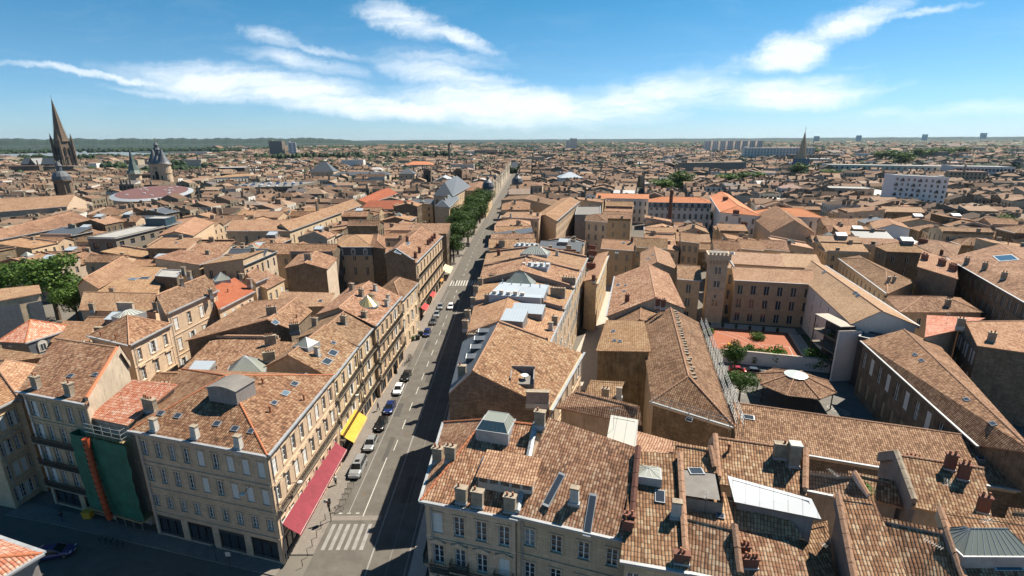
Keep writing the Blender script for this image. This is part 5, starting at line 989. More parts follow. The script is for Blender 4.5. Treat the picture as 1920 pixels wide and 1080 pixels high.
for i,(dd,q,h,side) in enumerate(near[:NIND]):
    k,t=rng.choice(KINDS); rise=rng.uniform(1.5,2.4); rc=rng.choice(RC); wm=rng.choice(WM)
    A,B,C_,D=q; w=math.dist(A,B); dp=math.dist(B,C_); cx=sum(p[0] for p in q)/4; cy=sum(p[1] for p in q)/4
    fac={}
    if dd>60: fac={('l' if cx>0 else 'r'):(max(2,int(dp/2.8)),3,rng.choice(['plain','shut','pale'])),'f':(max(2,int(w/4)),3,'plain')}
    if k in('gx',) : pass
    ch=[]
    for _ in range(rng.choice([1,1,2,3])):
        s_=rng.choice([.06,.94]); t_=rng.uniform(.2,.8); ch.append((A[0]+(B[0]-A[0])*t_+(D[0]-A[0])*s_,A[1]+(B[1]-A[1])*t_+(D[1]-A[1])*s_,rng.choice('aapab')))
    sk=[(cx+rng.uniform(-2,2),cy+rng.uniform(-2,2),1,.8)] if rng.random()<.3 else []
    lan=[(cx,cy,rng.uniform(2.2,3.4),rng.uniform(2.2,3.2),1.2,'glass')] if rng.random()<.10 else ([(cx+1,cy,3.4,2.4,.3,'zb0')] if rng.random()<.12 else [])
    lx=min(LAND,key=lambda l:math.hypot(l[1]-cx,l[2]-cy)); dx,dy=cx-lx[1],cy-lx[2]
    rel='behind' if dy>abs(dx) else ('in front of' if -dy>abs(dx) else ('right of' if dx>0 else 'left of'))
    look=f"{RW[rc]}-roofed {KW[k[0]]} {WW[wm]} house"
    key=(rel,lx[0],k[0],wm,rc); cnt[key]=cnt.get(key,0)+1; n_=cnt[key]
    lab=(look+f", {ORD[min(n_-1,17)]} such {rel} {lx[0]}") 
    build_house(dict(n='city_house',l=lab,h=h,r=rise,k=k,t=t,q=[(round(a,2),round(b,2)) for a,b in q],fac=fac,wm=wm,rc=rc,ch=ch,sk=sk,lan=lan,gut=('l' if cx>0 else 'r') if rng.random()<.5 else '',det=0,cat='house',par=rng.choice(['','','f','b','fb','l']) if k[0]!='h' else '',pm=rng.choice(['rubble','render','stained','render_g'])))
rest_=near[NIND:]
# ---- the far city: one mesh nobody could count
MAT['farwall']=None
def varmat(name,stops,rough=.9):
    stops=[(p,tuple(x*ALB*1.08 for x in c)) for p,c in stops]
    m,nt,b=newmat(name); a=N(nt,'ShaderNodeAttribute',{'attribute_name':'rnd'}); c=ramp(nt,a.outputs['Fac'],stops,'LINEAR')
    tc=N(nt,'ShaderNodeTexCoord'); n=N(nt,'ShaderNodeTexNoise',Vector=tc.outputs['Object'],Scale=.6,Detail=5.,Roughness=.7)
    c=mix(nt,.6,c,mix(nt,1.,c,ramp(nt,n.outputs[0],[(.3,(.6,.6,.6)),(.7,(1.35,1.35,1.35))]),'MULTIPLY'))
    nt.links.new(c,b.inputs['Base Color']); b.inputs['Roughness'].default_value=rough; b.inputs['Specular IOR Level'].default_value=.2; return m
MAT['farwall']=varmat('far_walls',[(0,(.12,.10,.08)),(.35,(.28,.23,.17)),(.62,(.46,.39,.29)),(.85,(.60,.56,.50)),(1,(.85,.83,.79))])
MAT['farroof']=varmat('far_roofs',[(0,(.065,.045,.035)),(.3,(.16,.10,.068)),(.55,(.24,.15,.10)),(.8,(.32,.225,.16)),(.86,(.13,.13,.14)),(.93,(.26,.12,.07)),(1,(.55,.55,.55))])
class RB(MB):
    def __init__(s): super().__init__(); s.r=[]; s.cur=0
    def poly(s,pts,m,uv=None): s.r.append(s.cur); return super().poly(pts,m,uv)
def farhouse(b,q,h,rng,win=True,flat=False):
    b.cur=rng.random(); qq=q
    A,B,C_,D=[(p[0],p[1]) for p in q]
    k=rng.random(); r=rng.uniform(1.3,2.6)*(math.dist(A,B)/13)
    kind='flat' if flat else ('gx' if k<.4 else 'gy' if k<.75 else 'sf' if k<.85 else 'hx')
    F,E=roof_faces([A,B,C_,D],h,0 if flat else r,kind)
    for i in (0,1,3):
        P_,Q_=q[i],q[(i+1)%4]
        if i==1 and (P_[0]+Q_[0])>0 or i==3 and (P_[0]+Q_[0])<0: continue
        b.poly([(P_[0],P_[1],0),(Q_[0],Q_[1],0),(Q_[0],Q_[1],h),(P_[0],P_[1],h)],'farwall')
        if win:
            L_=math.dist(P_,Q_); n=max(1,int(L_/3)); u=((Q_[0]-P_[0])/L_,(Q_[1]-P_[1])/L_); nn=(u[1]*.06,-u[0]*.06)
            if i==0 and rng.random()<.25: continue
            for fl in (1,2):
                for c in range(n):
                    a=L_*(c+.5)/n-.5; z=h-1.-fl*3.1+.6
                    b.poly([(P_[0]+u[0]*a+nn[0],P_[1]+u[1]*a+nn[1],z),(P_[0]+u[0]*(a+1.1)+nn[0],P_[1]+u[1]*(a+1.1)+nn[1],z),(P_[0]+u[0]*(a+1.1)+nn[0],P_[1]+u[1]*(a+1.1)+nn[1],z+1.9),(P_[0]+u[0]*a+nn[0],P_[1]+u[1]*a+nn[1],z+1.9)],'hole')
    b.cur=rng.random() if not flat else rng.uniform(.83,1.)
    if not flat and b.cur>.84 and rng.random()<.8: b.cur*=.6
    for f in F: b.poly([(p[0],p[1],p[2]+.05) for p in f],'farroof')
    if kind!='flat':
        if kind=='gx':
            for s,e_ in (((D,A),F[0][3]),((B,C_),F[0][2])): b.cur=.2; b.poly([(s[0][0],s[0][1],h),(s[1][0],s[1][1],h),(e_[0],e_[1],e_[2])],'farwall')
        if kind=='gy': b.cur=.2; b.poly([(A[0],A[1],h),(B[0],B[1],h),F[0][3] if False else (F[0][3][0],F[0][3][1],F[0][3][2])],'farwall')
        if kind=='sf': b.poly([(C_[0],C_[1],h),(D[0],D[1],h),F[0][3],F[0][2]],'farwall'); b.poly([(B[0],B[1],h),(C_[0],C_[1],h),F[0][2]],'farwall'); b.poly([(D[0],D[1],h),(A[0],A[1],h),F[0][3]],'farwall')
    for _ in range(rng.choice([0,1,2,3,4])):
        s_=rng.choice([.04,.5,.96]); t_=rng.uniform(.1,.9); x=A[0]+(B[0]-A[0])*t_+(D[0]-A[0])*s_; y=A[1]+(B[1]-A[1])*t_+(D[1]-A[1])*s_; b.cur=rng.uniform(.1,.5)
        b.box(x-.8,x+.8,y-.35,y+.35,h-.5,h+r+rng.uniform(.3,1.4),'farwall',skip='d')
fb=RB(); rg=random.Random(3)
for dd,q,h,side in rest_: farhouse(fb,q,h,rg)
print('near parcels',len(near),'individual',min(NIND,len(near)))
def ring(r0,r1,cell,hlo,hhi,p,az=0,bigp=.03):
    n=0
    x=-r1
    while x<r1:
        y=50.
        while y<r1:
            d=math.hypot(x,y)
            if r0<=d<r1 and y>0 and abs(x)<y*1.08 and rg.random()<p:
                a=rad(az+(-8 if x<-100 else 12 if x>60 else 2)+25*math.sin(x*.0021)*math.cos(y*.0017)+rg.uniform(-4,4)); w=cell*rg.uniform(.7,1.25)/2; l=cell*rg.uniform(.6,1.1)/2; jx=x+rg.uniform(-.3,.3)*cell; jy=y+rg.uniform(-.3,.3)*cell
                big=rg.random()<bigp
                if big: w*=2.2; l*=1.3
                ca,sa=math.cos(a),math.sin(a); q=[(jx+ca*u+sa*v,jy-sa*u+ca*v) for u,v in((-w,-l),(w,-l),(w,l),(-w,l))]
                riv= jx<-1100 and jy> -.62*jx+ 620 and jy < -1.25*jx+1000
                wood=math.sin(jx*.004+1.3)*math.cos(jy*.0031+.5)+.5*math.sin(jx*.011+jy*.009)
                if not riv and wood<.95 and free(q,.3):
                    addfoot(q); farhouse(fb,q,rg.uniform(hlo,hhi)*(1.5 if big else 1),rg,d<900,flat=big or rg.random()<(.05 if d<1000 else .14)); n+=1
            y+=cell
        x+=cell
    return n
print(ring(280,620,13.5,8,13,.95),ring(600,1000,15,7,13,.92,5,.02),ring(1000,1700,19,6,12,.8,5,.05),ring(1700,3000,30,6,11,.5,0,.08),ring(3000,5600,60,6,12,.22,0,.16))
me=fb.mesh('distant_city'); at=me.attributes.new('rnd','FLOAT','FACE'); at.data.foreach_set('value',fb.r)
tag(link(bpy.data.objects.new('distant_city',me)),'mass of distant tiled roofs spreading to the horizon','city',kind='stuff')
# ================================================================ trees
MAT['leaf']=None
def leafmat(name,c0,c1,c2):
    c0,c1,c2=[tuple(x*.85 for x in c) for c in (c0,c1,c2)]
    m,nt,b=newmat(name); a=N(nt,'ShaderNodeAttribute',{'attribute_name':'rnd'}); oi=N(nt,'ShaderNodeObjectInfo')
    c=ramp(nt,a.outputs['Fac'],[(0,c0),(.5,c1),(1,c2)]); c=mix(nt,1.,c,oi.outputs['Color'],'MULTIPLY'); nt.links.new(c,b.inputs['Base Color']); b.inputs['Roughness'].default_value=.65; b.inputs['Specular IOR Level'].default_value=.25
    tr=N(nt,'ShaderNodeBsdfTranslucent',Color=c); mx=N(nt,'ShaderNodeMixShader',_0=.3,_1=b.outputs[0],_2=tr.outputs[0]); nt.links.new(mx.outputs[0],nt.nodes['Material Output'].inputs[0]); return m
MAT['leaf']=leafmat('leaves',(.022,.050,.010),(.055,.105,.020),(.12,.18,.04))
MAT['bark']=plain('bark',(.13,.10,.07),.95,noise=.3,scale=3.)
def crown_mesh(seed,R=4.,H=7.,n=4200,leaf=.42,lobes=13,base=.0):
    r=random.Random(seed); b=RB(); L_=[]
    for i in range(lobes):
        a=r.uniform(0,6.28); rr=R*r.uniform(.15,.72)*(1 if i else 0); z=H*(.22+.62*r.random()); s=R*r.uniform(.32,.55)*(1.15-.5*abs(z/H-.45)); L_.append((rr*math.cos(a),rr*math.sin(a),z+base,s))
    tw=sum(l[3]**2 for l in L_)
    for (lx,ly,lz,s) in L_:
        for _ in range(int(n*s*s/tw)):
            v=Vector((r.gauss(0,1),r.gauss(0,1),r.gauss(0,1))).normalized(); rad_=s*(1-abs(r.gauss(0,.16)))*(1+.16*math.sin(v.x*9+lx)*math.sin(v.y*8+ly)); c=Vector((lx,ly,lz))+Vector((v.x*rad_,v.y*rad_,v.z*rad_*.82))
            nn=(v+Vector((r.gauss(0,.5),r.gauss(0,.5),r.gauss(0,.5)))).normalized(); a=nn.orthogonal().normalized(); a=(Matrix.Rotation(r.uniform(0,6.28),3,nn)@a); c2=nn.cross(a); q=leaf*r.uniform(.6,1.3)
            b.cur=r.random(); b.poly([c-a*q*.5,c+c2*q*.32,c+a*q*.5,c-c2*q*.32],'leaf')
    me=b.mesh('crown'); at=me.attributes.new('rnd','FLOAT','FACE'); at.data.foreach_set('value',b.r); return me,L_
CR=[crown_mesh(s) for s in (1,2,3)]; CRS=[crown_mesh(s,n=1100,leaf=.8,lobes=9) for s in (4,5)]; BUSH=[crown_mesh(s,R=1.,H=1.2,n=1500,leaf=.16,lobes=10) for s in (7,8)]
def trunk_mesh(L_,H=7.):
    b=MB(); b.tube((0,0,-4.2),(0,0,-1.),.30,.24,'bark',9,False); b.tube((0,0,-1.),(.1,.05,H*.45),.24,.12,'bark',8,False)
    for l in L_[:9]: m=Vector((l[0]*.4,l[1]*.4,l[2]*.45)); b.tube((0,0,-.6+l[2]*.1),m,.13,.08,'bark',6,False); b.tube(m,l[:3],.08,.02,'bark',5,False)
    return b.mesh('trunk')
TR=[trunk_mesh(c[1]) for c in CR+CRS]
def tree(x,y,s,hs,label,group=None,name='tree',i=0,col=(1,1,1),small=False,cat='tree',rz=0):
    """crown radius ~4*s, from 4.2*hs to 12*hs"""
    t=empty(name,(x,y,0),rz,label,cat,group); k=(3+i%2) if small else i%3; c=(CR+CRS)[k]
    put('crown',c[0],t,(0,0,4.2*hs),0,(s,s,hs),col=col); put('trunk',TR[k],t,(0,0,4.2*hs),0,(s,s,hs)); return t
G='plane trees along the street'
stt=[(-24.6,212,1.25,1.1),(-24.5,228,1.7,1.4),(-26,243,1.9,1.6),(-22.6,256,1.7,1.5),(-26,270,1.9,1.65),(-22,284,1.8,1.6),(-23,300,2.0,1.7),(-21.4,318,2.0,1.75),(-21,337,2.1,1.8),(-20.5,356,2.0,1.75)]
for i,(x,y,s,h) in enumerate(stt):
    x+=.6*BEND(y)
    tree(x,y,s,h,['small dark green street tree nearest the camera on the left pavement','second dark green street tree from the near end','third street tree from the near end, wide crown','fourth street tree from the near end','fifth street tree from the near end','sixth street tree from the near end','seventh street tree from the near end','eighth street tree from the near end','ninth street tree from the near end','farthest street tree before the domed corner building'][i],G,'plane_tree',i,(.85,.9,.8),rz=i*1.7)
tree(-133,142,2.35,1.75,'big bright green leafy tree among the roofs at the left edge',None,'leafy_tree',0,(1.25,1.3,1.1))
tree(-150,146,1.9,1.5,'lower bushy tree left of the big leafy tree',None,'leafy_tree',1,(1.1,1.2,1.))
tree(-122,136,1.1,1.1,'small tree low on the right flank of the big leafy tree',None,'leafy_tree',2,(1.3,1.35,1.1))
def bush(x,y,s,hs,label,name='bush',i=0,z=0,col=(1,1,1),group=None,rz=0):
    o=put(name,BUSH[i%2][0],None,(x,y,z),rz,(s,s,hs),col=col); return tag(o,label,'bush',group)
#@PT@
bush(52.3,127,1.9,1.5,'round green bush in the courtyard beside the left school wing','round_bush',0,.1,(1.2,1.3,1.))
bush(63.3,123.5,2.2,1.5,'round green bush in a kerbed bed right of the white court lines','round_bush',1,.1,(1.2,1.3,1.))
bush(55.5,110.2,2.9,3.3,'low spreading shrub by the garden wall beside the yellow slide','round_bush',0,.1,(1.1,1.3,.9),rz=2)
bush(60.5,108.6,3.0,3.5,'leafy climbing shrub spilling over the middle of the garden wall','round_bush',1,.1,(1.1,1.5,.8))
bush(68.3,106.2,3.0,3.8,'bright green shrub at the right end of the garden wall','round_bush',0,.1,(1.2,1.6,.8),rz=1)
tree(44.5,90.5,.75,.62,'small dark tree squeezed between the re-roofed building and the yard canopy',None,'yard_tree',1,(1,1.1,1))
tree(48,101.5,.7,.75,'small dark tree by the parked red car in the yard',None,'yard_tree',2,(.8,.9,.8))
tree(232,238,1.9,1.35,'rounded bright tree behind the dark shuttered row at the right edge',None,'leafy_tree',2,(1.2,1.35,1.))
tree(247,235,1.3,.9,'smaller tree at the right edge beside the rounded bright tree',None,'leafy_tree',1,(1.1,1.2,1.))
tree(116,300,1.0,.8,'light green tree in the white courtyard car park',None,'leafy_tree',0,(1.3,1.5,.9),True)
tree(150,205,.8,.75,'small bright tree between low ochre walls right of the classical church',None,'leafy_tree',1,(1.2,1.5,.8),True)
tree(105,180,.9,.9,'dark shrubby tree below the classical church front',None,'leafy_tree',1,(.9,1,.8),True)
for i,(px_,y,s,h,l) in enumerate([(130,452,3.2,1.5,'broad light green tree left of the big dark round tree behind the orange roofs'),(150,462,3.6,2.0,'big dark round tree rising behind the orange-roofed range'),
   (215,520,3.,1.5,'dark tree right of the orange-roofed range, far off'),(240,540,3.,1.5,'wide far tree clump before the scaffolded spire'),(262,560,3.,1.4,'low far tree left of the scaffolded spire'),(330,600,3.2,2.0,'dark round tree touching the scaffolded spire'),(375,620,2.6,1.3,'low far tree right of the scaffolded spire')]):
    tree(px_,y,s,h,l,None,'far_tree',i,(.9,.95,.8) if i%2 else (1.2,1.3,.9),True)
g2='trees in front of the slate mansards'
for i in range(9): tree(-238+i*17,520+i*6,1.9,1.1,['first','second','third','fourth','fifth','sixth','seventh','eighth','ninth'][i]+' tree from the left in front of the dark slate mansards',g2,'row_tree',i,(.8,.9,.8),True,rz=i)
PK=['nearest on the left','second','third','fourth','fifth','sixth','seventh','eighth','ninth','lone far','tall lone far','small lone near']
for i,(x,y) in enumerate([(700,1000),(735,1015),(760,1040),(870,1130),(905,1150),(940,1180),(975,1200),(1010,1230),(1045,1260),(800,1400),(1150,1350),(640,860)]):
    tree(x,y,5,2.4,'park tree in the broad far-right green belt, '+PK[i]+' of the group','park trees on the far right','park_tree',i,(.9,1,.8),True,rz=i)
# woodland belts far off: nobody could count these
wb=RB(); wr=random.Random(9)
def belt(x0,y0,x1,y1,wd,n,hh):
    for _ in range(n):
        t=wr.random(); x=x0+(x1-x0)*t+wr.gauss(0,wd); y=y0+(y1-y0)*t+wr.gauss(0,wd); s=wr.uniform(4,8)*(1+y/3500); h=hh*wr.uniform(.6,1.2)
        wb.cur=wr.random(); wb.rings(x,y,[(0,s*.7),(h*.35,s),(h*.75,s*.8),(h,s*.25)],'farleaf',6,rot=wr.random())
MAT['farleaf']=leafmat('far_leaves',(.012,.030,.010),(.024,.050,.014),(.045,.078,.02))
belt(-600,1250,-150,1380,14,240,20); belt(-1100,1500,-700,1350,18,130,15); belt(-1500,1600,-1150,1560,16,90,15)
for _ in range(2300):
    a=rad(wr.uniform(-46,47)); d=wr.uniform(750,5000); x,y=math.sin(a)*d,math.cos(a)*d
    if x<-1150 and y>1450 and d<3300: continue
    belt(x-d*.015,y,x+d*.015,y+5,6+d*.004,wr.choice([2,4,9]),10+d*.0012)
for _ in range(5500):
    a=rad(wr.uniform(-46,47)); d=wr.uniform(3000,7600); x,y=math.sin(a)*d,math.cos(a)*d
    if x<-1500 and d<4300: continue
    s=wr.uniform(12,30); wb.cur=wr.random(); wb.rings(x,y,[(0,s*.9),(9,s),(16,s*.6),(19,s*.1)],'farleaf',5,rot=wr.random())
me=wb.mesh('woodland'); at=me.attributes.new('rnd','FLOAT','FACE'); at.data.foreach_set('value',wb.r)
tag(link(bpy.data.objects.new('woodland',me)),'distant green belts of trees between the roofs and on the plain','woodland',kind='stuff')
# ================================================================ landmarks
def lm(name,label,cat,x,y,z=0,rz=0): return empty(name,(x,y,z),rz,label,cat)
MAT['gothic']=stone('gothic_stone',(.26,.205,.15),(.10,.085,.07),soot=.7,bscale=1.5)
def gothic_spire(name,label,x,y,H,base,rz,mat='gothic',scaf=False):
    t=lm(name,label,'church tower',x,y,0,rz); hb=H*.46; w=base/2
    b=MB(); 
    lv=[0,hb*.3,hb*.55,hb*.8,hb]
    for i in range(4):
        s0=w*(1-.07*i); s1=w*(1-.07*(i+1)); z0,z1=lv[i],lv[i+1]
        b.rings(0,0,[(z0,s0*1.414),(z1-.8,s1*1.414),(z1-.8,s1*1.5),(z1,s1*1.5),(z1,s1*1.38)],mat,4,math.pi/4)
    b.build('tower_shaft',t)
    for i in range(4):
        a=math.pi/4+i*math.pi/2; c=MB(); c.rings(w*1.28*math.cos(a),w*1.28*math.sin(a),[(0,w*.27),(hb*.55,w*.2),(hb*.56,w*.24),(hb*.95,w*.16),(hb*1.02,w*.19),(hb*1.22,.05)],mat,6); c.build('buttress_pinnacle',t)
        c=MB(); u=MB()
        for f in (.33,.6):
            zz=hb*f; hh=hb*.2
            for sx in (-1,1):
                T=Matrix.Rotation(i*math.pi/2,4,'Z'); xx=sx*w*.36
                c.box(xx-w*.15,xx+w*.15,-w*.965,-w*.9,zz,zz+hh,'hole',T)
                c.poly([T@Vector(p) for p in((xx-w*.15,-w*.965,zz+hh),(xx+w*.15,-w*.965,zz+hh),(xx,-w*.965,zz+hh*1.25))],'hole')
        c.build('belfry_opening',t)
    s=MB(); s.rings(0,0,[(hb-.5,w*1.02),(hb+2,w*.92),(H*.62,w*.60),(H-1,.25),(H,.3)],mat,8,math.pi/8)
    for i in range(8):
        a=math.pi/8+i*math.pi/4
        for j in range(16):
            f=j/16; z=hb+2+(H-hb-4)*f; r_=w*.92*(1-f)*.98+.15
            s.box(-.3,.3,-.3,.3,z,z+.9,mat,Matrix.Translation((r_*math.cos(a),r_*math.sin(a),0)))
    sp_=s.build('spire',t); c=MB(); c.tube((0,0,H),(0,0,H+5),.15,.08,'iron',5); c.box(-1,1,-.1,.1,H+3,H+3.3,'iron'); c.build('cross',sp_)
    if scaf:
        c=MB(); c.rings(0,0,[(0,w*1.75),(hb*1.0,w*1.6)],'bluenet',4,math.pi/4); c.build('scaffold_netting',t)
    return t
MAT['bluenet']=plain('grey_blue_netting',(.13,.19,.25),.8,noise=.2,scale=.2)
gothic_spire('gothic_spire','tall dark gothic church spire piercing the horizon at the left',-682,809,113,19,rad(-20))
gothic_spire('scaffolded_spire','pointed stone spire wrapped in grey-blue scaffolding on the right',345,627,58,11,rad(10),'stone',True)
# nave beside the big spire
t=lm('church_nave','long grey-roofed gothic nave left of the tall spire','church',-745,840,0,rad(-12))
b=MB(); b.box(-34,34,-9,9,0,17,'gothic'); b.build('wall',t); b=MB()
F,_=roof_faces([(-35,-10),(35,-10),(35,10),(-35,10)],17,9,'gx')
for f in F: b.poly([(p[0],p[1],p[2]+.02) for p in f],'slate')
b.poly([(-35,10,17),(-35,-10,17),(-35,0,26)],'gothic'); b.poly([(35,-10,17),(35,10,17),(35,0,26)],'gothic'); b.build('roof',t)
b=MB(); b.box(-7,7,-17,-9.01,0,17,'gothic'); b.poly([(-7,-17,17),(7,-17,17),(0,-17,26)],'gothic'); b.poly([(-7.5,-17.5,17),(0,-17.5,26),(0,0,26),(-7.5,0,17)],'slate'); b.poly([(7.5,-17.5,17),(7.5,0,17),(0,0,26),(0,-17.5,26)],'slate'); b.box(-3,3,-17.1,-17.01,5,15,'hole'); b.build('transept',t)
for x in range(-28,30,8):
    b=MB(); b.box(x-.6,x+.6,-11,-9.02,0,14,'gothic'); b.build('buttress',t)
# gate tower with two cones and a belfry
t=lm('gate_tower','stone gate tower with twin round cones and a gilded belfry','gate tower',-330,494,0,rad(-30)); t.scale=(1.25,1.25,1.04)
for sx in (-1,1):
    b=MB(); b.rings(sx*6.,0,[(0,4.9),(12,4.6),(12,4.9),(12.8,4.9),(12.8,4.5),(21,4.4),(21,4.7),(21.8,4.7),(21.8,4.4),(28,4.4),(28.6,5.2),(29.2,5.2)],'stone',20)
    b.build('round_tower',t); b=MB(); b.rings(sx*6.,0,[(29.2,5.3),(31,4.2),(36,2.2),(41.5,.25),(43,.12)],'slate',20); b.build('cone_roof',t,smooth=True)
    for a in (-110,-60): 
        b=MB(); an=rad(a); b.box(-.5,.5,-4.55,-4.3,15,19,'hole',Matrix.Translation((sx*6.,0,0))@Matrix.Rotation(an+rad(90),4,'Z')); b.build('window_slit',t)
b=MB(); b.box(-4,4,-3,3,0,29,'stone'); b.build('central_wall',t)
b=MB()
pts=[(2.4*math.cos(a),20+3*math.sin(a)) for a in [math.pi*i/10 for i in range(11)]]
b.poly([(-2.4,-3.02,13)]+[(2.4,-3.02,13)]+[(x,-3.02,z) for x,z in pts],'hole'); b.build('arch_opening',t)
for i in range(5): b=MB(); b.box(-3+i*1.5-.3,-3+i*1.5+.3,-3.05,-3.003,24,26.3,'hole'); b.build('window',t)
b=MB(); b.rings(0,0,[(29,5.5),(34,3.),(36,2.2)],'slate',4,math.pi/4); b.rings(0,0,[(36,1.9),(41,1.8),(41.3,2.3),(43,1.5),(45,1.4),(45.3,1.8),(48,.2)],'slate',8); b.build('belfry',t)
b=MB(); b.tube((0,0,48),(0,0,50),.1,.08,'iron',5); b.box(-1.6,1.6,-.1,.1,50,51,'gold'); b.build('weather_vane',t)
# small copper-green spire
MAT['patina']=plain('weathered_copper',(.09,.13,.12),.6,noise=.3)
t=lm('green_spire','small octagonal green-grey spire on a square stone tower left of the gate tower','church tower',-361,502,0,.3)
b=MB(); b.rings(0,0,[(0,5.5),(20,5.3),(20.4,6.6),(21,6.6)],'stone',8,math.pi/8); b.build('tower_shaft',t); b=MB(); b.rings(0,0,[(21,6.4),(24,4.4),(32,2.1),(46,.1)],'patina',8,math.pi/8); b.build('spire',t)
# baroque bell tower
t=lm('bell_tower','baroque stone bell tower with grey domed lantern at far left','church tower',-277,322,0,rad(-20))
b=MB(); b.rings(0,0,[(0,6.2),(17,6.),(17.2,6.8),(18,6.8)],'gothic',4,math.pi/4); b.build('tower_shaft',t)
b=MB(); b.rings(0,0,[(18,4.6),(27,4.4),(27.2,5.4),(28,5.4)],'gothic',8,math.pi/8); b.build('belfry',t)
for i in range(4): b=MB(); b.box(-.9,.9,-4.32,-4.1,20,25.5,'hole',Matrix.Rotation(i*math.pi/2,4,'Z')); b.build('belfry_opening',t)
b=MB(); b.rings(0,0,[(28,4.8),(30,4.5),(32,3.4),(33,2.2),(33.2,1.4),(36,1.3),(36.2,1.8),(37.5,1.1),(39,.2)],'slate',12); b.build('dome',t,smooth=True)
# bulbous domes of the two corner buildings
for x,y,z,s,l in ((-15.5,345,18,3.6,'dark bulbous dome on the left corner building beyond the street trees'),(4.5,396,17,4.0,'dark bulbous dome on the right corner building down the street')):
    t=lm('corner_dome',l,'dome',x,y,z); b=MB(); b.rings(0,0,[(-6,s),(0,s),(0,s*1.15),(.6,s*1.15)],'stone',12); b.build('drum',t); b=MB(); b.rings(0,0,[(.6,s*1.05),(2.5,s*1.1),(5,s*.85),(6.5,s*.4),(7,s*.25),(8.5,s*.22),(9.2,.05)],'slate',14); b.build('dome_shell',t,smooth=True)
# twin square church towers near the street
t=lm('twin_tower_church','church with two squat square stone towers left of the far street','church',-62,475,0,rad(2))
for sx in (-1,1):
    b=MB(); b.rings(sx*14,0,[(0,4.6),(23,4.6),(23.2,5.3),(24,5.3),(24,3.6),(25.5,3.4),(26,.5)],'gothic',4,math.pi/4); b.build('square_tower',t); b=MB(); b.box(sx*14-1,sx*14+1,-3.3,-3.27,15,20,'hole'); b.build('belfry_opening',t)
b=MB(); b.box(-10.6,10.6,-2,26,0,13,'stone'); b.build('wall',t); b=MB(); b.poly([(-11.,-2.1,13),(11.,-2.1,13),(0,-2.1,18)],'stone'); b.poly([(11.,-2.2,13),(11.,26,13),(0,26,18),(0,-2.2,18)],'zinc'); b.poly([(-11.,26,13),(-11.,-2.2,13),(0,-2.2,18),(0,26,18)],'zinc'); b.build('roof',t)
# slab blocks on the skyline
MAT['skywin']=plain('facade_window_bands',(.20,.20,.21),.5)
def slab(x,y,w,d,h,rz,label,col='whitish',rows=10,cols=10,name='tower_block'):
    t=lm(name,label,'tower block',x,y,0,rz); b=MB(); b.box(-w/2,w/2,-d/2,d/2,0,h,col); b.box(-w/2+3,-w/2+8,-3,3,h+.01,h+3,col); b.build('wall',t); b=MB()
    for r_ in range(rows):
        z=2+(h-3)*r_/rows
        for c in range(cols):
            x0=-w/2+w*(c+.2)/cols; b.poly([(x0,-d/2-.1,z),(x0+w*.6/cols,-d/2-.1,z),(x0+w*.6/cols,-d/2-.1,z+(h-3)/rows*.55),(x0,-d/2-.1,z+(h-3)/rows*.55)],'skywin')
    o=b.build('windows',t); o['kind']='stuff'
slab(-700,1590,46,14,50,rad(-15),'grey slab tower block on the left skyline beyond the tree belt','conc',11,10); slab(-655,1590,22,14,46,rad(20),'pale narrow tower block beside the grey slab on the left skyline','white',9,2)
for i in range(8): slab(690+i*26,1870,19,14,42,0,'one of the identical pale tower slabs in a row on the right skyline','whitish',12,3); bpy.context.scene.objects[-1] if False else None
n_=0
for o in list(C.objects):
    if o.get('label','').startswith('one of the identical pale'): n_+=1; o['label']=f"{['first','second','third','fourth','fifth','sixth','seventh','eighth'][n_-1]} from the left of eight pale skyline tower slabs"; o['group']='row of pale skyline slabs'
slab(590,1170,150,12,30,rad(-4),'long pale slab block of flats behind the scaffolded spire','whitish',8,22)
slab(275,720,92,14,19,rad(8),'long tan three-storey block left of the scaffolded spire','conc',3,12,'long_block')
slab(2830,4940,44,20,66,0,'lone tower block on the right horizon, left one','whitish',12,3); slab(3750,5750,48,20,74,0,'second lone tower block on the right horizon','whitish',12,3); slab(4640,5980,50,20,82,0,'third lone tower block on the right horizon','whitish',12,3); slab(5410,6110,60,24,94,0,'rightmost lone tower block on the horizon','whitish',12,3)
slab(275,2350,30,14,54,0,'pale tower cluster on the horizon right of the far street','whitish',10,8); slab(245,2300,14,12,46,0,'narrow pale block left of the horizon tower cluster','whitish',10,4)
slab(900,1150,90,20,20,0,'wide orange-roofed hall in the far right suburbs','conc',2,10,'far_hall')
slab(-135,1150,4,4,42,0,'lone slim brick tower on the horizon left of the street','gothic',4,1,'slim_tower')
# shopping centre with red oval roof
t=lm('shopping_centre','shopping centre with large dark red oval roof and pale rim','building',-266,386,0,rad(118)); b=MB()
n=40; E1=[(58*math.cos(2*math.pi*i/n),22*math.sin(2*math.pi*i/n)) for i in range(n)]
MAT['maroon']=plain('dark_red_roofing',(.15,.065,.058),.8,noise=.15,scale=.1)
for i in range(n):
    a,c=E1[i],E1[(i+1)%n]; b.poly([(a[0]*1.1,a[1]*1.15,13.5),(c[0]*1.1,c[1]*1.15,13.5),(c[0],c[1],14.6),(a[0],a[1],14.6)],'zinc'); b.poly([(a[0],a[1],0),(c[0],c[1],0),(c[0],c[1],13.6),(a[0],a[1],13.6)],'skywin')
b.build('rim',t); b=MB(); b.poly([(x,y,14.65) for x,y in E1],'maroon'); b.build('roof',t)
rr=random.Random(4)
for i in range(16):
    x,y=rr.uniform(-44,44),rr.uniform(-15,15); b=MB(); b.box(x-1,x+1,y-.7,y+.7,14.7,15.2,'wpaint'); b.build('rooflight',t)
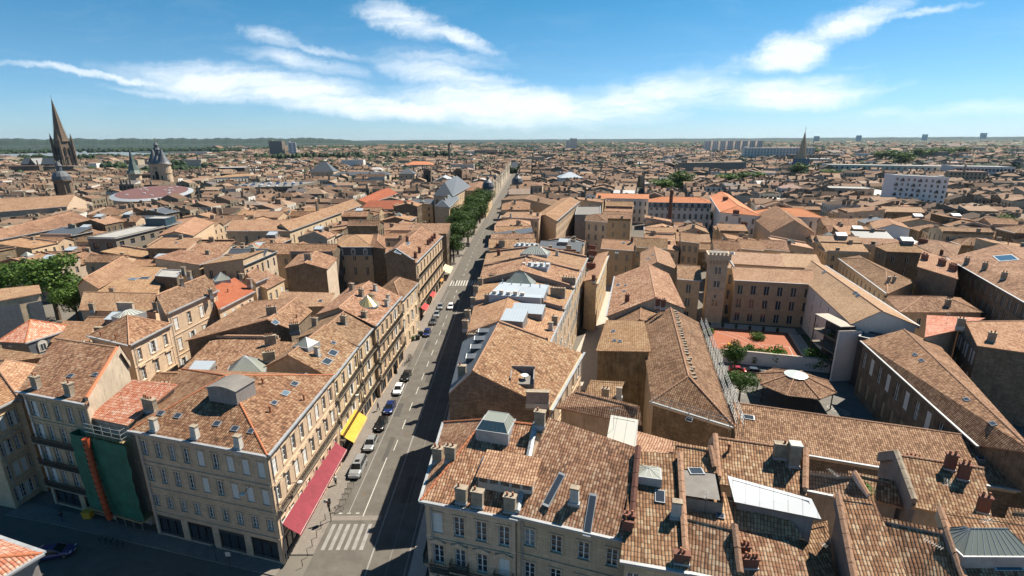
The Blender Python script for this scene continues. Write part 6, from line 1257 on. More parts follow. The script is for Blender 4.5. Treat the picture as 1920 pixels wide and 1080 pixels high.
# brick factory chimney, orange hall roof, slate mansards
t=lm('brick_chimney_stack','slender tall red brick factory chimney by the white courtyard','chimney',87.5,283,0); b=MB(); b.rings(0,0,[(0,1.35),(22,.85),(22,1.),(22.8,1.)],'brick',12); b.build('shaft',t); b=MB(); b.rings(0,0,[(22.8,.9),(23.3,.85)],'pot',12); b.build('cap',t)
for (x,y,w,d,h,r,mat_,l,nm) in ((-150,860,46,26,12,5,'orange','bright orange hipped hall roof in the middle distance left of the street','orange_hall'),(-160,560,60,13,15,3,'slate','long dark slate mansard range beyond the rooftop car park','slate_range'),(-205,575,24,18,18,10,'slate','tall dark slate pavilion roof beyond the rooftop car park','slate_pavilion'),(-108,545,16,14,17,5,'slate','dark slate-roofed corner house right of the slate mansards','slate_house'),
   (58,520,22,20,14,5,'seam','pale grey hipped roof beside the far street','grey_hall'),(160,210,16,14,8,3,'seam','white glass pyramid roof right of the classical church','glass_pavilion'),(268,395,42,20,9,3,'white_sheet','white faceted roof building right of the orange-roofed range','white_hall'),(175,345,20,18,9,3.4,'white_sheet','white faceted pyramid roof behind the orange-roofed range','white_pyramid')):
    t=lm(nm,l,'building',x,y,0,rad(4)); b=MB(); b.box(-w/2,w/2,-d/2,d/2,0,h,'stone' if mat_ in('slate','orange') else 'whitish'); b.build('wall',t); b=MB(); F,_=roof_faces([(-w/2-.5,-d/2-.5),(w/2+.5,-d/2-.5),(w/2+.5,d/2+.5),(-w/2-.5,d/2+.5)],h,r,'hx' if w>d else 'pyr')
    for f in F: b.poly(f,mat_,roof_uv(f))
    b.build('roof',t)
    if mat_=='slate':
        for i in range(int(w/5)): put('window',DARKWIN,t,(-w/2+2.5+i*5,-d/2-.1,h-4),0,(1.4,1,1.1))
# ================================================================ castle-like school tower
t=lm('school_tower','square stone school tower with battlemented corbelled top','tower',57.0,138.2,0,rad(-14)); b=MB(); w=2.35
T0=Matrix.Identity(4); b.box(-w,w,-w,w,0,17.6,'stone'); b.build('tower_shaft',t); b=MB()
b.box(-w-.25,w+.25,-w-.25,w+.25,17.6,18.3,'stone')
for i in range(7):
    x=-w-.2+i*(2*w+.1)/6-.0; b.box(x-.12,x+.22,-w-.6,-w-.26,17.,18.35,'stone'); b.box(-w-.6,-w-.26,x-.12,x+.22,17.,18.35,'stone')
b.box(-w-.6,w+.6,-w-.6,w+.6,18.35,19.7,'stone'); b.build('parapet',t); b=MB(); b.poly([(-w-.2,-w-.2,19.71),(w+.2,-w-.2,19.71),(w+.2,w+.2,19.71),(-w-.2,w+.2,19.71)],'felt'); b.build('roof',t)
for i in range(6): b=MB(); x=-w-.3+i*1.0; b.box(x,x+.55,-w-.6,-w-.3,19.72,20.4,'stone'); b.build('merlon',t)
for z,h_ in ((14.3,2.),(10.5,1.9),(7.5,.9),(5,2.)):
    for sx in (-.45,.45) if z!=7.5 else (0,): put('window',DARKWIN,t,(sx,-w-.03,z),0,(.7,1,h_/2))
b=MB(); b.box(-w-.12,w+.12,-w-.12,-w+.02,12.8,13.05,'stone'); b.box(-w-.12,w+.12,-w-.12,-w+.02,9.6,9.8,'stone'); b.build('string_course',t)
# ================================================================ schoolyard
sheetmesh('schoolyard',[(38,74),(60,66),(78,78),(88,108),(50,113),(40,100)],'asphalt_old',.02)
sheetmesh('red_court',[(50,118),(54,134),(75,128.5),(69.8,110.6)],'court',.03)
sheetmesh('terrace',[(52.4,133.2),(54,137),(77,131),(76,127.4)],'palepave',.06,.05)
sheetmesh('lawn',[(71.6,110.6),(76.6,127.2),(80,126.3),(77.5,109)],'lawn',.05)
t=lm('court_steps','pale stone steps between red court and lawn','steps',72,118,0,rad(-16.2)); b=MB()
for i in range(4): b.box(-1.3+i*.75,-.75+i*.75,-8,9,0.03,.1+.12*(3-i),'palepave')
b.build('steps',t)
t=lm('balcony_block','open balconies behind a tall white fin wall at the end of the modern school wing','balconies',70,103,0,rad(4)); b=MB(); b.box(-2.3,2.6,-3.4,-3.0,0,11.4,'white'); b.box(-2.4,2.7,-3.5,-2.9,11.4,11.5,'palepave'); b.build('fin_wall',t)
b=MB(); b.box(1.2,1.5,-2.99,5.4,0,12.2,'dark'); b.build('back_wall',t)
for z in (2.9,5.8,8.7,12.1): b=MB(); b.box(-1.9,1.19,-2.99,5.4,z,z+.18,'palepave' if z>12 else 'conc'); b.build('slab',t)
for z in (3.08,5.98,8.88):
    b=MB(); b.box(-1.9,-1.86,-2.9,5.4,z+.95,z+1.0,'iron')
    for j in range(28): b.box(-1.89,-1.87,-2.9+j*.3,-2.87+j*.3,z,z+.95,'iron')
    b.build('railing',t)
for j in range(3): b=MB(); b.box(-1.9,-1.75,-2.2+j*3.6,-2.05+j*3.6,0,12.1,'iron'); b.build('post',t)
put('plant',BUSH[0][0],t,(-1.2,0,9.),0,(1.1,1.1,.8)); put('plant',BUSH[1][0],t,(-1.3,2.5,3.2),0,(.9,.9,.8))
mk=MB()
def line(pts,w,z=.04,m='marking'):
    for a,b_ in zip(pts,pts[1:]):
        L_=math.dist(a,b_) or 1; nx,ny=-(b_[1]-a[1])/L_*w/2,(b_[0]-a[0])/L_*w/2; mk.poly([(a[0]-nx,a[1]-ny,z),(b_[0]-nx,b_[1]-ny,z),(b_[0]+nx,b_[1]+ny,z),(a[0]+nx,a[1]+ny,z)],m)
line([(55,129),(58,125),(60,120),(60,117)],.12); line([(57.5,129.5),(60,125.5),(62,121),(62.5,118)],.12); line([(53,121),(60,119)],.12); line([(63,120),(69,118.5),(67,112.5)],.12)
def fish(cx,cy,s,a,seg):
    R_=lambda x,y:(cx+s*(x*math.cos(a)-y*math.sin(a)),cy+s*(x*math.sin(a)+y*math.cos(a)))
    line([R_(1.5*math.cos(t),.75*math.sin(t)) for t in [2*math.pi*i/20 for i in range(21)]],.12)
    for i in range(1,seg): x=-1.5+3*i/seg; yy_=.75*math.sqrt(1-(x/1.5)**2); line([R_(x,-yy_),R_(x,yy_)],.1)
    line([R_(-1.2,.1),R_(1.3,.1)],.1)
fish(47.3,94.8,1.25,-.5,6); line([(49,93.6),(50.2,94.6),(50.3,92.6),(49,93.6)],.12); fish(62.2,87.3,1.35,-1.0,7)
tag(mk.build('playground_markings'),kind='structure')
t=lm('garden_wall','pale garden wall between red court and schoolyard','wall',61.5,105,0); b=MB()
for p,q_ in (((49,109.8),(73.5,102.6)),):
    L_=math.dist(p,q_); T=Matrix.Translation((p[0]-61.5,p[1]-105,0))@Matrix.Rotation(math.atan2(q_[1]-p[1],q_[0]-p[0]),4,'Z'); b.box(0,L_,-.18,.18,0,3.1,'white',T); b.box(-.02,L_+.02,-.26,.26,3.1,3.25,'palepave',T)
b.build('wall_panel',t)
MAT['conelight']=plain('translucent_panel',(.55,.60,.60),.3)
t=lm('yard_canopy','octagonal tiled canopy on dark posts with a pale glass cone top','canopy',55.6,91.6,0,rad(-15)); b=MB()
n=8; ro_,ri_=7.2,1.9
P_=lambda r,z,i:(r*math.cos(math.pi/8+i*math.pi/4),r*.92*math.sin(math.pi/8+i*math.pi/4),z)
for i in range(n):
    f=[P_(ro_,3.7,i),P_(ro_,3.7,i+1),P_(ri_,5.4,i+1),P_(ri_,5.4,i)]; b.poly(f,'br',roof_uv(f)); b.poly([(p[0],p[1],p[2]-.15) for p in f[::-1]],'soffit')
b.build('tiled_roof',t,col=(.85,.85,.85)); b=MB()
for i in range(n): b.tube(P_(ro_,3.78,i),P_(ri_,5.48,i),.1,.1,'ridge',6,False)
b.build('hip_tiles',t); b=MB(); b.rings(0,0,[(5.35,2.15),(5.5,2.15),(6.2,.1)],'conelight',24); b.build('glass_cone',t)
for i in range(n):
    b=MB(); p=P_(ro_-.6,0,i); b.tube(p,(p[0],p[1],3.75),.12,.1,'iron',8); p2=P_(ro_-1.6,3.75,i); b.tube((p[0],p[1],2.6),(p2[0]*1.06,p2[1]*1.06,3.75),.06,.06,'iron',6); b.build('post',t)
HAZE=0.000018
# ================================================================ cars
def carpaint(name,c,metal=.3):
    m,nt,b=newmat(name); b.inputs['Base Color'].default_value=c+(1,); b.inputs['Roughness'].default_value=.28; b.inputs['Metallic'].default_value=metal; b.inputs['Coat Weight'].default_value=.6; return m
PAINT={'white':carpaint('white_car_paint',(.78,.78,.78),0),'silver':carpaint('silver_car_paint',(.45,.47,.48),.6),'black':carpaint('black_car_paint',(.012,.012,.014)),'navy':carpaint('navy_car_paint',(.012,.03,.13)),'grey':carpaint('grey_car_paint',(.10,.11,.12),.5),'red':carpaint('red_car_paint',(.35,.02,.02))}
MAT['carglass']=plain('car_glass',(.015,.018,.02),.06,spec=.8); MAT['tyre']=plain('tyre_rubber',(.015,.015,.015),.9); MAT['rim']=plain('alloy_rim',(.4,.4,.41),.3,.8); MAT['lampw']=plain('headlamp_glass',(.7,.7,.7),.1); MAT['lampr']=plain('tail_lamp',(.35,.01,.01),.2)
CARM={}
def car_parts(paint,kind):
    key=(paint,kind)
    if key in CARM: return CARM[key]
    suv=kind=='suv'; L_=4.75 if suv else 4.25; hw=.93 if suv else .86; belt_=1.12 if suv else .93; roof=1.82 if suv else 1.46; pm=PAINT[paint]
    # lower body: stations from nose (-y) to tail: y, half width, bottom z, top z
    st=[(-L_/2,.62*hw,.42,.62),(-L_/2+.08,.86*hw,.30,.74),(-L_/2+.45,.98*hw,.25,belt_-.12),(-L_/2+1.15,hw,.24,belt_-.02),(-.3,hw,.24,belt_),(L_/2-1.,hw,.24,belt_+.02),(L_/2-.3,.98*hw,.28,belt_),(L_/2-.06,.9*hw,.34,belt_-.10),(L_/2,.72*hw,.42,belt_-.3)]
    b=MB(); sec=[]
    for y,w,z0,z1 in st: sec.append([(-w*.9,y,z0),(-w,y,z0+.15),(-w,y,(z0+z1)/2+.05),(-w*.93,y,z1-.05),(-w*.8,y,z1),(w*.8,y,z1),(w*.93,y,z1-.05),(w,y,(z0+z1)/2+.05),(w,y,z0+.15),(w*.9,y,z0)])
    for a,c in zip(sec,sec[1:]):
        for i in range(9): b.poly([a[i],a[i+1],c[i+1],c[i]],pm)
        b.poly([a[9],a[0],c[0],c[9]],'tyre')
    b.poly(sec[0][::-1],pm); b.poly(sec[-1],pm)
    body=b.mesh('body')
    g=MB(); y0,y1,y2,y3=(-L_/2+1.05,-L_/2+1.85,L_/2-.85,L_/2-.18) if not suv else (-L_/2+1.2,-L_/2+1.75,L_/2-.35,L_/2-.1)
    wb,wt=hw*.92,hw*.74; zr=roof-.06
    B_=[(-wb,y0,belt_-.04),(wb,y0,belt_-.04),(wb,y3,belt_-.02),(-wb,y3,belt_-.02)]; T_=[(-wt,y1,zr),(wt,y1,zr),(wt,y2,zr),(-wt,y2,zr)]
    for i in range(4): j=(i+1)%4; g.poly([B_[i],B_[j],T_[j],T_[i]],'carglass')
    glass=g.mesh('windows')
    r=MB(); r.poly([(-wt,y1,zr+.005),(wt,y1,zr+.005),(wt*.93,y1+.12,roof),(-wt*.93,y1+.12,roof)],pm); r.poly([(-wt*.93,y1+.12,roof),(wt*.93,y1+.12,roof),(wt*.93,y2-.1,roof),(-wt*.93,y2-.1,roof)],pm); r.poly([(-wt*.93,y2-.1,roof),(wt*.93,y2-.1,roof),(wt,y2,zr+.005),(-wt,y2,zr+.005)],pm)
    for s in (-1,1):
        r.poly([(s*wt,y1,zr+.005),(s*wt,y2,zr+.005),(s*wt*.93,y2-.1,roof),(s*wt*.93,y1+.12,roof)],pm)
        for (a,c) in ((B_[0],T_[0]),(B_[3],T_[3])): r.tube((s*abs(a[0]),a[1],a[2]),(s*abs(c[0]),c[1],c[2]),.05,.045,pm,5,False)
        m0=(s*(wb+.01),(y0+y3)/2+.1,belt_); m1=(s*(wt+.01),(y1+y2)/2+.1,zr); r.tube(m0,m1,.045,.04,pm,5,False)
        if suv: r.box(s*wt*.85-.02,s*wt*.85+.02,y1+.3,y2-.1,roof+.03,roof+.07,'rim')
    if suv: r.box(-.38,.38,y1+.35,y1+1.0,roof+.002,roof+.012,'carglass')
    rf=r.mesh('roof')
    w=MB(); w.tube((-.11,0,0),(.11,0,0),.33,.33,'tyre',16); w.tube((-.115,0,0),(-.10,0,0),.2,.2,'rim',12); w.tube((.10,0,0),(.115,0,0),.2,.2,'rim',12); wh=w.mesh('wheel')
    l=MB().box(-.17,.17,-.05,.06,-.07,.09,'lampw').mesh('headlight'); tl=MB().box(-.12,.12,-.04,.05,-.1,.12,'lampr').mesh('tail_light'); mr=MB().box(-.1,.1,-.06,.06,-.05,.09,pm).mesh('mirror'); pl=MB().box(-.26,.26,-.02,.02,-.06,.06,'wpaint').mesh('number_plate')
    CARM[key]=(body,glass,rf,wh,l,tl,mr,pl,L_,hw,belt_,y0); return CARM[key]
def car(x,y,rz,paint,kind,label,group=None,z=0.02,name='parked_car'):
    body,glass,rf,wh,l,tl,mr,pl,L_,hw,bz,y0=car_parts(paint,kind); t=empty(name,(x,y,z),rz,label,'car',group)
    put('body',body,t,(0,0,0)); put('windows',glass,t,(0,0,0)); put('roof',rf,t,(0,0,0))
    for sx in (-1,1):
        for yy_ in (-L_/2+.82,L_/2-.8): put('wheel',wh,t,(sx*(hw-.1),yy_,.33))
        put('headlight',l,t,(sx*hw*.66,-L_/2+.12,.68)); put('tail_light',tl,t,(sx*hw*.72,L_/2-.07,.82)); put('mirror',mr,t,(sx*(hw+.07),y0+.35,bz+.02))
    put('number_plate',pl,t,(0,-L_/2-.01,.5)); return t
G='cars parked along the left kerb'
for (x,y,p,k,l) in [(-24.4,69.5,'silver','suv','large silver-white off-roader with sunroof, nearest parked car'),(-24.2,76.4,'silver','car','silver hatchback behind the large off-roader'),(-23.9,82.6,'black','car','black car parked between silver and navy cars'),(-23.7,88.4,'navy','car','navy blue car fourth in the kerbside line'),
   (-23.6,96.0,'white','car','white car alone between navy and black cars'),(-23.2,102.2,'black','car','black car beside the heap of parked bicycles'),(-22.8,128.2,'navy','car','dark blue car just beyond the wheelie bins'),(-22.4,137.2,'grey','car','dark grey car behind the far dark blue car'),(-22.3,143.4,'silver','car','silver car in front of the farthest silver car'),(-22.2,150.6,'silver','car','farthest silver car in the kerbside line')]:
    car(x,y,rad(-.6),p,k,l,G)
car(-19.0,150.5,rad(-.6),'white','car','white car driving toward the camera in mid-street',None,name='moving_car')
car(-21.5,247,rad(-.6),'black','car','black car driving beside the street trees',None,name='moving_car')
c=car(-57.6,52.6,rad(105),'navy','car','dark blue estate car with lit tail lamps in the shaded cross street',None,name='moving_car')
for ch in c.children:
    if ch.name.startswith('tail_light'):
        m=bpy.data.materials.get('lit_tail_lamp')
        if not m: m,nt_,b_=newmat('lit_tail_lamp'); b_.inputs['Base Color'].default_value=(.5,.01,.01,1); b_.inputs['Emission Color'].default_value=(1,.03,.02,1); b_.inputs['Emission Strength'].default_value=2.5
        ch.data=ch.data.copy(); ch.data.materials[0]=m
car(50.2,104,rad(75),'red','car','red car parked under the garden wall by the scaffolding'); car(53.6,103.2,rad(75),'grey','car','dark car with white roof glare beside the red car under the garden wall')
for i in range(7): car(96+i*3.,304-(i%3)*2,rad(20),['white','silver','white','grey','white','silver','navy'][i],'car',['first','second','third','fourth','fifth','sixth','seventh'][i]+' car from the left in the white courtyard car park','cars in the white courtyard')
rr=random.Random(8); n_=0
RP=[d for d in HOUSES if d['n']=='parking_deck'][0]; q=RP['q']
for i in range(26):
    s_,t_=(i%9+.5)/9,(.15+.28*(i//9)); x=q[0][0]+(q[1][0]-q[0][0])*s_+(q[3][0]-q[0][0])*t_; y=q[0][1]+(q[1][1]-q[0][1])*s_+(q[3][1]-q[0][1])*t_
    car(x,y,rad(3+90*0),rr.choice(['white','silver','grey','navy','black']),'car',f"{['white','silver','dark','blue-grey'][i%4] if False else 'parked'} car on the rooftop car park, {['front','middle','back'][i//9]} row, {['first','second','third','fourth','fifth','sixth','seventh','eighth','ninth'][i%9]} from the left",'cars on the rooftop car park',14.05)
# ================================================================ street furniture
def bicycle(x,y,rz,label,group=None,z=.12):
    t=empty('bicycle',(x,y,z),rz,label,'bicycle',group)
    for xx in (-.52,.52):
        b=MB(); n=18
        for i in range(n):
            a0,a1=2*math.pi*i/n,2*math.pi*(i+1)/n; b.tube((.33*math.cos(a0),0,.33*math.sin(a0)),(.33*math.cos(a1),0,.33*math.sin(a1)),.022,.022,'tyre',4,False)
            if i%3==0: b.tube((0,0,0),(.33*math.cos(a0),0,.33*math.sin(a0)),.005,.005,'rim',3,False)
        b.build('wheel',t,(xx,0,.34))
    b=MB()
    for p,q_ in (((-.52,0,.34),(-.15,0,.30)),((-.15,0,.3),(-.28,0,.8)),((-.52,0,.34),(-.26,0,.72)),((-.26,0,.74),(.32,0,.78)),((-.15,0,.3),(.34,0,.7)),((.52,0,.34),(.34,0,.92))): b.tube(p,q_,.02,.02,'iron',5)
    b.build('frame',t); b=MB(); b.tube((.34,-.25,.95),(.34,.25,.95),.015,.015,'iron',5); b.build('handlebar',t); b=MB(); b.box(-.42,-.17,-.07,.07,.8,.86,'tyre'); b.build('saddle',t); return t
bicycle(-24.6,60.2,.35,'bicycle leaning by the traffic light post')
for i in range(7): bicycle(-24.5+.28*(i%2),108.6+i*.75,rad(10+i*23),['nearest','second','third','fourth','fifth','sixth','farthest'][i]+' bicycle in the jumbled heap at the kerbside rack','bicycles heaped at the kerbside rack')
for i in range(5): bicycle(-53.3+i*.85,54.6-i*.2,rad(100+7*i),['leftmost','second','middle','fourth','rightmost'][i]+' bicycle in the shaded row in front of the scaffolding','bicycles in the shaded row by the scaffolding')
def hoop(x,y,rz,label,group,name='bicycle_stand'):
    b=MB(); b.tube((-.45,0,0),(-.45,0,.75),.03,.03,'iron',6); b.tube((.45,0,0),(.45,0,.75),.03,.03,'iron',6); b.tube((-.45,0,.75),(.45,0,.75),.03,.03,'iron',6); o=b.build(name,None,(x,y,.12),rot=rz); tag(o,label,'bicycle stand',group)
for i in range(4): hoop(-24.4+.03*i,61.8+i*1.2,rad(12),'black metal cycle hoop between traffic light and off-roader, '+['nearest','second','third','farthest'][i],'cycle hoops by the traffic light')
for i in range(6): b=MB(); b.tube((0,0,0),(0,0,.95),.045,.04,'iron',7); b.tube((0,0,.95),(0,0,1.02),.055,.01,'iron',7); tag(b.build('bollard',None,(-25.75,50.6+i*1.6,.12)),'thin black bollard along the kerb beside the awning, '+['nearest','second','third','fourth','fifth','sixth'][i],'bollard','bollards by the crossing')
def lightpost(x,y,rz,label,h=3.3):
    t=empty('traffic_light',(x,y,.12),rz,label,'traffic light'); b=MB(); b.tube((0,0,0),(0,0,h),.06,.05,'iron',8); b.build('post',t)
    b=MB(); b.box(-.14,.14,-.32,-.06,h-.9,h,'iron'); b.build('signal_head',t); b=MB(); b.box(-.14,.14,.06,.3,h-.7,h+.1,'iron'); b.build('signal_head',t)
    for i,c_ in enumerate(('lampr','pot','patina')): b=MB(); b.tube((0,-.33,h-.15-i*.27),(0,-.38,h-.15-i*.27),.09,.09,c_,10); b.build('lens',t)
    b=MB(); b.tube((-.45,-.05,h-.15),(-.45,.03,h-.15),.26,.26,'chw',14); b.tube((-.45,0,h-.15),(0,0,h-.15),.02,.02,'iron',5); b.build('round_sign',t)
    b=MB(); b.box(-.12,.12,-.15,-.06,1.6,2.2,'iron'); b.build('pedestrian_signal',t)
lightpost(-24.9,58.4,0,'traffic light post with round sign on the sunlit left pavement'); lightpost(-10.6,54,rad(180),'traffic light post with round blue sign in the shade at the right corner')
def lamp_wall(x,y,z,rz,label):
    t=empty('wall_lamp',(x,y,z),rz,label,'street lamp'); b=MB(); b.tube((0,0,0),(0,-1.6,.25),.04,.03,'iron',6); b.build('bracket',t); b=MB(); b.rings(0,-1.75,[(.1,.12),(.16,.3),(.3,.32),(.4,.12),(.42,.0)],'chw',14); b.build('lamp_head',t)
lamp_wall(-30.8,51.2,11.2,0,'wall lamp on a bracket on the shaded front near the corner'); lamp_wall(-28.3,54.5,9.,rad(90),'wall lamp bracket on the sunlit street side of the corner building'); lamp_wall(-28.,78,8.5,rad(90),'wall lamp bracket above the yellow awning')
def lamp_post(x,y,label,h=8,g=None):
    t=empty('street_lamp',(x,y,.12),0,label,'street lamp',g); b=MB(); b.tube((0,0,0),(0,0,h),.1,.06,'iron',8); b.build('post',t); b=MB(); b.tube((0,0,h),(-1.2,0,h+.2),.04,.03,'iron',5); b.build('arm',t); b=MB(); b.box(-1.7,-1.1,-.12,.12,h+.12,h+.25,'chw'); b.build('lamp_head',t)
for i,y in enumerate((168,195,222,250,280,315)): lamp_post(-12.3+RX(y),y,'tall thin street lamp on the right pavement, '+['nearest','second','third','fourth','fifth','farthest'][i]+' down the street',8,'street lamps on the right pavement')
def bins(x,y,label,col):
    t=empty('wheelie_bin',(x,y,.12),0,label,'bin'); b=MB(); b.poly([(-.5,-.35,.1),(.5,-.35,.1),(.58,-.42,1.1),(-.58,-.42,1.1)],col); b.poly([(.5,-.35,.1),(.5,.35,.1),(.58,.42,1.1),(.58,-.42,1.1)],col); b.poly([(.5,.35,.1),(-.5,.35,.1),(-.58,.42,1.1),(.58,.42,1.1)],col); b.poly([(-.5,.35,.1),(-.5,-.35,.1),(-.58,-.42,1.1),(-.58,.42,1.1)],col); b.build('tub',t)
    b=MB(); b.box(-.62,.62,-.46,.46,1.1,1.2,col); b.build('lid',t)
    for s in (-1,1): b=MB(); b.tube((s*.45,.3,.1),(s*.52,.3,.1),.1,.1,'tyre',8); b.build('wheel',t)
MAT['bingreen']=plain('green_bin_plastic',(.04,.09,.02),.5); MAT['bindark']=plain('dark_bin_plastic',(.02,.03,.025),.5)
bins(-24.6,124.5,'dark wheelie bin with black lid by the parking bay','bindark'); bins(-25.9,123.8,'olive green wheelie bin on the pavement','bingreen'); bins(-24.4,127.3,'second dark wheelie bin beside the far dark blue car','bindark')
b=MB(); b.tube((0,0,0),(0,0,2.),.28,.26,'iron',12); b.rings(0,0,[(2.,.32),(2.25,.2),(2.3,.0)],'iron',12); tag(b.build('pillar_bin',None,(-25.9,104.3,.12)),'dark cylindrical street pillar beside the bicycle heap','pillar')
def signpost(x,y,label,z=2.6,m='chw'):
    t=empty('sign_post',(x,y,.12),0,label,'sign'); b=MB(); b.tube((0,0,0),(0,0,z),.035,.035,'iron',6); b.build('post',t); b=MB(); b.box(-.3,.3,-.04,-.01,z-.6,z,m); b.build('plate',t)
signpost(-34.3,50.2,'sign post with pale square plate in the shaded street'); signpost(-36.8,51.6,'sign post with blue round plate near the shaded doorway',2.3,'blue')
# awnings
MAT['awn_red']=plain('burgundy_canvas',(.22,.025,.042),.85,noise=.3,scale=.7,bump=.1); MAT['awn_yel']=plain('yellow_canvas',(.62,.34,.03),.8,noise=.2,scale=.8); MAT['awn_or']=plain('orange_canvas',(.6,.22,.03),.8); MAT['awn_r2']=plain('red_canvas',(.55,.03,.03),.8); MAT['awn_cr']=plain('cream_canvas',(.55,.48,.30),.8)
def awning(x,y0,y1,z,dep,drop,m,label):
    """canvas that sags between its arms, with a scalloped valance"""
    xx=x; t=empty('awning',(xx,(y0+y1)/2,z),rad(-.6),label,'awning'); h=(y1-y0)/2; b=MB(); n=max(6,int((y1-y0)/.45)); K=5
    def P3(i,k): 
        f=i/n; y=-h+2*h*f; g=k/K; sag=.10*math.sin(math.pi*g)+.05*math.sin(math.pi*((f*max(2,(y1-y0)/3.2))%1))*g+.02*math.sin(i*2.3+k)
        return (dep*g,y,-drop*g-sag)
    for i in range(n):
        for k in range(K): b.poly([P3(i,k),P3(i,k+1),P3(i+1,k+1),P3(i+1,k)],m)
        a,c=P3(i,K),P3(i+1,K); lo=.26+.07*(i%2); b.poly([a,(a[0]+.02,a[1],a[2]-.30),(c[0]+.02,(a[1]+c[1])/2,c[2]-lo-.06),(c[0]+.02,c[1],c[2]-.30),c],m)
    b.build('canvas',t,smooth=False)
    b=MB(); b.tube((dep,-h,-drop-.05),(dep,h,-drop-.05),.035,.035,'chw',6); b.build('rail',t); b=MB(); b.tube((0.02,-h,.03),(0.02,h,.03),.07,.07,'chw',6); b.build('roller',t)
    for s in range(max(2,int((y1-y0)/4))+1): b=MB(); yy_=-h+.2+(2*h-.4)*s/max(2,int((y1-y0)/4)); b.tube((0,yy_,-drop-.4),(dep,yy_,-drop-.08),.025,.025,'iron',5); b.build('arm',t)
awning(-28.05,51.9,69.9,5.3,2.,1.6,'awn_red','long burgundy awning along the sunlit side of the corner building')
awning(-27.9,72.8,80.8,4.7,2.1,1.7,'awn_yel','bright yellow awning over a shop beside the parked cars')
awning(-26.5,140,145,3.9,1.8,1.,'awn_r2','nearer of two small red awnings down the street'); awning(-26.3,153,158,3.9,1.8,1.,'awn_r2','farther of two small red awnings down the street'); awning(-26.0,170,174,4.2,1.8,1.,'awn_or','small orange awning before the crossing'); awning(-25.8,183,193,4.,3.,1.2,'awn_cr','large cream awning of a pavement terrace near the trees')
# scaffolded house: netting, poles, debris chute
MAT['net']=plain('green_netting',(.012,.13,.085),.75,noise=.35,scale=.6,bump=.4); MAT['pole']=plain('galvanised_tube',(.42,.43,.42),.45,.5); MAT['chute']=plain('orange_chute',(.42,.085,.03),.55,noise=.15); MAT['plank']=plain('scaffold_plank',(.38,.27,.14),.9,noise=.2)
RH=[d for d in HOUSES if d['n']=='renovated_house'][0]; A,B=RH['q'][0],RH['q'][1]; L_=math.dist(A,B); ang=math.atan2(B[1]-A[1],B[0]-A[0])
t=empty('scaffolding',(A[0],A[1],0),ang,'green-netted scaffold on the front of the house with pink roof','scaffolding')
b=MB(); rr=random.Random(2); nx,nz=16,14
V=[[(-2.0+(L_+3.6)*i/nx,-1.95+rr.uniform(-.10,.10),2.6+11.2*j/nz) for i in range(nx+1)] for j in range(nz+1)]
for j in range(nz):
    for i in range(nx): b.poly([V[j][i],V[j][i+1],V[j+1][i+1],V[j+1][i]],'net')
for j in range(nz): b.poly([(-2.0,-.2,2.6+11.2*j/nz),V[j][0],V[j+1][0],(-2.0,-.2,2.6+11.2*(j+1)/nz)],'net')
o=b.build('netting',t,smooth=True)
b=MB()
for x in [i*L_/4 for i in range(5)]:
    for yy_ in (-1.25,-.25): b.tube((x,yy_,0),(x,yy_,15.4),.05,.05,'pole',6)
for z in (2.5,14.,14.6,15.2):
    for yy_ in (-1.25,-.25): b.tube((-.3,yy_,z),(L_+.3,yy_,z),.035,.035,'pole',5)
    for x in (0,L_): b.tube((x,-1.25,z),(x,-.25,z),.035,.035,'pole',5)
b.build('tubes',t); b=MB(); b.box(-.2,L_+.2,-1.25,-.25,13.4,13.5,'plank'); b.build('deck',t); b=MB(); b.box(-2.,L_+1.6,-2.2,-.1,2.4,2.55,'plank'); b.build('deck',t)
t2=empty('debris_chute',(A[0],A[1],0),ang,'segmented orange rubble chute down the green netting','chute')
for i in range(15):
    z=14-i*.78; f=i/15; x=L_*.28+1.1*f*f; b=MB(); b.tube((x,-2.4-.25*f,z),(x+.06,-2.42-.25*f,z-.82),.42,.30,'chute',12,False); b.build('chute_segment',t2)
# scaffolding rails round the re-roofed building
WH=[d for d in HOUSES if d['n']=='warehouse'][0]; A,B,C2_,D2=WH['q']
t=empty('scaffolding',(B[0],B[1],0),0,'bare tube scaffold along the right eaves of the re-roofed building','scaffolding'); b=MB()
def rail(p,q_,o,z0,z1):
    L_=math.dist(p,q_); u=((q_[0]-p[0])/L_,(q_[1]-p[1])/L_); n=(u[1],-u[0]); k=max(1,int(L_/2.4))
    for i in range(k+1):
        for oo in (o,o+.9):
            x=p[0]+u[0]*L_*i/k+n[0]*oo-B[0]; y=p[1]+u[1]*L_*i/k+n[1]*oo-B[1]; b.tube((x,y,z0),(x,y,z1),.045,.045,'pole',5,False)
    for z in (z1-.1,z1-.6,z1-1.1):
        for oo in (o,o+.9): b.tube((p[0]+n[0]*oo-B[0],p[1]+n[1]*oo-B[1],z),(q_[0]+n[0]*oo-B[0],q_[1]+n[1]*oo-B[1],z),.04,.04,'pole',5,False)
rail(B,C2_,.6,0,14.3); b.build('tubes',t)
t=empty('edge_guard',(B[0],B[1],0),0,'guard rail along the front gutter of the re-roofed building','guard rail'); b=MB(); rail(A,B,.3,12.6,14.2); b.build('tubes',t)
F_,E_=roof_faces(WH['q'],13,3,'hyf',.5,6); pr=(E_[0][0],E_[0][1])
t=empty('tile_stacks',(0,0,0),0,'stacks of loose canal tiles along the ridge being re-laid','tile stacks'); t['group']='loose roofing tiles'; 
for i in range(26):
    f=i/26; x=pr[0][0]+(pr[1][0]-pr[0][0])*f+.9+rr.uniform(-.2,.2); y=pr[0][1]+(pr[1][1]-pr[0][1])*f; z,_=roof_at(F_,x,y); b=MB(); b.box(-.35,.35,-.18,.18,0,.32,'br2' if False else 'chst'); o=b.build('tile_stack',t,(x,y,z+.07),rot=rr.uniform(-.3,.3))
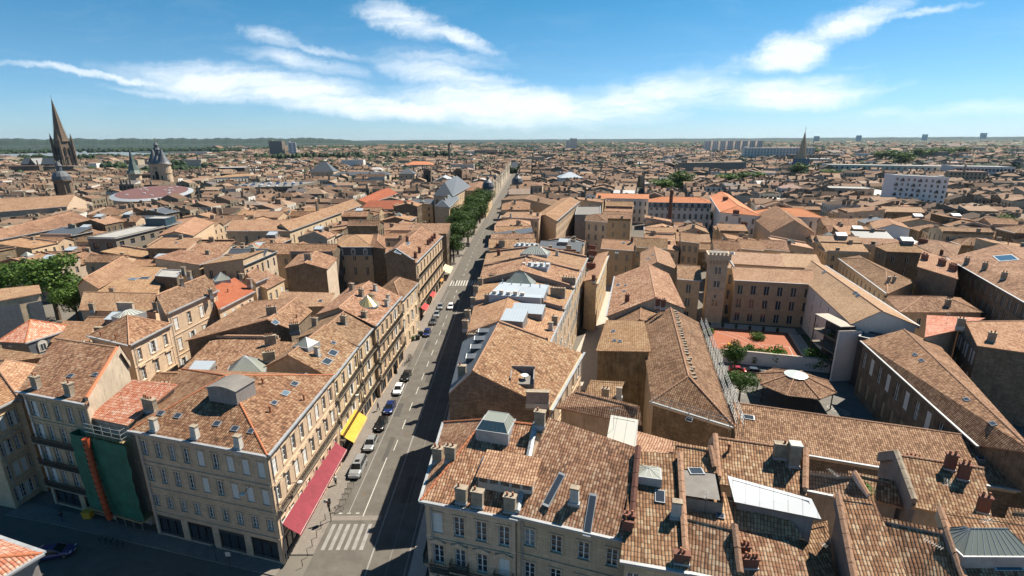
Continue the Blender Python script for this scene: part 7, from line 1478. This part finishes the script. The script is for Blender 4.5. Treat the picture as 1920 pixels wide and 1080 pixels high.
# yellow slide, gutters of small things in the court
t=empty('yellow_slide',(54.6,117.2,.05),rad(20),'yellow play tube lying on the red court','play equipment'); b=MB(); b.tube((0,-1.9,.5),(0,1.9,.5),.45,.45,'awn_yel',14); b.build('tube',t); b=MB()
for y in (-1.2,1.2): b.box(-.5,.5,y-.08,y+.08,0,.2,'iron')
b.build('cradle',t)
for i in range(6): 
    t=empty('planter',(54.6+i*3.3,133.3-i*.95,.06),0,'dark planter on the school terrace, '+['leftmost','second','third','fourth','fifth','rightmost'][i],'planter','planters on the school terrace'); b=MB(); b.rings(0,0,[(0,.25),(.9,.38)],'iron',10); b.build('pot',t); put('plant',BUSH[0][0],t,(0,0,.6),0,(.5,.5,.5))
# ================================================================ people
def person(x,y,rz,label,top,bottom,z=.02,pose=0,hair=(.03,.02,.015)):
    t=empty('person',(x,y,z),rz,label,'person'); me=bpy.data.meshes.new('body'); s=.34 if pose else .1
    V=[(0,0,.95),(0,0,1.15),(0,0,1.40),(0,0,1.50),(0,-.01,1.60),(0,-.01,1.70),
       (.09,0,.92),(.10,-s*.55,.50),(.10,-s*.6+.05,.09),(.10,-s*.6-.12,.04),(-.09,0,.92),(-.10,s*.35,.50),(-.10,s*.9,.12),(-.10,s*.9-.15,.05),
       (.18,0,1.40),(.24,s*.3,1.13),(.23,-.05+s*.2,.90),(.23,-.1+s*.1,.80),(-.18,0,1.40),(-.24,-s*.3,1.13),(-.23,-.15-s*.2,.92),(-.23,-.2-s*.2,.82)]
    E_=[(0,1),(1,2),(2,3),(3,4),(4,5),(0,6),(6,7),(7,8),(8,9),(0,10),(10,11),(11,12),(12,13),(2,14),(14,15),(15,16),(16,17),(2,18),(18,19),(19,20),(20,21)]
    R_=[.15,.13,.15,.06,.095,.08,.09,.06,.04,.04,.09,.06,.04,.04,.055,.042,.032,.04,.055,.042,.032,.04]
    me.from_pydata(V,E_,[]); o=bpy.data.objects.new('body',me); link(o); o.parent=t; me.materials.append(MAT['skin'])
    m=o.modifiers.new('skin','SKIN'); 
    for v,r_ in zip(me.skin_vertices[0].data,R_): v.radius=(r_,r_*.75)
    me.skin_vertices[0].data[0].use_root=True; sb=o.modifiers.new('sub','SUBSURF'); sb.levels=1; sb.render_levels=1
    b=MB(); b.rings(0,0,[(.92,.19),(1.05,.17),(1.3,.21),(1.42,.19),(1.49,.08)],top,12); 
    for sx in (-1,1): b.tube((sx*.17,0,1.42),(sx*.24,sx*s*.3,1.12),.075,.06,top,8)
    b.build('shirt',t,smooth=True); b=MB(); b.rings(0,0,[(.80,.17),(.95,.18),(1.0,.165)],bottom,12)
    b.tube((.09,0,.9),(.10,-s*.55,.48),.105,.08,bottom,8); b.tube((.10,-s*.55,.48),(.10,-s*.58,.14),.08,.06,bottom,8); b.tube((-.09,0,.9),(-.10,s*.35,.48),.105,.08,bottom,8); b.tube((-.10,s*.35,.48),(-.10,s*.85,.15),.08,.06,bottom,8); b.build('trousers',t,smooth=True)
    b=MB(); b.rings(0,.02,[(1.60,.10),(1.68,.112),(1.76,.09),(1.80,.02)],'hair',10); b.build('hair',t,smooth=True)
MAT['patch']=plain('asphalt_repair',(.075,.07,.063),.95,noise=.2)
MAT['skin']=plain('skin',(.45,.27,.19),.6); MAT['hair']=plain('dark_hair',(.03,.02,.015),.7); MAT['cl1']=plain('white_cotton',(.6,.6,.58),.9); MAT['cl2']=plain('dark_cotton',(.03,.035,.05),.9); MAT['cl3']=plain('blue_denim',(.05,.08,.16),.9); MAT['cl4']=plain('pink_cotton',(.6,.35,.35),.9)
person(-20.6,178.5,rad(90),'person in a dark top walking over the far zebra crossing','cl2','cl2',pose=1); person(-14.6,181,rad(-60),'person in dark clothes waiting at the right end of the far crossing','cl2','cl3'); person(-12.5,174,rad(20),'person in white top on the right pavement near the far crossing','cl1','cl3',.14,1)
person(-26.4,160,rad(180),'person in pink top on the left pavement below the farther red awning','cl4','cl2',.14,1); person(-61.8,58.6,rad(200),'person standing by the wheelie bin at the side street corner','cl2','cl3',.02,1)
# small yellow bin in the shaded street
bins(-58.6,59.2,'yellow-lidded bin at the shaded side street corner','awn_yel')
for i in range(7): person([-26.9,-26.2,-27.,-10.6,-10.2,-27.3,-26.6][i]+RX([66,88,112,120,190,134,196][i]),[66,88,112,120,190,134,196][i],i*1.3,['person in white shirt on the pavement beside the burgundy awning','person in blue jeans walking past the navy parked car','person in dark clothes near the bicycle heap','person in the shade on the right pavement','person on the right pavement near the second street lamp','person in pink top beside the long white shop front','person by the cream terrace awning'][i],['cl1','cl2','cl2','cl3','cl1','cl4','cl1'][i],['cl2','cl3','cl2','cl2','cl3','cl3','cl2'][i],.14,i%2)
mh=MB()
for x,y in ((-22,64),(-18.8,80),(-21.5,93),(-19.2,118),(-22.4,108),(-18.4,70),(-20,139)): mh.rings(x,y,[(.012,.36),(.014,.35)],'bark',14)
tag(mh.build('manhole_covers'),kind='structure')
pt_=MB()
for x,y,w,l in ((-22.6,86,1.2,5),(-18.9,100,1.5,3.4),(-21.4,72,.8,7),(-19.5,128,1.8,4),(-16.2,62,1.4,6),(-22.2,118,1.1,6)): pt_.poly([(x,y,.009),(x+w,y,.009),(x+w,y+l,.009),(x,y+l,.009)],'patch')
tag(pt_.build('asphalt_patches'),kind='structure')
# palm in the roof court
t=empty('palm',(35.6,44.6,12.5),0,'green fan palm growing in a court between the tiled roofs, lower right','palm'); b=MB(); b.tube((0,0,0),(0,0,2.6),.16,.12,'bark',8); b.build('trunk',t); b=RB(); rr=random.Random(12)
for i in range(46):
    a=rr.uniform(0,6.28); e=rr.uniform(-.5,1.2); d1=Vector((math.cos(a)*math.cos(e),math.sin(a)*math.cos(e),math.sin(e))); c0=Vector((0,0,2.6)); m1=c0+d1*.8; m2=m1+Vector((d1.x,d1.y,d1.z-.5))*.75; sd=d1.cross(Vector((0,0,1))).normalized()*.13; b.cur=rr.random(); b.poly([c0,m1+sd,m2,m1-sd],'leaf')
me=b.mesh('fronds'); at=me.attributes.new('rnd','FLOAT','FACE'); at.data.foreach_set('value',b.r); put('fronds',me,t,(0,0,0),col=(1.,1.3,.8))
# ivy on the courtyard gable
t=None; b=RB(); rr=random.Random(6)
IV=[d for d in HOUSES if d['n']=='ivy_house'][0]['q']; P0,P1=IV[3],IV[0]
for _ in range(2600):
    f=rr.random(); z=4+12*rr.random()**.5; x=P0[0]+(P1[0]-P0[0])*f-.25+rr.gauss(0,.12); y=P0[1]+(P1[1]-P0[1])*f+rr.gauss(0,.1); n=Vector((-1+rr.gauss(0,.5),-.6+rr.gauss(0,.5),rr.gauss(0,.6))).normalized(); a=n.orthogonal().normalized(); c2=n.cross(a); q_=rr.uniform(.2,.4); b.cur=rr.random(); c0=Vector((x,y,z)); b.poly([c0-a*q_*.5,c0+c2*q_*.4,c0+a*q_*.5,c0-c2*q_*.4],'leaf')
me=b.mesh('ivy'); at=me.attributes.new('rnd','FLOAT','FACE'); at.data.foreach_set('value',b.r); o=link(bpy.data.objects.new('ivy',me)); o.color=(1.3,1.7,.8,1); tag(o,'thick bright ivy on the courtyard side of the hipped stone house','ivy')
# ================================================================ haze: the air of the plain
m=bpy.data.materials.new('haze'); m.use_nodes=True; nt=m.node_tree; nt.nodes.clear(); o_=nt.nodes.new('ShaderNodeOutputMaterial'); v=nt.nodes.new('ShaderNodeVolumePrincipled')
v.inputs['Color'].default_value=(.55,.78,1,1); v.inputs['Density'].default_value=HAZE; v.inputs['Anisotropy'].default_value=.3; nt.links.new(v.outputs[0],o_.inputs['Volume']); MAT['haze']=m
if HAZE>0:
    b=MB(); b.box(-13000,13000,-400,13500,-3,160,'haze'); tag(b.build('haze'),'thin blue summer haze over the city','haze',kind='stuff')
